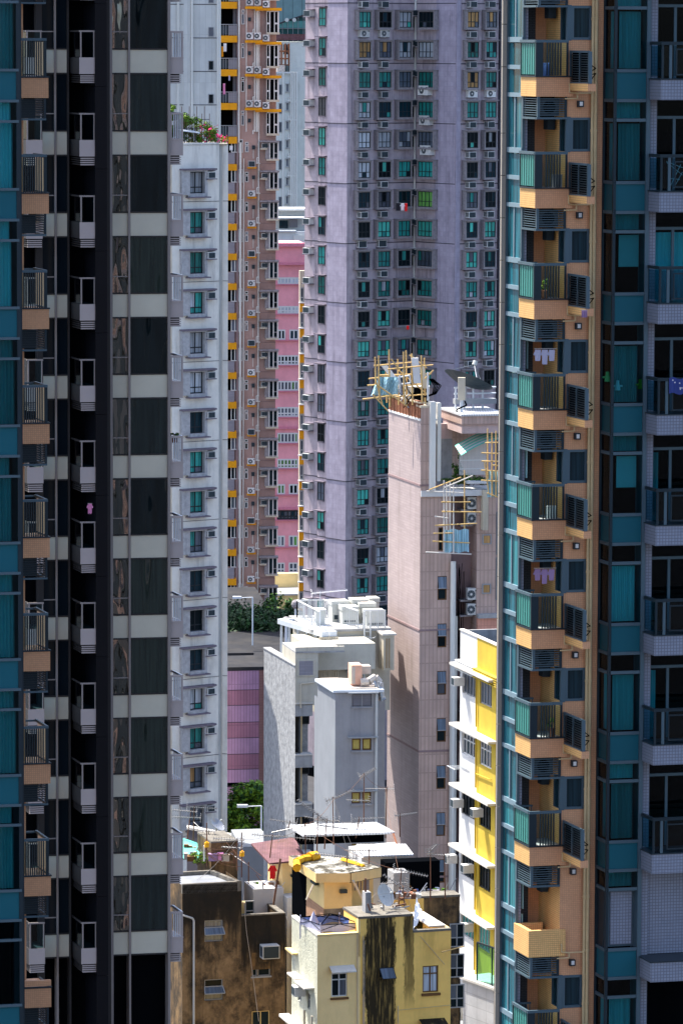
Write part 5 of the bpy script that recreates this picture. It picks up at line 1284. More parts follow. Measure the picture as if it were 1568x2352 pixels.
# =====================================================================
#  white and yellow walk-up block
# =====================================================================
def yellow_white():
    c0 = at(1055, 1700, 222); W = Wall((c0.x, c0.y), -74.3)
    rt = root('apartment_block', (c0.x, c0.y, 0), 'old block half white half yellow with sunlit white slabs above each window row', 'building')
    S = lambda u, v: W.S(u, v)
    s0 = 0; sM = S(1094, 1640); s1 = S(1141, 1700); s1e = s1+1.2
    ztop = W.Z(1057, 1447); slabs = [W.Z(1058, v-4) for v in (1532, 1671, 1810, 1950, 2088, 2227)]
    z_end = slabs[-1]
    holes_w = []; holes_y = []
    for k in range(5):
        zs = slabs[k]; holes_w.append((S(1061, 1600), S(1091, 1600), zs-1.35, zs-.28)); holes_y.append((sM+.5, sM+2.45, zs-1.45, zs-.25))
    b = MB(); b.facade(W, s0, sM, 0, ztop, holes_w, M['white_paint_old'], depth=.2); b.build('white_wall', rt, org=W.P(0, 0))
    b = MB(); b.facade(W, sM, s1e, 0, ztop, holes_y, M['yellow_lit'], depth=.2); b.build('yellow_wall', rt, org=W.P(sM, 0))
    b = MB(); b.prism([W.xy(s0+.05, -.3), W.xy(s1e, -.3), W.xy(s1e, -9), W.xy(s0+.05, -9)], 0, ztop-1.2, M['black']); b.wbox(W, s0, s0+.15, ztop-1.3, ztop, -7, -.15, M['concrete']); b.wbox(W, s0+.15, s1e, ztop-1.3, ztop-1.2, -8, -.1, M['roof_grey']); b.wbox(W, s0, s0+.05, 0, ztop-1.3, -9, 0, M['white_paint_old']); b.build('roof', rt, org=W.P(1, 0))
    b = MB(); b.wbox(W, s0-.03, s1e, ztop, ztop+.06, -.2, .04, M['slab_white']); b.wbox(W, s0, s1e, ztop-.9, ztop, -.15, -.1, M['concrete']); b.build('parapet_coping', rt)
    b = MB()
    for k in range(5): z = ztop-1.55-k*.11; b.wbox(W, s0-.15, sM, z, z+.05, 0, .25, M['bright_white']); b.wbox(W, sM, s1e, z, z+.05, 0, .25, M['yellow_lit'])
    b.build('moulding', rt)
    for k, z in enumerate(slabs[:-1]+[z_end]):
        b = MB(); b.wbox(W, s0-.32, s1+.02, z, z+.12, -.05, .48, M['slab_white']); b.build('slab', rt)
    for k in range(5):
        pn = [['pane_dark', 'pane_slate'], ['pane_blue', 'pane_slate'], ['pane_dark'], ['pane_dark'], ['pane_slate', 'pane_teal']][k]
        fm = ['frame_grey', 'frame_white', 'frame_black', 'frame_black', 'frame_grey'][k]
        for h in (holes_w[k], holes_y[k]):
            f, p = window_meshes(w_=h[1]-h[0], h_=h[3]-h[2], cols=4, split=.7 if k in (1,) else 0, fm=fm, panes=pn, ft=.06, seed=k)
            ob = inst('window', f, rt, W.P(h[0], h[2], -.12), W.a); sub('pane', p, ob)
    for k, (u_, v_) in enumerate(((1062, 1571), (1060, 1850), (1045, 1978), (1083, 2000), (1105, 1872), (1083, 2135))):
        s_ = S(u_+2, v_); me = ac_mesh(.5, .42, .55, False)
        inst('air_conditioner', me, rt, W.P(s_, W.Z(u_, v_), .1), W.a)
    b = MB()
    for z in slabs[:5]: b.path([W.P(sM+.15, z-.1, .08), W.P(sM+.15, z-2.7, .08)], .04, M['yellow_dark'])
    b.path([W.P(sM, slabs[1]-2.0, .07), W.P(sM+2.6, slabs[1]-1.9, .07)], .03, M['yellow_lit']); b.build('drain_pipe', rt)
    b = MB(); s_ = S(1059, 1760); z = W.Z(1059, 1757)
    for k in range(6): b.tube(W.P(s_+.1+k*.22, z, .05), W.P(s_+.1+k*.22, z, .75), .012, M['galv'], 4)
    for o in (.05, .75): b.tube(W.P(s_, z, o), W.P(s_+1.3, z, o), .02, M['galv'], 4)
    b.build('drying_rack', rt)
    return W, slabs, sM, s1
YW = yellow_white()

def granite_podium():
    W = Wall(at(1062, 2300, 216).xy, -60); e = W.S(1150, 2360)
    rt = root('podium_block', (*W.xy(0, 0), 0), 'pale granite terrace block with a green glass balustrade below the yellow wall', 'building')
    zt = W.Z(1062, 2248)
    b = MB(); b.prism([W.xy(0), W.xy(e+2), W.xy(e+2, -4), W.xy(0, -4)], 0, zt, M['granite']); b.wbox(W, -.1, e+2, zt, zt+.12, -4, .12, M['slab_white']); b.build('granite_wall', rt, org=W.P(0, 0))
    s_ = W.S(1091, 2250); b = MB()
    b.poly([W.P(s_, zt+.12, -.1), W.P(e+1, zt+.12, -.1), W.P(e+1, zt+2.0, -.1), W.P(s_, zt+2.0, -.1)], M['green_rail']); b.build('glass_balustrade', rt)
    b = MB(); b.wbox(W, s_-.02, e+1, zt+2.0, zt+2.07, -.14, -.06, M['dark_metal']); b.wbox(W, s_-.04, s_+.01, zt+.12, zt+2.0, -.13, -.07, M['dark_metal']); b.wbox(W, s_+1.35, s_+1.4, zt+.12, zt+2.0, -.13, -.07, M['dark_metal']); b.build('handrail', rt)
    inst('air_conditioner', condenser_mesh(.85, .7, .4), rt, W.P(-.9, W.Z(1050, 2345), .3), math.radians(8))
    b = MB(); b.tube(W.P(-.15, zt, .1), W.P(-.1, zt-3.5, .1), .04, M['black']); b.build('drain_pipe', rt)
granite_podium()

# =====================================================================
#  grey plastered building group
# =====================================================================
def plaster_block():
    c0 = at(678, 1600, 255); WL = Wall((c0.x, c0.y), -75.5); WF = Wall((c0.x, c0.y), 12)
    rt = root('plastered_building', (c0.x, c0.y, 0), 'grey building with rough plaster side wall half in sun and a stepped cream recess', 'building')
    aL = WL.S(606, 1560); zt = WL.Z(606, 1489); S = lambda u, v=1600: WF.S(u, v); Z = lambda v: WF.Z(700, v)
    sH = WL.S(650, 1520)
    b = MB(); b.facade(WL, aL, 0, 0, zt, [], M['rough_plaster']); b.build('plaster_wall', rt, org=WL.P(aL, 0))
    b = MB(); b.wbox(WL, aL-.02, -.02, zt-.25, zt, -.35, -.02, M['slab_white']); b.wbox(WL, aL, .0, zt, zt+.07, -.4, .04, M['concrete']); b.prism([WL.xy(aL, -.35), WL.xy(-.1, -.35), WF.xy(.4, -2.4), WF.xy(S(722), -2.4), WF.xy(S(722), -9), WF.xy(0, -9)], 0, zt-.6, M['concrete']); b.build('roof', rt, org=WL.P(-2, 0))
    # cream front with deep stepped recess
    b = MB(); zc = Z(1500)
    b.wbox(WF, .0, S(730), Z(1620), zc, -4, 0, M['offwhite']); b.wbox(WF, 0, S(790), zc, zc+.10, -4, .06, M['concrete']); b.wbox(WF, 0, S(790), zc+.1, zc+.35, -.12, .03, M['offwhite']); b.wbox(WF, S(730), S(890), Z(1560), zc, -8, -3.4, M['offwhite']); b.build('cream_wall', rt)
    b = MB(); b.wbox(WF, S(683), S(722), Z(1553), Z(1515), 0, .08, M['offwhite']); b.wbox(WF, S(686), S(718), Z(1550), Z(1518), .08, .1, M['blind_grey']); b.build('louvred_vent', rt)
    zz = [1617, 1735, 1848, 1960, 2080]
    b = MB(); b.wbox(WF, .0, S(720), 0, Z(1620), -2.2, -2.0, M['grey_wall']); b.wbox(WF, S(702), S(717), 0, Z(1600), -1.8, -1.2, M['rough_plaster']); b.build('recess_wall', rt, org=WF.P(.5, 0))
    for v in zz:
        b = MB(); b.wbox(WF, 0, S(718), Z(v+28), Z(v), -.4, 0, M['concrete']); b.wbox(WF, .0, S(718), Z(v), Z(v)+.08, -.8, .06, M['slab_white']); b.build('beam', rt)
    for v in (1640, 1755, 1870, 1985):
        f, p = window_meshes(w_=.5, h_=1.2, cols=1, split=0, panes=['pane_dark'], ft=.05, seed=1); ob = inst('window', f, rt, WF.P(S(700), Z(v+30), -1.15), WF.a); sub('pane', p, ob)
    b = MB(); b.tube(WF.P(S(694), 0, -.6), WF.P(S(694), Z(1540), -.6), .07, M['pale_pipe']); b.tube(WF.P(S(697), 0, -.6), WF.P(S(697), Z(1540), -.6), .05, M['pale_pipe']); b.path([WF.P(S(690), Z(1625), .1), WF.P(S(690), Z(1570), .1), WF.P(S(720), Z(1568), .1)], .05, M['cream']); b.build('drain_pipe', rt)
    return WL, WF, S, Z, zc, zt
PB = plaster_block()

def grey_block():
    c0 = at(769.5, 1700, 247); WL = Wall((c0.x, c0.y), -76.5); WF = Wall((c0.x, c0.y), 9)
    rt = root('stair_block', (c0.x, c0.y, 0), 'smooth grey stair block with amber frosted windows and a metal gutter roof', 'building')
    aL = WL.S(729, 1650); zt = WL.Z(769.5, 1590); S = lambda u, v=1650: WF.S(u, v); Z = lambda v: WF.Z(800, v); sR = S(868); 
    hs = [(S(808), S(853), Z(1623), Z(1595)), (S(808), S(853), Z(1724), Z(1697)), (S(808), S(853), Z(1846), Z(1820)), (S(808), S(853), Z(1965), Z(1938))]
    b = MB(); b.facade(WL, aL, 0, 0, zt, [], M['grey_wall_light']); b.facade(Wall(WL.xy(aL-.8, -.0), -76.5), 0, .8, 0, zt-.9, [], M['grey_wall_light']); b.build('side_wall', rt, org=WL.P(aL, 0))
    b = MB(); b.facade(WF, 0, sR, 0, zt, hs, M['grey_wall'], depth=.18); b.prism([WF.xy(.05, -.3), WF.xy(sR, -.3), WF.xy(sR, -3.6), WL.xy(aL, -.1)], 0, zt-.05, M['grey_wall']); b.wbox(WF, sR, S(892), 0, zt-.5, -2, -1.2, M['grey_wall']); b.build('front_wall', rt, org=WF.P(0, 0)).name = 'grey_wall'
    b = MB(); q = [WL.xy(aL-.1, .15), WL.xy(.12, .15), WF.xy(sR+.3, .2), WF.xy(sR+.3, -3.8), WL.xy(aL-.1, -1)]
    b.prism(q, zt, zt+.14, M['galv']); q2 = [WL.xy(aL+.1, -.1), WL.xy(-.1, -.1), WF.xy(sR, -.1), WF.xy(sR, -3.4), WL.xy(aL+.1, -1)]; b.prism(q2, zt+.14, zt+.2, M['duct']); b.build('gutter_roof', rt)
    for k, h in enumerate(hs):
        b = MB()
        if k == 0:
            for j in range(9): z = h[2]+.08+j*(h[3]-h[2]-.1)/9; b.wbox(WF, h[0]+.05, h[1]-.05, z, z+.04, -.1, -.04, M['blind_grey'])
            b.wbox(WF, h[0], h[1], h[2], h[3], -.17, -.14, M['blind_grey']); m = (h[0]+h[1])/2; b.wbox(WF, m-.04, m+.04, h[2], h[3], -.1, .0, M['grey_wall']); b.build('louvred_vent', rt)
        else:
            m = (h[0]+h[1])/2; b.wbox(WF, h[0], h[1], h[2], h[3], -.16, -.14, M['brown_wood']); b.wbox(WF, m-.05, m+.05, h[2], h[3], -.14, -.05, M['grey_wall']); ob = b.build('window', rt)
            b = MB(); b.wbox(WF, h[0]+.08, m-.13, h[2]+.08, h[3]-.08, -.14, -.11, M['frosted_amber']); b.wbox(WF, m+.13, h[1]-.08, h[2]+.08, h[3]-.08, -.14, -.11, M['frosted_amber']); b.build('pane', ob, org=Vector(ob['w']))
        b = MB(); b.wbox(WF, h[0]-.25, sR-.02, h[3]+.08, h[3]+.14, 0, .35, M['frame_grey']); b.wbox(WF, h[0]-.05, h[1]+.05, h[2]-.1, h[2]-.02, 0, .12, M['grey_wall']); b.build('window_hood', rt)
    b = MB(); q = WF.xy(sR-.12, .12); b.tube((q.x, q.y, 0), (q.x, q.y, zt), .08, M['grey_pipe']); b.build('drain_pipe', rt)
    # hot water / exhaust gear on the roof
    b = MB(); z = zt+.2; b.wbox(WF, S(812), S(836), z+.1, z+1.2, -2.0, -.8, M['peach']); b.wbox(WF, S(812)-.01, S(820), z+.15, z+1.1, -.8, -.78, M['duct']); b.wbox(WF, S(836), S(860), z+.6, z+1.05, -2.2, -1.4, M['duct'])
    o = b.build('exhaust_fan'); tag(o, 'peach coloured fan box with duct on the gutter roof', 'fan box')
    b = MB(); b.path([WF.P(S(832), z+.25, -.6), WF.P(S(850), z+.3, -.6), WF.P(S(866), z+.5, -.8), WF.P(S(876), z+.2, -.8), WF.P(S(878), z-.8, -.6)], .22, M['duct'], 8)
    for k in range(12): b.tube(WF.P(S(862)+rnd.uniform(0, .5), z+rnd.uniform(-.6, .5), -.5+rnd.uniform(-.3, .3)), WF.P(S(868)+rnd.uniform(0, .5), z+rnd.uniform(-.8, .3), -.5+rnd.uniform(-.3, .3)), .07, M['steel'], 6)
    o = b.build('duct_pipe'); tag(o, 'bundle of silver ducts and cables hanging over the edge of the gutter roof', 'duct')
    return WF, S, Z, zt
GB = grey_block()

def rooftop_plant():
    """platform with railings and white cooling units behind the cream recess"""
    W = wall_at(800, 1450, 262, 12); S = lambda u: W.S(u, 1450); Z = lambda v: W.Z(800, v)
    rt = root('rooftop_platform', W.P(S(830), Z(1530)), 'sunlit cream rooftop platform with white railings carrying rows of cooling units', 'platform')
    zf = Z(1452); zb = Z(1560)-2
    b = MB(); b.wbox(W, S(726), S(900), zb, zf, -7, -.5, M['offwhite']); b.wbox(W, S(716), S(900), zf, zf+.15, -7, -.3, M['concrete']); b.build('base', rt)
    b = MB()
    def rail(p, q, z, h=1.1, n=12):
        b.tube(Vector((*p, z+h)), Vector((*q, z+h)), .05, M['bright_white'], 5); b.tube(Vector((*p, z+.1)), Vector((*q, z+.1)), .04, M['bright_white'], 5)
        for k in range(n+1): t = k/n; a = Vector(p)*(1-t)+Vector(q)*t; b.tube((a.x, a.y, z), (a.x, a.y, z+h), .05 if k % 4 == 0 else .025, M['bright_white'], 4)
    A, B_, C_, D_, E_ = W.xy(S(728), -6), W.xy(S(800), -6), W.xy(S(738), -.5), W.xy(S(838), -.5), W.xy(S(888), -.5)
    rail(A, B_, zf, 1.2, 20); rail(A, C_, zf, 1.2, 12); rail(W.xy(S(790), -6), W.xy(S(826), -.5), zf, 1.2, 16); rail(D_, E_, zf, 1.2, 12)
    b.build('railing', rt)
    b = MB()
    for s_ in (S(838), S(852)): q = W.xy(s_, -.2); b.tube((q.x, q.y, Z(1560)), (q.x, q.y, zf+1.2), .05, M['bright_white'])
    for k in range(12): z = Z(1560)+k*.28; b.tube(W.P(S(838), z, -.2), W.P(S(852), z, -.2), .025, M['bright_white'], 4)
    for v in (1515, 1490, 1465):
        pts = [W.P(S(845)+math.cos(a)*.45*1.0, Z(v), .0-.1+math.sin(a)*.5) for a in [math.pi*i/8 for i in range(9)]]; b.path(pts, .03, M['bright_white'], 4)
    b.build('caged_ladder', rt)
    # cooling units
    def unit(u0, u1, v0, v1, o, lab):
        a, c = S(u0), S(u1); z1, z0 = Z(v0), zf+.15; r = root('cooling_unit', W.P((a+c)/2, z0, o), lab, 'cooling unit', 'white cooling units on the rooftop platform')
        m = MB(); m.wbox(W, a, c, z0, z1-.25, o-1.0, o, M['unit_white']); m.build('cabinet', r)
        m = MB(); m.wbox(W, a-.04, c+.04, z1-.25, z1, o-1.05, o+.05, M['unit_white']); m.wbox(W, a+.15, c-.15, z1, z1+.02, o-.85, o-.15, M['duct']); m.build('lid', r)
        m = MB(); m.wbox(W, a+.12, c-.12, z0+.15, z1-.85, o, o+.02, M['ac_dark']); m.build('grille', r)
        for k in range(4): pass
    unit(791, 828, 1398, 0, -3.6, 'back left white cooling unit on the rooftop platform, half hidden by its neighbour')
    unit(805, 841, 1405, 0, -2.4, 'front left white cooling unit with dark grille, nearest the railing gap')
    unit(838, 873, 1395, 0, -3.6, 'middle white cooling unit in the back row of the platform')
    unit(850, 886, 1401, 0, -2.9, 'right hand white cooling unit in the middle row of the platform')
    unit(854, 896, 1412, 0, -1.6, 'large white cooling unit at the platform front beside the pink tower')
    unit(884, 905, 1396, 0, -4.2, 'farthest white cooling unit, cut off by the pink tower wall')
    m = MB(); a, c = S(744), S(764); z0 = zf+.15; m.wbox(W, a, c, z0, z0+.9, -3, -2.2, M['unit_white']); m.wbox(W, a-.05, c+.05, z0+.9, z0+.96, -3.1, -2.1, M['bright_white']); o = m.build('electrical_cabinet'); tag(o, 'small white cabinet inside the railing corner of the rooftop platform', 'cabinet')
    # white box beams carried on posts over the cream roof
    m = MB(); zz = Z(1457); r = root('beam_frame', W.P(S(720), Z(1500), .5), 'white angled box beam frame on posts above the cream roof, with pipes running down', 'frame')
    def beam(p, q, w_=.22):
        d = (q-p); n = Vector((-d.y, d.x)).normalized()*w_; m.prism([p-n, q-n, q+n, p+n], zz, zz+.3, M['galv'])
    P1 = W.xy(S(686), -5.5); P2 = W.xy(S(740), .8); P3 = W.xy(S(806), -5.0); P4 = W.xy(S(728), -5.0); P5 = W.xy(S(760), .7); P6 = W.xy(S(870), -2.2); P7 = W.xy(S(742), -2.0)
    beam(P1, P2); beam(P1, P3, .16); beam(W.xy(S(728), -5.2), P5); beam(P7, P6, .16); m.build('box_beam', r)
    m = MB()
    for t in (0.02, .2, .4, .6, .8): q = P1*(1-t)+P2*t; m.tube((q.x, q.y, Z(1540)-1), (q.x, q.y, zz), .08, M['galv'])
    m.build('post', r); m = MB()
    for q in (P2, P5):
        for k in range(6): x = q + W.d*(-.3+k*.11); m.tube((x.x, x.y-.1, Z(1568)), (x.x, x.y-.1, zz), .05, M['cream'], 5)
    m.build('pipe_bundle', r)
    m = MB(); a, c = S(788), S(838); z0 = Z(1520); m.prism([W.xy(a, .6), W.xy(c-.1, .9), W.xy(c, -1.0), W.xy(a+.2, -1.0)], [z0, z0, z0+.2, z0+.2], [z0+.08, z0+.08, z0+.28, z0+.28], M['bright_white'])
    for s_ in (a+.3, c-.3): m.tube(W.P(s_, Z(1570), 0), W.P(s_, z0, 0), .04, M['steel'])
    m.wbox(W, a+.2, c-.2, Z(1545), Z(1538), -.8, .3, M['bright_white']); m.path([W.P(a+.1, z0-.4, -.2), W.P(a+.6, z0-.2, -.2), W.P(c-.4, z0-.45, -.2)], .12, M['rust'], 6); o = m.build('metal_canopy'); tag(o, 'small white metal canopy over pipes in the middle of the cream roof', 'canopy')
    m = MB(); a, c = S(871), S(895); m.wbox(W, a, c, Z(1535), Z(1455), -.2, 1.2, M['cream']); m.wbox(W, a-.1, c+.1, Z(1455), Z(1451), -.3, 1.3, M['slab_white'])
    for u_ in (876, 882): m.wbox(W, S(u_), S(u_+3), Z(1530), Z(1462), 1.2, 1.24, M['tank_brown'])
    o = m.build('timber_cabin'); tag(o, 'cream cabin with brown panels on the roof beside the pink tower', 'cabin')
    m = MB(); m.path([W.P(S(765), Z(1478), -.5), W.P(S(790), Z(1486), 0), W.P(S(805), Z(1496), .3), W.P(S(804), Z(1510), .4)], .16, M['rust'], 8); m.path([W.P(S(770), Z(1474), -.8), W.P(S(800), Z(1480), -.6), W.P(S(815), Z(1500), -.2)], .12, M['duct'], 8)
    o = m.build('service_pipe'); tag(o, 'rusty elbow pipe snaking across the cream roof under the white beams', 'pipe')
rooftop_plant()

def striped_block():
    W = wall_at(560, 1650, 320, 10); S = lambda u: W.S(u, 1650); Z = lambda v: W.Z(560, v)
    rt = root('tiled_building', (*W.xy(0, -3), 0), 'windowless building striped in mauve and plum tile bands with a brown corner', 'building')
    vs = [1539, 1584, 1619, 1658, 1694, 1731, 1766, 1797]
    for i, (a, c) in enumerate(zip(vs, vs[1:])):
        b = MB(); b.wbox(W, S(480), S(595), Z(c), Z(a)-.05, -6, 0, M['purple_tile'] if i % 2 == 0 else M['plum_tile']); b.wbox(W, S(480), S(595), Z(a)-.05, Z(a), -6, -.06, M['groove']); b.build('tile_band', rt)
    b = MB(); b.wbox(W, S(595), S(625), 0, Z(1536), -6, .0, M['red_brown_tile']); b.build('brown_corner', rt, org=W.P(S(600), 0))
    b = MB(); b.wbox(W, S(480), S(595), 0, Z(1810), -6, -.5, M['purple_tile']); b.wbox(W, S(480), S(630), Z(1809), Z(1797), -6, -1.2, M['black']); b.build('lower_storey', rt, org=W.P(S(550), 0))
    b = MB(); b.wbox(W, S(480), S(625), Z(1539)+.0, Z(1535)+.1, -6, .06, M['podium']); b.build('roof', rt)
    for u_, z_ in ((573, 1536), (566, 1537)):
        pass
striped_block()

# ---------------- trees ----------------
def leaves(mb, c, rx, ry, rz, n, size, mats, seed, clumps=26):
    r = random.Random(seed); cs = []
    for k in range(clumps):
        a = r.uniform(0, 6.283); h = r.uniform(-.75, 1); q = math.sqrt(max(0, 1-h*h))*r.uniform(.45, 1.0)
        cs.append((Vector((c[0]+math.cos(a)*q*rx, c[1]+math.sin(a)*q*ry, c[2]+h*rz*r.uniform(.7, 1))), r.uniform(.22, .42)))
    for k in range(n):
        cc, cr = r.choice(cs); d = Vector((r.gauss(0, 1), r.gauss(0, 1), r.gauss(0, 1))).normalized()*(r.random()**.35)
        p = cc + Vector((d.x*rx*cr, d.y*ry*cr, d.z*rz*cr)); nn = (d+Vector((r.uniform(-.7, .7), r.uniform(-.7, .7), r.uniform(0, 1.0)))).normalized()
        a = nn.orthogonal().normalized(); a.rotate(Matrix.Rotation(r.uniform(0, 6.28), 3, nn)); bb = nn.cross(a); s_ = size*r.uniform(.6, 1.3)
        mb.poly([p-a*s_, p-bb*s_*.45, p+a*s_, p+bb*s_*.45], r.choice(mats))
def tree(name, c, rx, ry, rz, base_z, n, size, mats, seed, label, cat='tree', group=None, clumps=26):
    rt = root(name, (c[0], c[1], base_z), label, cat, group)
    b = MB(); leaves(b, c, rx, ry, rz, n, size, mats, seed, clumps); b.build('crown', rt)
    b = MB(); z = c[2]-rz*.3; r = random.Random(seed); t = .12+rx*.05
    b.tube((c[0], c[1], base_z), (c[0]+.1, c[1], z), t, M['bark'], 8, t*.6)
    for k in range(7): a = k*.9+r.random(); b.tube((c[0]+.1, c[1], z-.4), (c[0]+math.cos(a)*rx*.6, c[1]+math.sin(a)*ry*.6, c[2]+r.uniform(-.1, .4)*rz), t*.45, M['bark'], 5, t*.12)
    b.build('trunk', rt); return rt
p = at(572, 1866, 313)
tree('broadleaf_tree', (p.x, p.y, p.z), 2.5, 2.2, 2.0, 0, 9000, .17, [M['leaf_a'], M['leaf_a'], M['leaf_b'], M['leaf_b'], M['leaf_c']], 3, 'bright glossy green tree below the purple striped building', clumps=60)
# ---------------- dark podium garden ----------------
def podium():
    W = wall_at(610, 1500, 345, 8); S = lambda u: W.S(u, 1500); Z = lambda v: W.Z(610, v)
    rt = root('podium_garden', W.P(S(610), 0), 'shaded roof deck with a low plaster wall between the striped block and the rose tower', 'terrace')
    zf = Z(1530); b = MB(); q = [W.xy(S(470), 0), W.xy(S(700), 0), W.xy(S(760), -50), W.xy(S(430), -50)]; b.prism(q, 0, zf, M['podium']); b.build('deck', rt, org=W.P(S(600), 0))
    W2 = Wall(W.xy(0, -24), 8); S2 = lambda u: W2.S(u, 1470); Z2 = lambda v: W2.Z(560, v)
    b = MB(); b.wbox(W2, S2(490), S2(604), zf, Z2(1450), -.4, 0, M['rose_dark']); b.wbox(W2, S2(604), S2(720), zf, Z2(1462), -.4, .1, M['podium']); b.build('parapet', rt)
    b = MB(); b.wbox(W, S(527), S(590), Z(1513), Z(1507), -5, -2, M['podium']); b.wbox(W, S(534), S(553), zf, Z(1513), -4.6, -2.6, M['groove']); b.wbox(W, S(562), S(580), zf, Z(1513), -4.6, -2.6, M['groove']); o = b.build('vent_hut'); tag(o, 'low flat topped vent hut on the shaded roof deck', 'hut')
    return W2, S2, Z2, zf
PO = podium()
W2, S2, Z2, zf = PO
for k, (u_, v_, rx, rz, o, lab, mats) in enumerate((
        (545, 1428, 3.2, 2.6, -3, 'dark dense shrub tree beside the white tower, left end of the shaded deck', ['leaf_d', 'leaf_c']),
        (592, 1428, 2.6, 2.0, -4, 'dark rounded shrub behind the plaster wall of the deck', ['leaf_d', 'leaf_c']),
        (632, 1422, 2.6, 2.3, -5, 'mid green bush tree under the pale yellow wall', ['leaf_c', 'leaf_d', 'leaf_a']),
        (664, 1412, 2.2, 2.8, -6, 'sparse small leaved tree rising before the yellow wall, next to the lilac tower', ['leaf_c', 'leaf_a']))):
    q = W2.xy(S2(u_), o); tree('garden_tree', (q.x, q.y, zat(q.x, q.y, v_+14)), rx*.85, 1.8, rz*.78, zf, 2600 if k < 3 else 1500, .2, [M[m] for m in mats], 20+k, lab, 'tree', 'trees on the shaded deck', 22)
for k, (u_, v_, rx, o, lab) in enumerate(((538, 1462, 2.9, 3, 'dark shrub in front of the plaster wall, touching the white tower'), (572, 1452, 2.6, 2, 'dark shrub in front of the plaster wall, second from the white tower'), (610, 1448, 2.8, 1, 'dark bushy tree hiding the middle of the shaded deck wall'), (648, 1446, 2.6, 1.5, 'dark bushy tree at the right end of the shaded deck wall'))):
    q = W2.xy(S2(u_), o); tree('garden_tree', (q.x, q.y, zat(q.x, q.y, v_)), rx, 2.0, 1.7, zf, 2600, .2, [M['leaf_d'], M['leaf_c'], M['leaf_d']], 50+k, lab, 'tree', 'trees on the shaded deck', 22)
def lamp(u_, vt, vb, d, kind, lab):
    q = at(u_, vb, d); zt = zat(q.x, q.y, vt); rt = root('street_lamp', (q.x, q.y, q.z), lab, 'lamp', 'slim grey lamp posts')
    b = MB(); b.tube((q.x, q.y, q.z), (q.x, q.y, zt), .11 if kind == 'globe' else .06, M['galv'], 7); b.build('pole', rt)
    b = MB()
    if kind == 'globe':
        for i in range(6):
            a0, a1 = math.pi*i/6-math.pi/2, math.pi*(i+1)/6-math.pi/2; b.tube((q.x, q.y, zt+.3+.36*math.sin(a0)), (q.x, q.y, zt+.3+.36*math.sin(a1)), max(.36*math.cos(a0), .01), M['box_grey'], 12, max(.36*math.cos(a1), .01))
    else: b.path([(q.x, q.y, zt), (q.x-1.2, q.y, zt-.05)], .04, M['galv']); b.box(q.x-1.6, q.x-.9, q.y-.15, q.y+.15, zt-.1, zt+.08, M['galv'])
    b.build('lamp_head', rt)
lamp(580, 1372, 1482, 355, 'arm', 'lamp post nearest the white tower, in front of the dark shrubs')
lamp(679, 1397, 1500, 330, 'globe', 'tallest globe lamp post beside the lilac tower base')
lamp(657, 1436, 1500, 330, 'globe', 'shorter globe lamp post left of the tall globe lamp')
lamp(755, 1402, 1450, 330, 'globe', 'globe lamp in front of the lilac wall above the white railing')
lamp(600, 1851, 1925, 290, 'arm', 'street lamp with a long arm in front of the glossy green tree')
# lavender wall and lane below the tree
def lane_wall():
    W = wall_at(560, 1960, 270, 12); S = lambda u: W.S(u, 1960); Z = lambda v: W.Z(560, v)
    rt = root('boundary_wall', W.P(S(560), 0), 'plain lavender grey wall with a pale sloping coping below the green tree', 'wall')
    b = MB(); b.prism([W.xy(S(552), 0), W.xy(S(640), 0), W.xy(S(640), -6), W.xy(S(572), -6)], 0, Z(1945), M['grey_wall_light']); b.build('lavender_wall', rt, org=W.P(S(590), 0))
    a = W.xy(S(520), -14); c = W.xy(S(612), -8); n = Vector((0, .5)); b = MB(); z0, z1 = zat(a.x, a.y, 1904), zat(c.x, c.y, 1928)
    b.prism([a, c, c+n, a+n], [z0-4, z1-4, z1-4, z0-4], [z0, z1, z1, z0], M['groove']); b.prism([a-n*.2, c-n*.2, c+n*1.2, a+n*1.2], [z0, z1, z1, z0], [z0+.15, z1+.15, z1+.15, z0+.15], M['slab_white']); b.build('coping', rt)
lane_wall()

def hidden_tower():
    rt = root('residential_tower', (-17, 271, 0), 'tower wholly behind the dark glass tower, seen only by its shadow on the plaster wall', 'building')
    h = PB[5]+13.0; b = MB(); b.prism([(-24, 267.5), (-10.9, 266), (-10.9, 276), (-24, 276)], 0, h, M['concrete']); b.build('wall', rt, org=(-17, 271, 0))
    b = MB(); b.prism([(-20, 269), (-14, 269), (-14, 274), (-20, 274)], h, h+3, M['concrete']); b.build('roof_hut', rt)
hidden_tower()
# =====================================================================
#  towers on the camera's side of the valley: they stand behind the view
#  and show only as reflections in the glazing and as bounced light
# =====================================================================
def behind(x, y, w_, d_, h_, m, lab, rz=0.0):
    rt = root('residential_tower', (x, y, 0), lab, 'building')
    W = Wall((x+w_/2, y), 180+rz)
    b = MB(); q = [W.xy(0), W.xy(w_), W.xy(w_, -d_), W.xy(0, -d_)]; b.prism(q, 0, h_, M[m]); b.build('wall', rt, org=(x, y, 0))
    b = MB(); z = 6
    while z < h_-3:
        s_ = 1.5
        while s_ < w_-3: b.wbox(W, s_, s_+1.9, z, z+1.6, -.05, .02, M['pane_dark']); s_ += 3.6
        z += 3.05
    o = b.build('windows', rt, org=(x, y, 0)); o['kind'] = 'stuff'
behind(-34, -45, 24, 16, 120, 'rose_brown', 'brown tower behind the viewpoint, seen only as a wavy reflection in the dark glass')
behind(-4, -70, 26, 16, 96, 'rose_dark', 'dark brown tower behind the viewpoint, reflected in the teal bays')
behind(30, -40, 24, 16, 130, 'rose_brown', 'brownish pink tower behind the viewpoint, reflected in the left glass')
behind(58, -90, 30, 16, 105, 'mauve', 'mauve tower far behind the viewpoint, reflected beside the pinkish one')
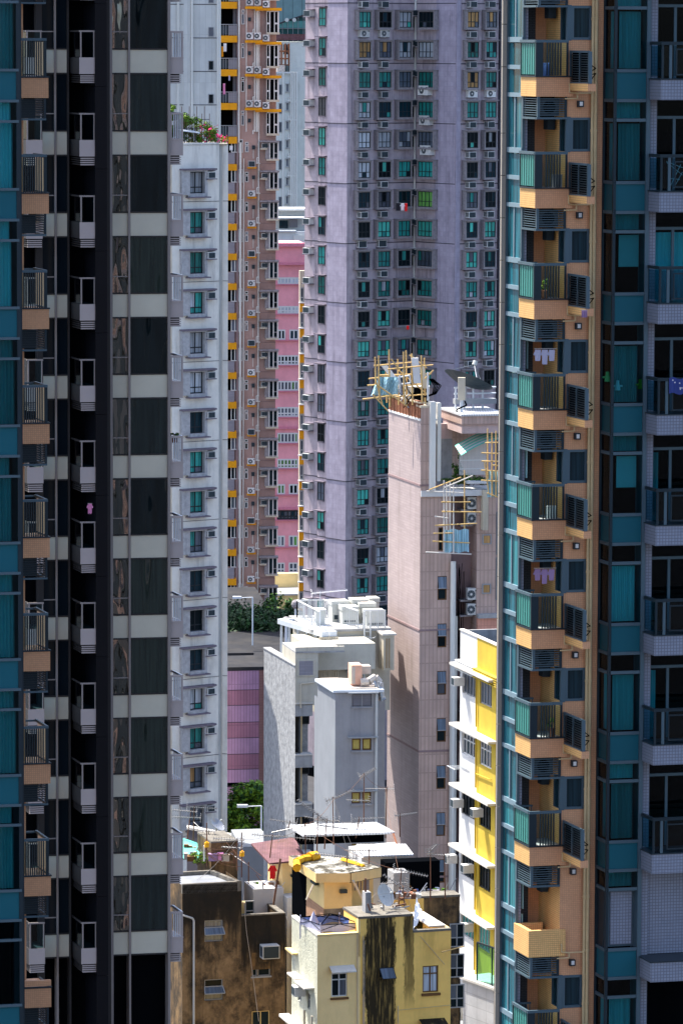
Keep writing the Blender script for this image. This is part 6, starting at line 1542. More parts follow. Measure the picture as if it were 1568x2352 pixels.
behind(-70, -85, 34, 16, 110, 'yellow_cream', 'pale yellow tower far behind the viewpoint on the hillside')

# =====================================================================
#  dark stained block, front left
# =====================================================================
def stained_block():
    c0 = at(419, 2034, 205); W = Wall((c0.x, c0.y), 16); WL = Wall((c0.x, c0.y), -75)
    rt = root('stained_building', (c0.x, c0.y, 0), 'soot blackened brown building with two flat roof levels and rusted casement windows', 'building')
    S = lambda u, v=2150: W.S(u, v); Z = lambda v: W.Z(480, v)
    zt = W.Z(419, 2034); s1 = S(555, 2030); s2 = S(655, 2110); z2 = W.Z(600, 2102)
    for nm, zz in (('stained_a', zt), ('stained_b', z2)):
        mat(nm, (0.225, 0.15, 0.08), streak=0.95, dirt=(0.018, 0.016, 0.013), var=0.35, vscale=1.2, blotch=0.8, bl=(0.45, 0.62), bls=0.8, sx=2.4, sz_=0.14, thr=(0.44, 0.66), topdark=(zz-5, zz, .93))
    win = [(S(470), S(512), Z(2163), Z(2114)), (S(470), S(512), Z(2298), Z(2250)), (S(579), S(591), W.Z(590, 2242), W.Z(590, 2188)), (S(592.5), S(621), W.Z(600, 2242), W.Z(600, 2210)), (S(579), S(620), W.Z(600, 2400), W.Z(600, 2322))]
    b = MB(); b.facade(W, 0, s1, 0, zt, win[:2], M['stained_a'], depth=.15); b.build('stained_wall', rt, org=W.P(0, 0))
    b = MB(); b.facade(W, s1, s2, 0, z2, win[2:], M['stained_b'], depth=.15); b.build('stained_wall', rt, org=W.P(s1, 0))
    b = MB(); b.facade(WL, -3.2, 0, 0, zt, [], M['stained']); b.prism([WL.xy(-3.2, -.02), WL.xy(-.02, -.3), W.xy(s1, -.3), W.xy(s1, -3.6)], 0, zt-.4, M['stained']); b.prism([W.xy(s1, -3.2), W.xy(s1+.0, -.3), W.xy(s2-.02, -.3), W.xy(s2-.02, -5)], 0, z2-2.6, M['stained'])
    # right end face of the tall part above the lower part, and pit walls
    b.wbox(W, s1-.02, s1, z2-2, zt, -3.0, -.01, M['stained']); b.wbox(W, s1, s2, z2-2.2, z2-.0, -2.9, -2.6, M['stained']); b.wbox(W, s2-.22, s2, z2-2.2, z2, -2.9, -.02, M['stained']); b.wbox(W, s1, s2-.22, z2-2.6, z2, -.2, -.02, M['stained'])
    b.build('side_wall', rt, org=W.P(1, 0))
    b = MB(); q = [W.xy(.1, -.22), W.xy(s1-.2, -.22), W.xy(s1-.75, -3.0), WL.xy(-3.0, -.15)]
    b.prism(q, zt-.42, zt-.12, M['roof_grey']); 
    def coping(p, q_, w_, z): 
        d = (q_-p).normalized(); n = Vector((-d.y, d.x))*w_; b.prism([p, q_, q_+n, p+n], z-.4, z+.06, M['stained_top'])
    coping(W.xy(0), W.xy(s1), .18, zt); coping(W.xy(s1), W.xy(s1-.6, -3.2), .2, zt); coping(W.xy(s1-.6, -3.2), WL.xy(-3.1), .2, zt); coping(WL.xy(-3.2), WL.xy(0), .1, zt) if False else None
    b.build('roof', rt)
    b = MB(); b.wbox(W, s1, s2, z2, z2+.06, -.25, .03, M['stained_top']); b.wbox(W, s2-.25, s2+.02, z2, z2+.06, -2.9, -.25, M['stained_top']); b.wbox(W, s1, s2-.25, z2, z2+.06, -2.95, -2.6, M['stained_top']); b.build('parapet_coping', rt)
    # taller shaft at the back
    b = MB(); zb = W.Z(560, 1985)+0.4; b.wbox(W, S(528, 2000), S(590, 2000), 0, zb, -6.2, -3.6, M['stained']); b.wbox(W, S(528, 2000), S(591, 2000), zb, zb+.08, -6.25, -3.55, M['stained_top']); b.build('rear_shaft', rt, org=W.P(s1, 0))
    for k, h in enumerate(win):
        cfg = [(1, .33, 'frame_grey'), (1, .33, 'frame_grey'), (1, .62, 'frame_grey'), (1, 0, 'frame_grey'), (2, .45, 'yellow_cream')][k]
        f, p = window_meshes(w_=h[1]-h[0], h_=h[3]-h[2], cols=cfg[0], split=cfg[1], fm=cfg[2], panes=['pane_dark', 'pane_slate'] if k < 4 else ['pane_teal', 'pane_dark'], ft=.045, seed=k)
        ob = inst('window', f, rt, W.P(h[0], h[2], -.1), W.a); sub('pane', p, ob)
        if k < 2:
            g = MB(); z = h[2]+(h[3]-h[2])*.36; zz = h[2]+(h[3]-h[2])*.66; a, c = h[0]-.02, h[1]+.05
            g.poly([W.P(a, z, .22), W.P(c, z, .22), W.P(c-.05, zz, -.02), W.P(a+.03, zz, -.02)], M['pane_slate'])
            g.path([W.P(a, z, .22), W.P(c, z, .22), W.P(c-.05, zz, -.02), W.P(a+.03, zz, -.02), W.P(a, z, .22)], .03, M['frame_grey'], 4)
            o = g.build('open_sash', ob, org=Vector(ob['w'])); o.rotation_euler = (0, 0, -W.a)
            o.location = (0, 0, 0)
    me = ac_mesh(.82, .62, .6, False); inst('air_conditioner', me, rt, W.P(S(596, 2200), W.Z(600, 2208)+.22, .02), W.a)
    b = MB(); b.wbox(W, win[2][0]-.05, win[3][1]+.05, win[2][2]-.08, win[2][2]-.01, 0, .06, M['frame_grey']); b.build('sill', rt)
    b = MB(); b.path([W.P(.0, Z(2098), .1), W.P(S(441), Z(2106), .12), W.P(S(444), Z(2112), .12), W.P(S(444), 6, .12)], .05, M['grey_pipe']); b.build('drain_pipe', rt)
    b = MB(); b.path([W.P(S(555), Z(2020), .05), W.P(S(565), Z(2140), .06), W.P(S(578), Z(2230), .06), W.P(S(594), Z(2352), .06)], .015, M['duct'], 4); b.build('loose_cable', rt)
    return W, S, Z, zt, s1, s2, z2
SB = stained_block()

# =====================================================================
#  yellow building, front centre
# =====================================================================
def yellow_block():
    c0 = at(729, 2151, 190); W = Wall((c0.x, c0.y), 17); WL = Wall((c0.x, c0.y), -75)
    rt = root('yellow_building', (c0.x, c0.y, 0), 'yellow walk-up with a black soot stripe down the middle and a tiled roof terrace', 'building')
    S = lambda u, v=2250: W.S(u, v); Z = lambda u, v: W.Z(u, v)
    zt = Z(729, 2151); a0 = WL.S(670, 2107); sA = S(822, 2143); sB = S(948, 2110); s2 = S(1035, 2140); zc = Z(870, 2108); zr = Z(1000, 2139)
    w1 = (S(761), S(797), Z(780, 2289), Z(780, 2235)); w2 = (S(970), S(1006), Z(990, 2279), Z(990, 2218)); w3 = (S(871), S(902), Z(885, 2246), Z(885, 2223)); w4 = (S(970), S(1006), Z(990, 2400), Z(990, 2350))
    b = MB(); b.facade(W, 0, sA+.1, 0, zt, [w1], M['yellow_wall'], depth=.16); b.build('yellow_wall', rt, org=W.P(0, 0))
    x0, x1 = S(838, 2120), S(908, 2120); zs = 0
    c_ = W.p.dot(W.d); zlo = W.Z(900, 2560)
    mat('sooty_yellow', (0.98, 0.62, 0.17), streak=0.45, dirt=(0.38, 0.24, 0.06), var=0.10, sx=1.0, sz_=0.12,
        stripes=[(c_+(x0+x1)/2, (x1-x0)/2-.02, .05, .22, zlo, None, .98), (c_+S(934, 2120), .16, .05, .16, W.Z(934, 2178), None, .75), (c_+S(940, 2250), .22, .03, .18, W.Z(940, 2300), W.Z(940, 2222), .7)])
    b = MB(); 
    b.facade(W, sA+.1, x1, 0, zc, [w3], M['sooty_yellow'], o=.0)
    b.facade(W, x1, S(911, 2120)+.15, 0, zc, [], M['sooty_yellow']); b.wbox(W, sA+.0, sA+.1, zt-1, zc, -.2, .0, M['yellow_wall'])
    b.build('soot_stained_wall', rt, org=W.P(x0, 0))
    b = MB(); x2 = S(911, 2120)+.15; b.facade(W, x2, sB, 0, zc, [], M['sooty_yellow']); b.facade(W, sB, s2, 0, zr, [w2, w4], M['sooty_yellow'], depth=.16); b.wbox(W, sB-.02, sB, zr, zc, -3, 0, M['soot']); b.build('yellow_wall', rt, org=W.P(sB, 0))
    # left wall
    wl = (WL.S(684, 2270), WL.S(691.5, 2270), WL.Z(688, 2300), WL.Z(688, 2250)); wl2 = (WL.S(706, 2270), WL.S(712, 2270), WL.Z(709, 2318), WL.Z(709, 2282))
    b = MB(); b.facade(WL, a0, 0, 0, zt, [wl, wl2], M['greenish_wall'], depth=.15); b.build('side_wall', rt, org=WL.P(a0, 0)).name = 'green_grey_wall'
    for k, h in enumerate((wl, wl2)):
        f, p = window_meshes(w_=h[1]-h[0], h_=h[3]-h[2], cols=1 if k else 2, split=.6, fm='frame_grey', panes=['pane_slate', 'pane_blue'], ft=.05, seed=k); ob = inst('window', f, rt, WL.P(h[0], h[2], -.1), WL.a); sub('pane', p, ob)
    b = MB(); b.wbox(WL, wl[0]-.35, wl[1]+.5, wl[3]+.15, wl[3]+.22, 0, .42, M['slab_white']); b.wbox(WL, wl2[0]-.6, wl2[1]+.7, wl2[3]+.38, wl2[3]+.45, 0, .45, M['slab_white']); b.wbox(WL, a0-.2, wl[0], WL.Z(680, 2190), WL.Z(680, 2190)+.08, 0, .25, M['yellow_cream']); b.build('window_hood', rt)
    inst('air_conditioner', ac_mesh(.6, .42, .5, False), rt, WL.P(wl2[0]-.5, wl2[3]-.15, .1), WL.a)
    b = MB(); zz = WL.Z(700, 2365); b.wbox(WL, a0-.5, -.1, zz, zz+.12, 0, .45, M['slab_white'])
    b.path([WL.P(WL.S(709, 2320), WL.Z(709, 2320), .2), WL.P(WL.S(709, 2320), WL.Z(709, 2450), .2)], .06, M['cream']); b.path([WL.P(-.35, WL.Z(720, 2330), .15), WL.P(-.35, 10, .15)], .05, M['cream']); b.build('pipe_and_ledge', rt)
    # core, terrace, parapets
    b = MB(); b.prism([WL.xy(a0, -.2), WL.xy(-.05, -.2), W.xy(.2, -.25), W.xy(s2-.05, -.25), W.xy(s2-.05, -6), WL.xy(a0, -3)], 0, zt-1.0, M['yellow_cream'], mtop=M['terracotta'])
    b.build('terrace', rt, org=W.P(2, 0))
    b = MB(); b.prism([WL.xy(a0, 0.02), WL.xy(0, .02), WL.xy(0, -.22), WL.xy(a0, -.22)], zt, zt+.07, M['slab_white']); b.wbox(W, .0, sA+.1, zt, zt+.08, -.25, .03, M['yellow_cream']); b.prism([WL.xy(a0, -.05), WL.xy(-.1, -.05), WL.xy(-.1, -.2), WL.xy(a0, -.2)], zt-1.1, zt, M['yellow_cream']); b.wbox(W, .1, sA, zt-1.1, zt, -.22, -.05, M['yellow_cream']); b.build('parapet', rt)
    b = MB(); b.wbox(W, sA+.02, sB-.02, zc-1.4, zc-.02, -2.2, -.2, M['yellow_strong']); b.wbox(W, sA, sB, zc, zc+.1, -2.3, .03, M['stained_top']); b.build('chimney_block_roof', rt)
    b = MB(); b.wbox(W, sB, s2-.02, zr-1.2, zr-.9, -3.6, -.2, M['yellow_strong']); b.wbox(W, sB, s2, zr, zr+.1, -.22, .03, M['stained_top']); b.wbox(W, s2-.2, s2+.0, zr-1.2, zr+.1, -3.6, -.22, M['yellow_cream']); b.wbox(W, sB, s2-.2, zr-1.2, zr+.1, -3.6, -3.4, M['soot']); b.build('right_parapet', rt).name = 'parapet'
    # windows
    for h, cols, sp, fm, pn in ((w1, 2, .72, 'frame_white', ['pane_slate', 'pane_green', 'pane_dark']), (w2, 2, .7, 'brown_wood', ['pane_pale', 'pane_aqua']), (w3, 1, 0, 'frame_black', ['pane_dark']), (w4, 2, .7, 'frame_grey', ['pane_slate'])):
        f, p = window_meshes(w_=h[1]-h[0], h_=h[3]-h[2], cols=cols, split=sp, fm=fm, panes=pn, ft=.05, seed=2)
        ob = inst('window', f, rt, W.P(h[0], h[2], -.1), W.a); sub('pane', p, ob)
        if h is w3:
            g = MB(); g.poly([W.P(h[0], h[3], .02), W.P(h[1], h[3], .02), W.P(h[1]+.06, h[2]+.02, .30), W.P(h[0]+.06, h[2]+.02, .30)], M['pane_slate']); g.path([W.P(h[0], h[3], .02), W.P(h[1], h[3], .02), W.P(h[1]+.06, h[2]+.02, .30), W.P(h[0]+.06, h[2]+.02, .30), W.P(h[0], h[3], .02)], .02, M['frame_black'], 4); o = g.build('open_sash', ob, org=Vector(ob['w'])); o.rotation_euler = (0, 0, -W.a); o.location = (0, 0, 0)
    b = MB(); h = w1; b.prism([W.xy(h[0]-.1, .45), W.xy(h[1]+.3, .45), W.xy(h[1]+.3, 0), W.xy(h[0]-.1, 0)], [h[3]+.1, h[3]+.1, h[3]+.3, h[3]+.3], [h[3]+.14, h[3]+.14, h[3]+.34, h[3]+.34], M['slab_white']); b.wbox(W, h[0]-.05, h[1]+.05, h[2]-.12, h[2]-.03, 0, .1, M['brown_wood']); b.wbox(W, w2[0]-.05, w2[1]+.08, w2[2]-.14, w2[2]-.03, 0, .1, M['brown_wood']); b.build('window_hood', rt)
    b = MB(); z = W.Z(990, 2346)
    for k in range(9): s_ = S(962, 2340)+k*.13; b.prism([W.xy(s_, .55), W.xy(s_+.12, .55), W.xy(s_+.12, 0), W.xy(s_, 0)], [z-.05, z-.05, z+.1, z+.1], [z-.02, z-.02, z+.13, z+.13], M['soot'])
    b.build('rotten_awning', rt)
    b = MB()
    for u_, v0, v1 in ((833, 2150, 2400), (836, 2160, 2352), (913, 2310, 2352), (820, 2140, 2360)): b.tube(W.P(S(u_, v0), W.Z(u_, v0), .04), W.P(S(u_, v1), W.Z(u_, v1), .04), .018, M['duct'], 4)
    b.path([W.P(S(913, 2318), W.Z(913, 2320), .04), W.P(S(1034, 2310), W.Z(1034, 2308), .04)], .02, M['yellow_cream'], 4)
    b.path([W.P(S(964, 2150), W.Z(964, 2150), .04), W.P(S(1020, 2215), W.Z(1020, 2215), .04)], .01, M['duct'], 4); b.build('cables', rt)
    return W, WL, S, zt, a0, sA, sB, s2, zc, zr
YB = yellow_block()
def stair_house():
    W0, WL0, _, zt, a0, *_r = YB
    c0 = at(744, 2100, 196.5); W = Wall((c0.x, c0.y), 14); WL = Wall((c0.x, c0.y), -75)
    S = lambda u, v=2060: W.S(u, v); Z = lambda v: W.Z(744, v)
    rt = root('roof_stair_house', W.P(0, Z(2110)-1.5), 'yellow rooftop stair house under a mossy overhanging concrete slab patched with orange sealant', 'building')
    z0 = Z(2110)-1.5; z1 = Z(2024); a = WL.S(704, 2010)
    b = MB(); b.facade(WL, a, 0, z0, z1, [], M['yellow_cream']); b.facade(W, 0, S(808), z0, z1, [], M['yellow_cream']); b.wbox(W, S(808), S(872), z0, z1, -3.5, -1.2, M['yellow_cream']); b.prism([WL.xy(a, -.05), WL.xy(-.03, -.05), W.xy(.05, -.05), W.xy(S(808), -.05), W.xy(S(808), -3.4), WL.xy(a, -.4)], z0, z1, M['yellow_cream']); b.build('wall', rt)
    b = MB(); b.facade(Wall(WL.xy(0, .015), -75), a, 0, z0, Z(2087), [], M['terracotta']); b.wbox(W, 0, S(870), z0, Z(2088), 0, .02, M['stained_top']); b.build('tiled_dado', rt)
    b = MB(); q = [WL.xy(a-1.1, .55), WL.xy(.25, .45), W.xy(S(800), .55), W.xy(S(880), -.4), W.xy(S(845), -2.8), W.xy(S(800), -3.6), WL.xy(a-1.1, .2)]
    b.prism(q, z1, z1+.42, M['yellow_cream'], mtop=M['mossy_roof']); b.build('roof_slab', rt)
    b = MB(); b.prism([W.xy(S(798), .56), W.xy(S(881), -.42), W.xy(S(881), -.5), W.xy(S(796), .5)], z1-.02, z1+.44, M['soot']); b.build('black_edge', rt)
    b = MB(); r = random.Random(5)
    def lump(pts, rad):
        for (p, q_) in zip(pts, pts[1:]): b.tube(p, q_, rad, M['orange_sealant'], 7, rad*.8)
    zz = z1+.43; lump([W.P(S(696), zz, -1.2), W.P(S(706), zz+.1, -2.1), W.P(S(725), zz+.12, -2.6), W.P(S(748), zz+.1, -2.9), W.P(S(770), zz+.05, -3.3)], .20); lump([W.P(S(745), zz+.1, -2.9), W.P(S(765), zz+.15, -3.1)], .28); lump([W.P(S(818), zz, -2.6), W.P(S(845), zz, -.8)], .12); b.build('orange_sealant', rt)
    b = MB(); b.wbox(W, S(808), S(862), Z(2060), Z(2030), -1.2, -1.15, M['blind_grey'])
    for k in range(7): b.wbox(W, S(810)+k*.14, S(810)+k*.14+.05, Z(2060), Z(2030), -1.15, -1.1, M['yellow_cream'])
    b.build('barred_window', rt)
    b = MB(); b.wbox(W, S(779), S(795), Z(2052), Z(2044), .02, .22, M['ac_dark']); b.build('flood_lamp', rt); b = MB(); b.wbox(WL, WL.S(722, 2030), WL.S(733, 2030), WL.Z(728, 2030), WL.Z(728, 2024), .02, .2, M['ac_dark']); b.build('flood_lamp', rt)
    b = MB(); b.prism([WL.xy(a-1.9, .2), WL.xy(a-.02, .02), WL.xy(a-.02, -.2), WL.xy(a-1.9, -.2)], z0, z1-.1, M['black']); b.build('doorway', rt)
    b = MB(); b.tube(W.P(S(803), Z(2020), .6), W.P(S(847), Z(2096), -.2), .06, M['cream']); b.tube(W.P(S(700), Z(2062), .3), W.P(S(718), Z(2030), .1), .04, M['cream']); b.build('leaning_pipe', rt)
    return W, S, Z, z1, WL
SH = stair_house()

def neighbours():
    W = wall_at(690, 2000, 209.5, 14); S = lambda u, v=2000: W.S(u, v); Z = lambda v: W.Z(690, v)
    rt = root('rooftop_rooms', W.P(S(680), 0), 'yellow rooftop rooms with a rusty red lean-to roof left of the stair house', 'building')
    b = MB(); b.wbox(W, S(648), S(704), 0, Z(1976), -3, 0, M['yellow_wall']); b.wbox(W, S(577), S(646), 0, Z(2033), -1.5, .5, M['white_paint_old']); b.build('wall', rt, org=W.P(S(650), 0))
    b = MB(); z = Z(1976); b.prism([W.xy(S(610), .8), W.xy(S(700), .5), W.xy(S(708), -3), W.xy(S(604), -2.6)], [z, z+.05, z+.5, z+.35], [z+.08, z+.13, z+.58, z+.43], M['rusty_sheet']); b.build('lean_to_roof', rt)
    b = MB(); b.prism([W.xy(S(646, 2060), .5), W.xy(S(707, 2080), 2.6), W.xy(S(711, 2080), 2.2), W.xy(S(662, 2050), -.5)], 0, [Z(2060), Z(2100), Z(2100), Z(2060)], M['yellow_cream'], mtop=M['bright_white']); b.wbox(W, S(646), S(690), 0, Z(2050), -.5, 1.2, M['bright_white']); b.build('sloping_parapet', rt, org=W.P(S(690), 0))
    b = MB(); b.wbox(W, S(667), S(681), Z(2012), Z(2007), 0, .2, M['ac_dark']); b.build('flood_lamp', rt)
    b = MB(); b.wbox(W, S(657), S(700), 0, Z(2112)-.0, 1.0, 1.6, M['yellow_strong']); b.wbox(W, S(656), S(690), Z(2112), Z(2110), .9, 1.7, M['slab_white']); b.build('lower_wall', rt, org=W.P(S(660), 0))
    b = MB(); b.tube(W.P(S(599), Z(2062), .4), W.P(S(599), Z(2018), .4), .05, M['frame_white']); b.tube(W.P(S(618), Z(2070), .9), W.P(S(634), Z(1962), .9), .05, M['mast_rust']); b.build('steel_post', rt)
    # pale shed and corrugated roofs behind the stair house
    W2 = wall_at(900, 2000, 206, 12); S2 = lambda u, v=1980: W2.S(u, v); Z2 = lambda v: W2.Z(880, v)
    rt = root('rooftop_shed', W2.P(S2(900), Z2(2080)), 'pale green white rooftop shed with two dazzling corrugated metal roofs', 'shed')
    b = MB(); b.prism([W2.xy(S2(830), 0), W2.xy(S2(938), 0), W2.xy(S2(938), -3), W2.xy(S2(830), -3)], 0, [Z2(1968), Z2(1962), Z2(1962), Z2(1968)], M['white_paint_old']); b.build('wall', rt, org=W2.P(S2(880), 0))
    b = MB(); b.prism([W2.xy(S2(728), -3.2), W2.xy(S2(940), -3.2), W2.xy(S2(928), -6), W2.xy(S2(716), -6)], Z2(1945), Z2(1945)+.1, M['corrugated_white']); b.build('corrugated_roof', rt)
    b = MB(); b.prism([W2.xy(S2(832), .3), W2.xy(S2(946), .3), W2.xy(S2(942), -1.0), W2.xy(S2(832), -1.4)], [Z2(1965)]*2+[Z2(1962)+.2]*2, [Z2(1965)+.07]*2+[Z2(1962)+.27]*2, M['corrugated_white']); b.build('corrugated_roof', rt)
    b = MB(); b.wbox(W2, S2(735), S2(930), Z2(1975), Z2(1948), -6, -4.6, M['black']); b.tube(W2.P(S2(937), Z2(1975), -2), W2.P(S2(937), Z2(1944), -3.2), .05, M['rust']); b.build('dark_gap', rt)
    # stained walls at the right
    W3 = wall_at(1000, 2080, 200, 14); S3 = lambda u, v=2080: W3.S(u, v); Z3 = lambda v: W3.Z(990, v)
    rt = root('stained_wall', W3.P(S3(980), 0), 'mould stained low wall behind the yellow building with a dark opening above', 'wall')
    b = MB(); b.wbox(W3, S3(905), S3(978), 0, Z3(2067), -1, -.4, M['yellow_strong']); b.build('yellow_end', rt, org=W3.P(S3(930), 0))
    b = MB(); b.wbox(W3, S3(978), S3(1062), 0, Z3(2065), -1.4, -.5, M['stained']); b.wbox(W3, S3(905), S3(1062), Z3(2067), Z3(2062), -1.5, -.45, M['stained_top']); b.build('stained_part', rt, org=W3.P(S3(1010), 0))
    b = MB(); b.wbox(W3, S3(936), S3(1062), Z3(2090), Z3(2016), -5, -4, M['black']); b.wbox(W3, S3(935), S3(972), Z3(2070), Z3(2026), -3.6, -2.5, M['concrete']); b.build('dark_opening', rt)
    for v in (2180, 2250, 2320):
        f, p = window_meshes(w_=.7, h_=1.1, cols=2, split=.4, fm='frame_grey', panes=['pane_dark', 'pane_slate'], ft=.05, seed=3); ob = inst('window', f, rt, W3.P(S3(1037, v), W3.Z(1040, v), -.45), W3.a); sub('pane', p, ob)
    rt = root('alley_facade', W3.P(S3(665), 0), 'shadowed old facade with small windows glimpsed between the stained block and the yellow building', 'building')
    b = MB(); b.wbox(W3, S3(640), S3(680), 0, Z3(2140), -9, -8.5, M['yellow_cream']); b.build('wall', rt, org=W3.P(S3(660), 0))
    for v in (2190, 2250, 2330):
        f, p = window_meshes(w_=.45, h_=.8, cols=1, split=.4, fm='frame_grey', panes=['pane_dark', 'pane_teal'], ft=.05, seed=3); ob = inst('window', f, rt, W3.P(S3(657, v), W3.Z(660, v), -8.48), W3.a); sub('pane', p, ob)
neighbours()

# =====================================================================
#  things on roofs
# =====================================================================
def single(mb, name, label, cat, group=None, org=None):
    o = mb.build(name, org=org); tag(o, label, cat, group); return o
# gazebo frame with blue cloth
def gazebo():
    W, WL, S, zt, a0, sA, *_ = YB
    z = zt-.55; q = W.xy(S(735, 2130)+.15, -.45); e1 = W.d; e2 = -W.n
    A = Vector(q); B_ = A+e1*1.75; D = A+e2*1.9-e1*.35; C_ = B_+e2*1.9-e1*.3; zz = z+.95
    rt = root('gazebo_frame', (q.x, q.y, z), 'collapsed blue and lilac canopy frame on the terrace of the yellow building', 'gazebo')
    b = MB()
    for p in (A, B_, C_, D): b.tube((p.x, p.y, z), (p.x, p.y, zz+.1), .03, M['canopy_lilac'], 5)
    mid = (A+B_+C_+D)/4
    for p in (A, B_, C_, D): b.tube((p.x, p.y, zz), (mid.x, mid.y, zz+.28), .022, M['black'], 4)
    ring = [A, B_, C_, D, A]
    for p, r_ in zip(ring, ring[1:]):
        b.tube((p.x, p.y, zz), (r_.x, r_.y, zz-.0), .02, M['black'], 4); m_ = (p+r_)/2; b.tube((p.x, p.y, zz-.25), (m_.x, m_.y, zz), .015, M['black'], 4); b.tube((m_.x, m_.y, zz), (r_.x, r_.y, zz-.25), .015, M['black'], 4)
    b.build('frame', rt)
    for k, (p, r_) in enumerate(zip(ring, ring[1:])):
        b = MB(); m_ = M['canopy_lilac'] if k in (0, 3) else M['canopy_blue']; n = 10
        for i in range(n):
            t0, t1 = i/n, (i+1)/n; a = p*(1-t0)+r_*t0; c = p*(1-t1)+r_*t1; s0, s1 = .05*math.sin(t0*9), .05*math.sin(t1*9); h = .34
            b.poly([(a.x, a.y+s0*.4, zz-h+s0), (c.x, c.y+s1*.4, zz-h+s1), (c.x, c.y, zz+.02), (a.x, a.y, zz+.02)], m_)
        b.build('valance', rt)
    b = MB(); cx, cy = D+ (C_-D)*.7, 0
    pk = D*.55+mid*.45
    for i in range(6):
        a = i*1.05; p1 = pk+Vector((math.cos(a)*.25, math.sin(a)*.25)); p2 = pk+Vector((math.cos(a+1.05)*.25, math.sin(a+1.05)*.25))
        b.poly([(p1.x, p1.y, zz-.2), (p2.x, p2.y, zz-.2), (pk.x, pk.y, zz+.35)], M['canopy_lilac'])
    b.build('draped_cloth', rt)
gazebo()
def grass_tray():
    W, WL, S, zt, a0, sA, sB, s2, zc, zr = YB
    r = random.Random(4); b = MB(); z = zr-.9
    for k in range(420):
        x = W.xy(sB+.15+r.random()*(s2-sB-.5), -.35-r.random()*1.3); h = r.uniform(.35, 1.0); dx, dy = r.uniform(-.22, .22), r.uniform(-.15, .15)
        b.poly([(x.x-.015, x.y, z), (x.x+.015, x.y, z), (x.x+dx, x.y+dy, z+h)], M['leaf_b'] if r.random() < .6 else M['leaf_a'])
    o = b.build('grass'); tag(o, 'tuft of long green grass growing behind the right parapet of the yellow building', 'grass', kind='stuff')
    b = MB(); P = [W.P(sB+.1, zr+.0, -.3), W.P(sB+.45, zr+.75, -1.2), W.P(sB+1.0, zr+1.0, -2.6), W.P(s2-.3, zr+.4, -1.6), W.P(sB+.9, zr+.55, -1.4)]
    n = 8
    for i in range(n):
        for j in range(n):
            def f(s_, t):
                a = P[0]*(1-s_)+P[1]*s_; c = P[4]*(1-s_)+P[2]*s_; q = a*(1-t)+c*t; q.z += .06*math.sin(s_*17+t*11); return q
            b.poly([f(i/n, j/n), f((i+1)/n, j/n), f((i+1)/n, (j+1)/n), f(i/n, (j+1)/n)], M['white_cloth'])
    b.wbox(W, s2-.9, s2-.15, zr+.14, zr+.2, -3.4, -.3, M['slab_white'])
    single(b, 'plastic_sheet', 'crumpled white plastic sheet draped over the grass corner of the yellow roof', 'sheet')
grass_tray()
# satellite dishes
def dish(c, nrm, r, m, label, mast=None, mesh=False):
    c = Vector(c); n = Vector(nrm).normalized(); a = n.orthogonal().normalized(); bb = n.cross(a)
    rt = root('satellite_dish', c, label, 'satellite dish', 'satellite dishes on the roofs')
    b = MB(); K, J = 18, 4
    def pt(i, j): t = j/J; return c + (a*math.cos(2*math.pi*i/K)+bb*math.sin(2*math.pi*i/K))*(r*t) + n*(r*.28*t*t)
    for j in range(J):
        for i in range(K): b.poly([pt(i, j), pt(i+1, j), pt(i+1, j+1), pt(i, j+1)] if j else [pt(0, 0), pt(i, 1), pt(i+1, 1)], m)
    b.build('reflector', rt)
    b = MB(); f = c+n*r*.9
    for i in (0, 6, 12): b.tube(pt(i, J), f, r*.02, M['steel'], 4)
    b.tube(f-n*.02, f+n*r*.16, r*.09, M['unit_white'], 8); b.build('feed_arm', rt)
    if mast: b = MB(); b.tube(c, mast, .04, M['steel'], 6); b.build('mast', rt)
W, S, Z, z1, _ = SH
q = YB[0].P(YB[2](896, 2080), YB[8]+.75, -1.0); dish(q, (.75, -.6, .45), .52, M['grey_pipe'], 'grey round dish on the sooty roof block of the yellow building', q-Vector((0, 0, .8)))
q = at(497, 1896, 213); dish(q, (.6, -.35, .75), .42, M['steel'], 'small dish seen edge on among aerials by the glass tower', q-Vector((0, 0, 1.4)))
WLp, WFp, Sp, Zp, topp, aLp, W2p, S2p, Z2p = PT
q = WFp.P(Sp(1101, 900), Zp(898), -3.2); dish(q, (.35, .25, .9), 1.55, M['ac_dark'], 'large black mesh dish tilted skyward on the pink tower roof', q-Vector((0, 0, 1.2)))
# chimney stump on the sooty roof
b = MB(); Wy, _, Sy = YB[0], 0, YB[2]; zc = YB[8]
b.wbox(Wy, Sy(850, 2100), Sy(863, 2100), zc+.1, zc+1.0, -1.2, -.7, M['concrete']); b.tube(Wy.P(Sy(853, 2100), zc+1.0, -.9), Wy.P(Sy(853, 2100), zc+1.6, -.9), .05, M['mast_rust'])
single(b, 'chimney_stump', 'short concrete stump with a rusty pipe on the sooty roof block', 'chimney')
b = MB()
for k in range(16):
    p = Wy.P(rnd.uniform(Sy(850, 2100), Sy(925, 2100)), zc+.12+rnd.uniform(0, .2), rnd.uniform(-1.9, -.3)); d = Vector((rnd.uniform(-.9, .9), rnd.uniform(-.3, .3), rnd.uniform(0, .35))); b.tube(p, p+d, rnd.uniform(.015, .05), rnd.choice([M['steel'], M['slab_white'], M['mast_rust'], M['dark_metal']]), 4)
single(b, 'scrap_heap', 'heap of scrap poles and battens lying on the sooty roof block', 'scrap')
b = MB(); p0 = Wy.P(Sy(1000, 2250), Wy.Z(1020, 2232), .05) ; s0 = YB[7]
zz = Wy.Z(1034, 2176)
P_ = [Wy.P(Sy(1004, 2176), zz-.05, .55), Wy.P(Sy(1060, 2170), zz+.05, .2), Wy.P(Sy(1068, 2175), zz, -.1), Wy.P(Sy(1010, 2182), zz-.12, .35), Wy.P(Sy(1004, 2176), zz-.05, .55)]
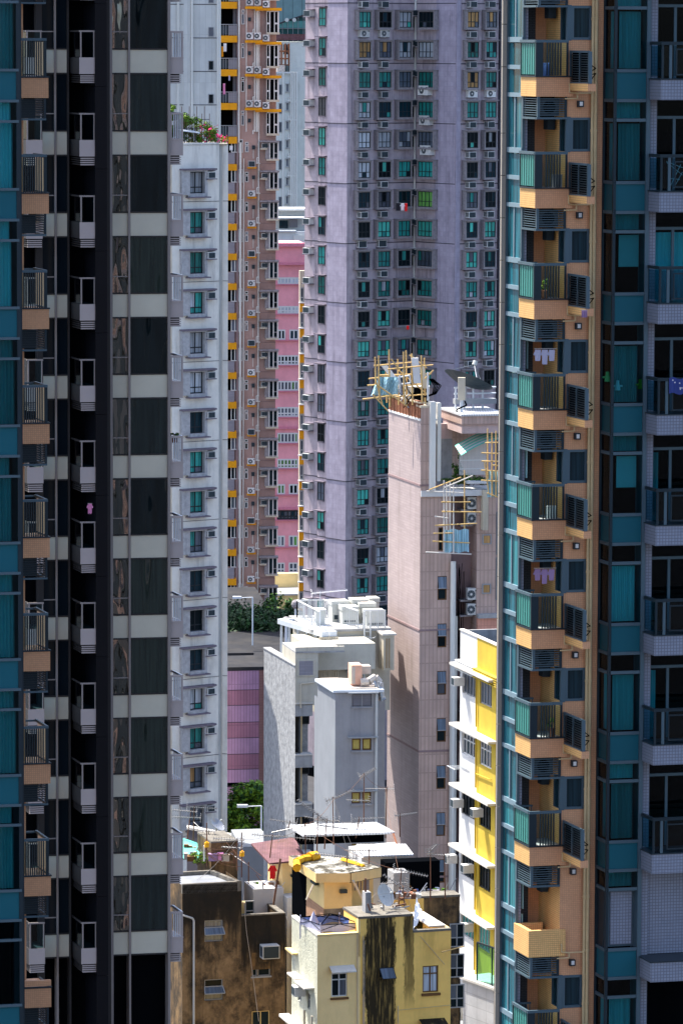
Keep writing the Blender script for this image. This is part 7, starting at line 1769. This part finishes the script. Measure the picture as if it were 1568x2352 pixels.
b.path(P_, .025, M['bamboo'], 5); b.path([P_[1], Wy.P(Sy(1072, 2172), zz+.05, -.3)], .02, M['steel'], 4); single(b, 'drying_rack', 'wooden drying rack poking out beside the yellow building at right', 'rack')

# ---- television aerials ----
def aerial(u_, vb, vt, d, boom=1.6, n=11, ang=20, tilt=4, label='', m='antenna', lean=0, second=None, mast='mast_rust', el=.35):
    q = at(u_, vb, d); zt = zat(q.x, q.y, vt); rt = root('television_aerial', (q.x, q.y, q.z), label, 'aerial', 'television aerials on the old roofs')
    b = MB(); top = Vector((q.x+lean, q.y, zt)); b.tube(q, top, .035, M[mast], 5, .022); b.build('mast', rt)
    def yagi(c, L_, n_, az, tl):
        b = MB(); az = math.radians(az); dv = Vector((math.cos(az)*math.cos(math.radians(tl)), math.sin(az)*math.cos(math.radians(tl)), math.sin(math.radians(tl)))); pv = Vector((-math.sin(az), math.cos(az), 0)); up = dv.cross(pv)
        b.tube(c-dv*L_*.25, c+dv*L_*.75, .022, M[m], 5)
        for k in range(n_):
            p = c-dv*L_*.2+dv*L_*.93*k/(n_-1); h = el*(1-.45*k/n_)*.5+.06
            b.tube(p-pv*h, p+pv*h, .015, M[m], 4); b.tube(p-up*h*.55, p+up*h*.55, .011, M[m], 4)
        p = c-dv*L_*.24
        for s_ in (-.2, -.1, .0, .1, .2): b.tube(p+up*s_-pv*el*.6, p+up*s_+pv*el*.6, .012, M[m], 4)
        b.build('yagi', rt)
    yagi(top-Vector((0, 0, .08)), boom, n, ang, tilt)
    if second: yagi(Vector((q.x+lean*.6, q.y, zt-(zt-q.z)*second[0])), second[1], second[2], second[3], second[4])
AE = [
 (545, 2000, 1925, 207, 1.5, 12, 172, 2, 'aerial with a long left pointing boom above the tall rear shaft', (.3, 1.0, 7, 160, 0)),
 (620, 1970, 1917, 206, 1.3, 11, 175, 4, 'aerial whose boom nearly touches the rough plaster wall', None),
 (661, 1905, 1885, 208, 1.3, 9, 178, 8, 'small aerial in front of the plaster building recess', None),
 (702, 1990, 1892, 204, 2.2, 14, 168, -14, 'big leaning aerial with double booms left of the orange sealant', (.35, 1.8, 12, 182, 6)),
 (728, 1960, 1868, 207, 1.7, 12, 150, 30, 'aerial pointing up left before the pale grey side wall', None),
 (745, 1950, 1880, 207, 1.5, 12, 200, 12, 'aerial with tilted boom near the amber windows', (.25, 1.5, 13, 20, -10)),
 (766, 1940, 1830, 208, 1.5, 12, 15, 20, 'aerial on a thin rusty mast below the topmost amber window', (.5, 1.2, 10, 190, 4)),
 (835, 1925, 1776, 212, .9, 12, 22, 26, 'aerial high on a pair of guyed masts before the grey stair block', (.42, 1.2, 8, 205, 6)),
 (885, 1925, 1808, 212, 1.4, 12, 178, 0, 'aerial on a red mast at the corner of the grey stair block', None),
 (918, 1922, 1868, 211, 1.1, 10, 12, 6, 'aerial standing at the far end of the corrugated roof', None),
 (817, 1925, 1876, 210, 1.6, 13, 5, 2, 'aerial with horizontal boom over the upper corrugated roof', (.3, 1.0, 9, 178, 0)),
 (848, 2010, 1950, 200, 1.5, 13, 185, 2, 'aerial between the two corrugated roofs', None),
 (795, 2000, 1965, 198, 2.0, 16, 165, 4, 'low aerial with dense boom lying over the mossy slab', None),
 (914, 2090, 1995, 194, 1.6, 13, -12, -10, 'aerial with dark boom beside the pale shed wall', (.35, 1.3, 10, 200, 2)),
 (930, 2095, 2035, 193, 1.4, 10, 160, 30, 'short aerial behind the grey dish', None),
 (988, 2070, 1950, 199, .8, 7, 60, 20, 'thin aerial rising before the pink tiled wall', None),
 (1022, 2065, 1960, 199, 1.0, 9, 175, 2, 'aerial holding a comb shaped panel by the white pipe', None),
 (444, 1930, 1850, 214, 1.5, 14, 3, -4, 'aerial close to the glass tower balconies with a boom pointing right', (.35, 1.4, 12, 185, 3)),
 (430, 1930, 1860, 215, 1.2, 10, 176, 4, 'aerial half hidden by the glass tower balconies', None),
 (479, 1995, 1905, 211, 1.3, 10, 178, 6, 'aerial beside the green sheet roof', None)]
for (u_, vb, vt, d, bo, n, an, ti, lab, sec) in AE:
    aerial(u_, vb, vt, d, bo, n, an, ti, lab, second=sec, lean=rnd.uniform(-.12, .2))
aerial(735, 1430, 1358, 262, 2.2, 18, 12, 4, 'aerial on a slender pole above the white railing, before the lilac tower', m='white_cloth', mast='galv', el=.3)

# ---- green roof, plants and junk behind the stained block ----
W, S, Z, zt, s1, s2, z2 = SB
b = MB(); a = at(421, 1925, 214); c = at(452, 1935, 214); e = at(478, 1972, 210); g = at(421, 1972, 210); nrm = Vector((0, 0, .06))
b.poly([a, g, e, c], M['green_sheet']); b.poly([a-nrm, c-nrm, e-nrm, g-nrm], M['green_sheet']); b.poly([g, g-nrm, e-nrm, e], M['green_sheet']); b.poly([e, e-nrm, c-nrm, c], M['green_sheet']); single(b, 'sheet_roof', 'turquoise green sheet roof with bricks on it beside the glass tower', 'roof')
b = MB()
for k in range(5): p = at(428+k*8, 1945+k*3, 212.2); b.box(p.x-.12, p.x+.12, p.y-.1, p.y+.1, p.z, p.z+.12, M['rust'])
single(b, 'loose_bricks', 'row of loose bricks holding down the turquoise sheet roof', 'bricks')
def shrub(c, r_, n, size, mats, seed, label, cat='plant', petals=0, group=None, sy=1.0):
    b = MB(); rr = random.Random(seed); leaves(b, c, r_[0], r_[1], r_[2], n, size, mats, seed, 16)
    rt = root('potted_plant', (c[0], c[1], c[2]-r_[2]), label, cat, group); b.build('foliage', rt)
    b = MB()
    for k in range(5): b.tube((c[0]+rr.uniform(-.2, .2)*r_[0], c[1], c[2]-r_[2]), (c[0]+rr.uniform(-.7, .7)*r_[0], c[1]+rr.uniform(-.5, .5)*r_[1], c[2]+rr.uniform(-.2, .6)*r_[2]), .03, M['bark'], 4, .012)
    b.build('stem', rt)
    if petals:
        b = MB()
        for k in range(petals):
            p = Vector((c[0]+rr.uniform(-.2, 1.0)*r_[0], c[1]-r_[1]*rr.uniform(.2, 1), c[2]+rr.uniform(-.8, .9)*r_[2])); a = Vector((rr.gauss(0, 1), rr.gauss(0, 1), rr.gauss(0, 1))).normalized()*size*.8; bb = a.orthogonal().normalized()*size*.8
            b.poly([p-a, p-bb, p+a, p+bb], M['petal'])
        b.build('blossom', rt)
p = at(458, 1972, 209.5); shrub(p, (.55, .4, .28), 420, .07, [M['leaf_b'], M['leaf_a']], 31, 'low green potted plants at the edge of the stained roof')
for k, (u_, v_, m_, lab, nm) in enumerate(((506, 1970, 'pink_cloth', 'pink storage box behind the stained roof parapet', 'storage_box'), (518, 1973, 'cream', 'cream storage box right of the pink one', 'storage_box'), (490, 1972, 'purple_cloth', 'purple bag among the roof clutter', 'bag'))):
    q = at(u_, v_, 209); b = MB(); b.box(q.x-.13-.05*k, q.x+.13+.05*k, q.y-.15, q.y+.15, q.z-.1, q.z+.2, M[m_]); b.box(q.x-.15-.05*k, q.x+.15+.05*k, q.y-.17, q.y+.17, q.z+.2, q.z+.24, M[m_]); single(b, nm, lab, 'box' if k < 2 else 'bag')
# posts and washing lines
b = MB(); r = random.Random(9); A = [at(469, 1945, 209), at(527, 1930, 209), at(571, 1990, 207), at(540, 1960, 207), at(500, 1955, 209)]
for (u_, v0, v1) in ((469, 1978, 1942), (475, 1990, 1890), (555, 2015, 1912), (538, 1985, 1950), (571, 2030, 1980)):
    q = at(u_, v0, 208.5); b.tube(q, (q.x, q.y, zat(q.x, q.y, v1)), .045 if u_ == 469 else .03, M['slab_white'] if u_ == 469 else M['mast_rust'], 5)
def wire(p, q, sag=.25, rr=.012, m='mast_rust'):
    pts = [p*(1-t/8)+q*(t/8)-Vector((0, 0, sag*4*(t/8)*(1-t/8))) for t in range(9)]; b.path(pts, rr, M[m], 4)
for k in range(7): wire(at(469, 1944+k*2, 208.5), at(555+r.uniform(-14, 10), 1935+k*9, 208.5), r.uniform(.1, .5))
wire(at(445, 1888, 212), at(571, 1988, 208), .1, .016, 'slab_white'); wire(at(520, 1935, 208), at(600, 2012, 206), .1); single(b, 'washing_line', 'tangle of sagging wires strung between thin posts over the stained roof', 'wires')
for (u_, v_, lab) in ((475, 1941, 'orange plastic jug tied to the post beside the green roof'), (556, 1962, 'orange bottle hanging where the wires meet')):
    q = at(u_, v_, 208.3); b = MB(); b.tube(q-Vector((0, 0, .1)), q+Vector((0, 0, .12)), .11, M['orange_plastic'], 8); b.tube(q+Vector((0, 0, .12)), q+Vector((0, 0, .18)), .05, M['orange_plastic'], 8); single(b, 'plastic_jug', lab, 'jug')
def cloth(u_, v0, v1, w_px, d, m, name, label, cat='clothes', group=None, shirt=False, dz=0):
    q = at(u_, v0, d); s_ = d/FX; w_ = w_px*s_; h = (v1-v0)*s_; b = MB(); n = 8
    for i in range(n):
        x0, x1 = q.x-w_/2+w_*i/n, q.x-w_/2+w_*(i+1)/n; y0, y1 = q.y+w_*.12*math.sin(i*2.1), q.y+w_*.12*math.sin((i+1)*2.1); zb = q.z-h*(1+.06*math.sin(i*1.7)); zb1 = q.z-h*(1+.06*math.sin((i+1)*1.7))
        b.poly([(x0, y0, zb), (x1, y1, zb1), (x1, y1, q.z), (x0, y0, q.z)], m)
    if shirt:
        for sg in (-1, 1): b.poly([(q.x+sg*w_*.4, q.y, q.z), (q.x+sg*w_*.85, q.y-.02, q.z-h*.35), (q.x+sg*w_*.62, q.y-.02, q.z-h*.48), (q.x+sg*w_*.4, q.y, q.z-h*.25)], m)
    b.tube((q.x-w_*.6, q.y+.03, q.z+.01), (q.x+w_*.6, q.y+.03, q.z+.01), .012, M['steel'], 4)
    return single(b, name, label, cat, group)
cloth(626, 1988, 2020, 13, 206, M['red_cloth'], 'hanging_shirt', 'bright red shirt drying beside the rusty lean-to roof', shirt=True)
cloth(207, 1157, 1180, 9, 170.6, M['pink_cloth'], 'hanging_shirt', 'pink shirt hanging in a dark recessed balcony of the glass tower', shirt=True)
cloth(914, 466, 484, 10, 395.5, M['dark_cloth'], 'hanging_clothes', 'black clothes drying under a lilac tower window, left of the white ones'); cloth(924, 467, 483, 7, 395, M['white_cloth'], 'hanging_shirt', 'white shirt drying under a lilac tower window', shirt=True); cloth(932, 467, 485, 6, 394.5, M['red_cloth'], 'hanging_clothes', 'red garment at the right end of the lilac tower washing')
cloth(936, 748, 757, 6, 394, M['red_cloth'], 'hanging_cloth', 'small red cloth beside the white drainpipe of the lilac tower')
for u_, v0, v1, w_, m_, lab in ((517, 100, 118, 7, 'white_cloth', 'white washing on an orange banded balcony, high up'), (511, 107, 130, 4, 'orange_paint', 'orange towel left of the white washing'), (515, 192, 216, 5, 'pink_cloth', 'pink dress drying on a balcony above the roof garden'), (527, 174, 185, 4, 'canopy_lilac', 'pale blue cloth right of the pink dress'), (531, 335, 345, 7, 'white_cloth', 'white towel on the railing below the bougainvillea')):
    cloth(u_, v0, v1, w_, 416.5, M[m_], 'hanging_clothes', lab)
F, zA, pitch, wq, sF = RT
q = F.P(F.S(1341, 690, -1.62), -1.62, F.Z(1341, 713, -1.62)); cloth(1341, 713, 729, 13, q.y-.05, M['purple_cloth'], 'hanging_clothes', 'crumpled purple washing pegged under the third outdoor unit shelf')
# star patterned blanket on the right balcony
b = MB(); p0 = F.P(sF+.25, wq-1.06, F.Z(1540, 872, wq-1)); n = 14
for i in range(n):
    for j in range(4):
        def f(i_, j_): return F.P(sF+.3+i_*.06, wq-1.06-.03*math.sin(i_*1.3), F.Z(1540, 868+j_*9, wq-1)+.03*math.sin(i_*.9))
        b.poly([f(i, j+1), f(i+1, j+1), f(i+1, j), f(i, j)], M['blue_cloth'])
for k in range(16):
    c = F.P(sF+.35+rnd.random()*.75, wq-1.11, F.Z(1540, 872+rnd.random()*28, wq-1)); P5 = []
    for a in range(10): rr = .028 if a % 2 == 0 else .012; P5.append(c+Vector((math.cos(a*.628+1.57)*rr, 0, math.sin(a*.628+1.57)*rr)))
    b.poly(P5, M['white_cloth'])
single(b, 'star_blanket', 'navy blanket with white stars drying over a right edge balcony rail', 'blanket')
b = MB(); c = lambda u_, v_: F.P(F.S(u_, v_, wq-.5), wq-.5, F.Z(u_, v_, wq-.5))
for p, q_ in (((1532, 372), (1566, 385)), ((1534, 376), (1566, 402)), ((1536, 432), (1562, 378)), ((1546, 432), (1566, 395)), ((1538, 410), (1560, 412)), ((1530, 370), (1532, 376))): b.tube(c(*p), c(*q_), .012, M['frame_white'], 4)
single(b, 'clothes_horse', 'folded white clothes horse behind the second right edge balcony rail', 'clothes horse')
# toys in the bay window
for u_, v_, m_, nm, lab in ((1394, 865, 'green_cloth', 'toy_figure', 'green toy leaning in the teal bay window'), (1417, 885, 'white_cloth', 'soft_toy', 'white soft toy on the sill of the teal bay window'), (1470, 882, 'leaf_b', 'toy_car', 'small green toy car at the right end of the bay window sill')):
    q = F.P(F.S(u_, v_, -.55), -.55, F.Z(u_, v_, -.55)); b = MB()
    b.tube(q-Vector((0, 0, .14)), q+Vector((0, 0, .02)), .09, M[m_], 8, .07); b.tube(q+Vector((0, 0, .02)), q+Vector((0, 0, .14)), .06, M[m_], 8, .05); b.tube(q-Vector((.14, 0, .02)), q+Vector((.14, 0, -.02)), .03, M[m_], 6)
    single(b, nm, lab, 'toy')

# ---- roof garden on the white tower ----
Wt, ztw, sLw, sGw = WT
def gp(u_, v_, o=-1.0): s_ = Wt.S(u_, v_); return Wt.P(s_, Wt.Z(u_, v_), o)
q = gp(417, 262, -2.0); shrub(q, (.9, .7, .65), 1800, .11, [M['leaf_b'], M['leaf_b'], M['leaf_a']], 41, 'tall yellow green shrub at the left of the roof garden')
q = gp(446, 288, -1.6); shrub(q, (1.35, .8, .85), 3000, .11, [M['leaf_b'], M['leaf_a'], M['leaf_a']], 42, 'widest glossy shrub in the middle of the roof garden')
q = gp(423, 308, -1.2); shrub(q, (1.0, .7, .6), 1400, .11, [M['leaf_a'], M['leaf_c']], 45, 'darker low shrub under the tall one, nearest the glass tower')
q = gp(486, 308, -1.0); shrub(q, (1.25, .6, .72), 1700, .10, [M['leaf_b'], M['leaf_a'], M['leaf_b']], 43, 'bougainvillea with magenta blossom at the right end of the roof garden', petals=46)
q = gp(507, 318, -.2); shrub(q, (.7, .3, .35), 240, .08, [M['leaf_b'], M['leaf_a']], 44, 'spray of magenta flowers overhanging the corner of the white tower', petals=26)
b = MB()
for k in range(14): s_ = sLw+1.0+(sGw-sLw-1.2)*k/13; b.tube(Wt.P(s_, ztw, -.9), Wt.P(s_, ztw+1.6+.5*(k % 3), -.9), .03, M['mast_rust'], 4)
for h in (.5, 1.1, 1.7): b.tube(Wt.P(sLw+1, ztw+h, -.9), Wt.P(sGw-.2, ztw+h, -.9), .028, M['groove'], 4)
b.path([Wt.P(sLw+2.5, ztw+1.9, -.9), Wt.P(sGw-1.5, ztw+1.9, -.9), Wt.P(sGw-1.5, ztw+.2, -.9)], .03, M['frame_white'], 4)
single(b, 'garden_trellis', 'thin metal trellis and fence around the roof garden plants', 'trellis')
b = MB(); b.prism([Wt.xy(sLw+1.2, -.3), Wt.xy(sGw-1.4, -.3), Wt.xy(sGw-1.6, -1.6), Wt.xy(sLw+1.0, -1.6)], [ztw+.9, ztw+.75, ztw+1.0, ztw+1.1], [ztw+.97, ztw+.82, ztw+1.07, ztw+1.17], M['galv'])
for k in range(5): s_ = sLw+1.4+k*.9; b.tube(Wt.P(s_, ztw, -.5), Wt.P(s_, ztw+.8, -.5), .04, M['groove'], 4)
single(b, 'shade_roof', 'low grey sheet shelter under the roof garden shrubs', 'shelter')
q = gp(401, 1000, .1)
b = MB(); fq = GT[0].P(GT[0].S(400, 1000, .5), .5, GT[0].Z(400, 1001, .5)); leaves(b, fq, .22, .25, .12, 160, .05, [M['leaf_a'], M['leaf_c']], 77, 8); b.box(fq.x-.15, fq.x+.15, fq.y-.1, fq.y+.1, fq.z-.25, fq.z-.08, M['rust'])
single(b, 'potted_plant', 'small potted plant on a balcony rail of the glass tower, right side', 'plant')

# ---- bamboo scaffolds and antennas on the pink tower ----
def pole(b, p, q, r=.05, m='bamboo'):
    b.tube(p, q, r, M[m], 6, r*.8)
def top_scaffold():
    rt = root('bamboo_scaffold', WLp.P(aLp*.5, topp+1, .5), 'bamboo scaffold with a blue striped tarpaulin around antennas on top of the pink tower', 'scaffold')
    d0 = 263.0; P = lambda u_, v_, dd=0: at(u_, v_, d0+dd)
    V = [(861, 905, 820, 0), (869, 918, 817, -1), (886, 925, 842, 2), (893, 935, 803, 0), (913, 930, 825, 2), (926, 930, 808, -1), (932, 930, 805, 1.5), (945, 930, 812, 0), (957, 925, 820, 2), (967, 925, 817, -1), (974, 930, 822, 1)]
    for (u_, v0, v1, dd) in V: b = MB(); pole(b, P(u_+2, v0, dd), P(u_, v1, dd), .055); b.build('bamboo_pole', rt)
    Hh = [(846, 870, 908, 862, 1), (858, 840, 945, 832, 0), (868, 862, 990, 858, 1), (832, 917, 912, 907, -1), (890, 848, 994, 838, -1), (893, 890, 985, 880, 1), (843, 885, 905, 882, 0), (900, 912, 982, 905, 1), (898, 825, 918, 850, -1), (940, 815, 980, 845, 1), (975, 870, 995, 850, 0), (862, 873, 878, 928, -1), (860, 880, 935, 933, -1), (855, 905, 892, 945, -1), (915, 850, 980, 905, 1)]
    for (a, c, e, f, dd) in Hh: b = MB(); pole(b, P(a, c, dd), P(e, f, dd), .05); b.build('bamboo_pole', rt)
    b = MB(); n = 12
    for i in range(n):
        for j in range(6):
            def f(i_, j_):
                s_ = i_/n; u_ = 850+64*s_; v0 = 866+(0 if s_ > .3 else 26*(.3-s_)/.3*1.6); v1 = 908-2*s_; return P(u_, v0+(v1-v0)*j_/6, -.3+.25*math.sin(i_*1.4+j_*.5))
            b.poly([f(i, j+1), f(i+1, j+1), f(i+1, j), f(i, j)], M['tarp_blue'])
    b.build('tarpaulin', rt)
    def panel(c0, c1, w_, lab, m='unit_white'):
        b = MB(); d = (c1-c0).normalized(); sx = Vector((w_/2, 0, 0)); sy = Vector((0, w_/3, 0)); q = []
        for c in (c0, c1): q += [c-sx-sy, c+sx-sy, c+sx+sy, c-sx+sy]
        i = b.mi(M[m]); k0 = len(b.v); b.v += q
        for f_ in ([0, 1, 5, 4], [1, 2, 6, 5], [2, 3, 7, 6], [3, 0, 4, 7], [3, 2, 1, 0], [4, 5, 6, 7]): b.f.append([k0+x for x in f_]); b.fm.append(i)
        single(b, 'panel_antenna', lab, 'antenna', 'panel antennas on the pink tower')
    panel(P(918, 885, .5), P(880, 838, .5), .36, 'pale grey panel antenna lying tilted inside the bamboo scaffold', 'galv')
    panel(P(958, 880, 0), P(952, 822, 0), .42, 'upright pale grey panel antenna at the top of the bamboo scaffold', 'galv')
    panel(P(977, 892, 1), P(968, 840, 1), .3, 'cream slanted panel antenna right of the upright grey one', 'cream')
    q = WFp.P(Sp(1067, 900), Zp(920), -.8); panel(Vector((q.x, q.y, Zp(922))), Vector((q.x, q.y, zat(q.x, q.y, 867))), .43, 'cream box antenna on a pole beside the black mesh dish', 'cream')
    b = MB(); b.tube((q.x, q.y+.1, Zp(975)), (q.x, q.y+.1, Zp(915)), .1, M['galv']); b.path([(q.x+.2, q.y, Zp(925)), (q.x+.3, q.y, Zp(935)), (q.x-.3, q.y, Zp(945)), (q.x-.2, q.y, Zp(960))], .05, M['black'], 5); single(b, 'antenna_pole', 'galvanised pole with black cable loops under the cream box antenna', 'pole')
    b = MB(); c = P(959, 905, 1.5); b.box(c.x-.75, c.x+.7, c.y, c.y+1.2, c.z-.6, c.z+.45, M['unit_white']); b.box(c.x-.25, c.x+.62, c.y-.02, c.y, c.z-.5, c.z+.38, M['black']); single(b, 'equipment_cabinet', 'white open fronted cabinet at the foot of the bamboo scaffold', 'cabinet')
    b = MB()
    for k in range(7): a = P(915+k*4, 862+k % 3*12, 0); b.path([a, a+Vector((.1, 0, -.5)), a+Vector((.4*(-1)**k, 0, -.9)), a+Vector((.1, 0, -1.3))], .035, M['steel'] if k % 2 else M['black'], 5)
    for k in range(5): a = P(985+k*2, 870, 0); b.path([a, a+Vector((.3+.05*k, 0, -.4)), a+Vector((.2, 0, -.9)), a+Vector((-.4, 0, -1.1))], .03, M['black'], 5)
    b.tube(P(982, 920, 0), P(982, 855, 0), .06, M['galv'])
    b.path([P(910, 868), P(940, 862), P(942, 880), P(918, 882), P(910, 868)], .05, M['galv']); b.path([P(918, 902), P(917, 862)], .06, M['galv']); single(b, 'antenna_brackets', 'steel brackets and black cable loops between the panel antennas', 'brackets')
top_scaffold()
def wall_scaffold():
    d0 = 259.5; P = lambda u_, v_, dd=0: at(u_, v_, d0+dd)
    rt = root('bamboo_scaffold', P(1040, 1270), 'narrow bamboo scaffold with a pale blue tarpaulin hanging on the pink tower service well', 'scaffold')
    for (u_, v0, v1, dd) in ((1019, 1268, 1103, -.5), (1025, 1250, 1110, 0), (1033, 1255, 1108, .5), (1041, 1272, 1108, -.5), (1066, 1240, 1100, .3), (1066, 1240, 1080, .6)): b = MB(); pole(b, P(u_, v0, dd), P(u_, v1, dd), .045, 'bamboo' if u_ > 1050 else 'slab_white'); b.build('bamboo_pole', rt)
    for (a, c, e, f) in ((979, 1128, 1065, 1132), (1013, 1153, 1080, 1153), (1014, 1175, 1105, 1176), (999, 1207, 1095, 1202), (995, 1225, 1040, 1224), (993, 1243, 1078, 1247), (977, 1268, 1082, 1273), (998, 1186, 1028, 1190), (985, 1125, 1058, 1096), (1020, 1120, 1085, 1092)): b = MB(); pole(b, P(a, c, -.6), P(e, f, -.4), .045, 'bamboo' if c % 2 else 'slab_white'); b.build('bamboo_pole', rt)
    b = MB(); n = 10
    for i in range(n):
        for j in range(5):
            def f(i_, j_): return P(1020+56*i_/n, 1216+(1268-1216)*j_/5+2*math.sin(i_*1.3), -.3+.12*math.sin(i_*1.9))
            b.poly([f(i, j+1), f(i+1, j+1), f(i+1, j), f(i, j)], M['tarp_blue'])
    b.build('tarpaulin', rt)
    rt = root('bamboo_scaffold', at(1125, 1140, 258), 'bamboo scaffold with bright blue netting at the right, before the striped awning', 'scaffold'); P = lambda u_, v_, dd=0: at(u_, v_, 258+dd)
    for (u_, v0, v1) in ((1119, 1100, 985), (1129, 1140, 993), (1138, 1142, 990), (1148, 1142, 985)): b = MB(); pole(b, P(u_, v0), P(u_, v1), .05); b.build('bamboo_pole', rt)
    for (a, c, e, f) in ((1113, 1017, 1160, 1016), (1105, 1040, 1150, 1042), (1105, 1059, 1150, 1060), (1104, 1080, 1150, 1082), (1104, 1103, 1150, 1106), (1112, 1060, 1122, 1135), (1128, 1068, 1152, 1070), (1118, 1132, 1150, 1145)): b = MB(); pole(b, P(a, c, -.2), P(e, f, -.2), .045); b.build('bamboo_pole', rt)
    b = MB(); n = 8
    for i in range(n):
        def f(i_, j_): return P(1118+38*i_/n, 1080+(62)*j_/3, .15+.1*math.sin(i_*2.1))
        for j in range(3): b.poly([f(i, j+1), f(i+1, j+1), f(i+1, j), f(i, j)], M['tarp_blue'])
    b.build('tarpaulin', rt)
wall_scaffold()
# greenery on the pink tower terrace and its rusty parapet
q = WFp.P(Sp(1085, 1100), Zp(1108), -.8); shrub(q, (1.5, .6, .32), 900, .08, [M['leaf_a'], M['leaf_c']], 61, 'dark green creepers below the barred cage of the pink tower')
q = WFp.P(Sp(1060, 1095), Zp(1082), -1.2); shrub(q, (.35, .4, .8), 420, .08, [M['leaf_c'], M['leaf_a']], 62, 'climbing plant at the left post of the barred cage')
q = WLp.P(aLp+.6, topp+1.1, .1); shrub(q, (.4, .7, .3), 260, .08, [M['leaf_a'], M['leaf_b']], 63, 'weeds sprouting from the left end of the rusty parapet')

# ---- rooftop clutter ----
def junk(name, label, pts, n, seed, cat='clutter'):
    r = random.Random(seed); b = MB(); ms = [M[k] for k in ('steel', 'rust', 'white_cloth', 'canopy_blue', 'box_grey', 'brown_wood', 'unit_white', 'mast_rust', 'duct', 'leaf_a')]
    for k in range(n):
        p = pts[0]*(1-r.random()) ; t = r.random(); p = pts[0]*(1-t)+pts[1]*t + Vector((0, r.uniform(0, 1.2), 0)); kind = r.random(); m = r.choice(ms)
        if kind < .35: d = Vector((r.uniform(-.6, .6), r.uniform(-.2, .2), r.uniform(.05, .7))); b.tube(p, p+d, r.uniform(.012, .03), m, 4)
        elif kind < .7: a, c, h = r.uniform(.06, .2), r.uniform(.06, .2), r.uniform(.08, .3); b.box(p.x-a, p.x+a, p.y-c, p.y+c, p.z, p.z+h, m)
        else: b.tube(p, p+Vector((r.uniform(-.05, .05), 0, r.uniform(.15, .35))), r.uniform(.06, .12), m, 8)
    single(b, name, label, cat)
junk('roof_clutter', 'jumble of buckets, boards and pots behind the stained roof parapet', (at(425, 1978, 209.5), at(520, 1978, 209.5)), 46, 11)
junk('roof_clutter', 'pots and sticks along the yellow low wall right of the grey dish', (at(905, 2068, 199), at(975, 2066, 199)), 22, 12)
junk('roof_clutter', 'odd boxes and pipes on the ground floor of the dark opening by the pink tower', (at(945, 2060, 203), at(1030, 2060, 203)), 20, 13)
junk('roof_clutter', 'buckets and planks on the white terrace below the red shirt', (at(585, 2046, 209), at(640, 2046, 209)), 16, 14)
b = MB(); r = random.Random(21); P0 = [at(545, 1925, 206.5), at(620, 1917, 205.5), at(702, 1892, 203.5), at(766, 1835, 207.5), at(835, 1778, 211.5), at(885, 1810, 211.5), at(914, 1998, 193.5), at(930, 2035, 192.5)]
for a, c in ((0, 1), (1, 2), (2, 3), (3, 4), (4, 5), (2, 6), (6, 7), (5, 6)): wire(P0[a], P0[c], r.uniform(.1, .35), .008, 'mast_rust')
for k in range(6): p = r.choice(P0); wire(p, p+Vector((r.uniform(-3, 3), r.uniform(-1, 1), -r.uniform(2.0, 4.0))), .2, .010, 'duct')
single(b, 'aerial_wires', 'guy wires and leads strung between the aerials above the corrugated roofs', 'wires')
# small lived-in things on the near balconies
def onrail(i, s_, m, nm, lab, cat, kind):
    z = zA - i*pitch; p = F.P(s_, .16, z+.62)
    b = MB()
    if kind == 'pot': b.tube(p-Vector((0, 0, .04)), p+Vector((0, 0, .2)), .08, M['rust'], 8, .10); leaves(b, p+Vector((0, 0, .36)), .16, .14, .18, 120, .04, [M['leaf_a'], M['leaf_b']], i, 7)
    elif kind == 'box': b.box(p.x-.14, p.x+.14, p.y-.1, p.y+.12, p.z-.04, p.z+.3, M[m]); b.box(p.x-.15, p.x+.15, p.y-.11, p.y+.13, p.z+.3, p.z+.33, M[m])
    else:
        h = F.P(s_, .2, z+2.3)
        b.tube(h-Vector((.35, 0, 0)), h+Vector((.3, .1, 0)), .012, M['steel'], 4)
        for k in range(3): q = h+Vector((-.25+.2*k, 0, 0)); hh = .35+.1*(k % 2); b.poly([q+Vector((-.07, 0, -hh)), q+Vector((.07, .02, -hh)), q+Vector((.09, 0, -.03)), q+Vector((-.08, .02, -.03))], M[m]); b.poly([q+Vector((-.07, .02, -.05)), q+Vector((-.13, 0, -.17)), q+Vector((-.10, 0, -.2)), q+Vector((-.05, .02, -.15))], M[m])
    single(b, nm, lab, cat)
onrail(2, .35, '', 'potted_plant', 'small potted plant inside the third visible orange balcony of the right tower', 'plant', 'pot')
onrail(4, .6, 'white_cloth', 'storage_box', 'white storage box inside the fifth visible orange balcony of the right tower', 'box', 'box')
onrail(5, .5, 'purple_cloth', 'hanging_clothes', 'dark clothes on a rod above the sixth visible orange balcony', 'clothes', 'wash')

onrail(1, .7, 'box_grey', 'storage_box', 'grey crate inside the second visible orange balcony of the right tower', 'box', 'box')
onrail(3, .45, 'canopy_lilac', 'hanging_clothes', 'pale lilac clothes on a rod above the fourth visible orange balcony', 'clothes', 'wash')
onrail(6, .7, '', 'potted_plant', 'leafy pot inside the seventh visible orange balcony, second from the lowest rail', 'plant', 'pot')
onrail(0, .3, 'canopy_blue', 'storage_box', 'blue box inside the topmost orange balcony of the right tower', 'box', 'box')
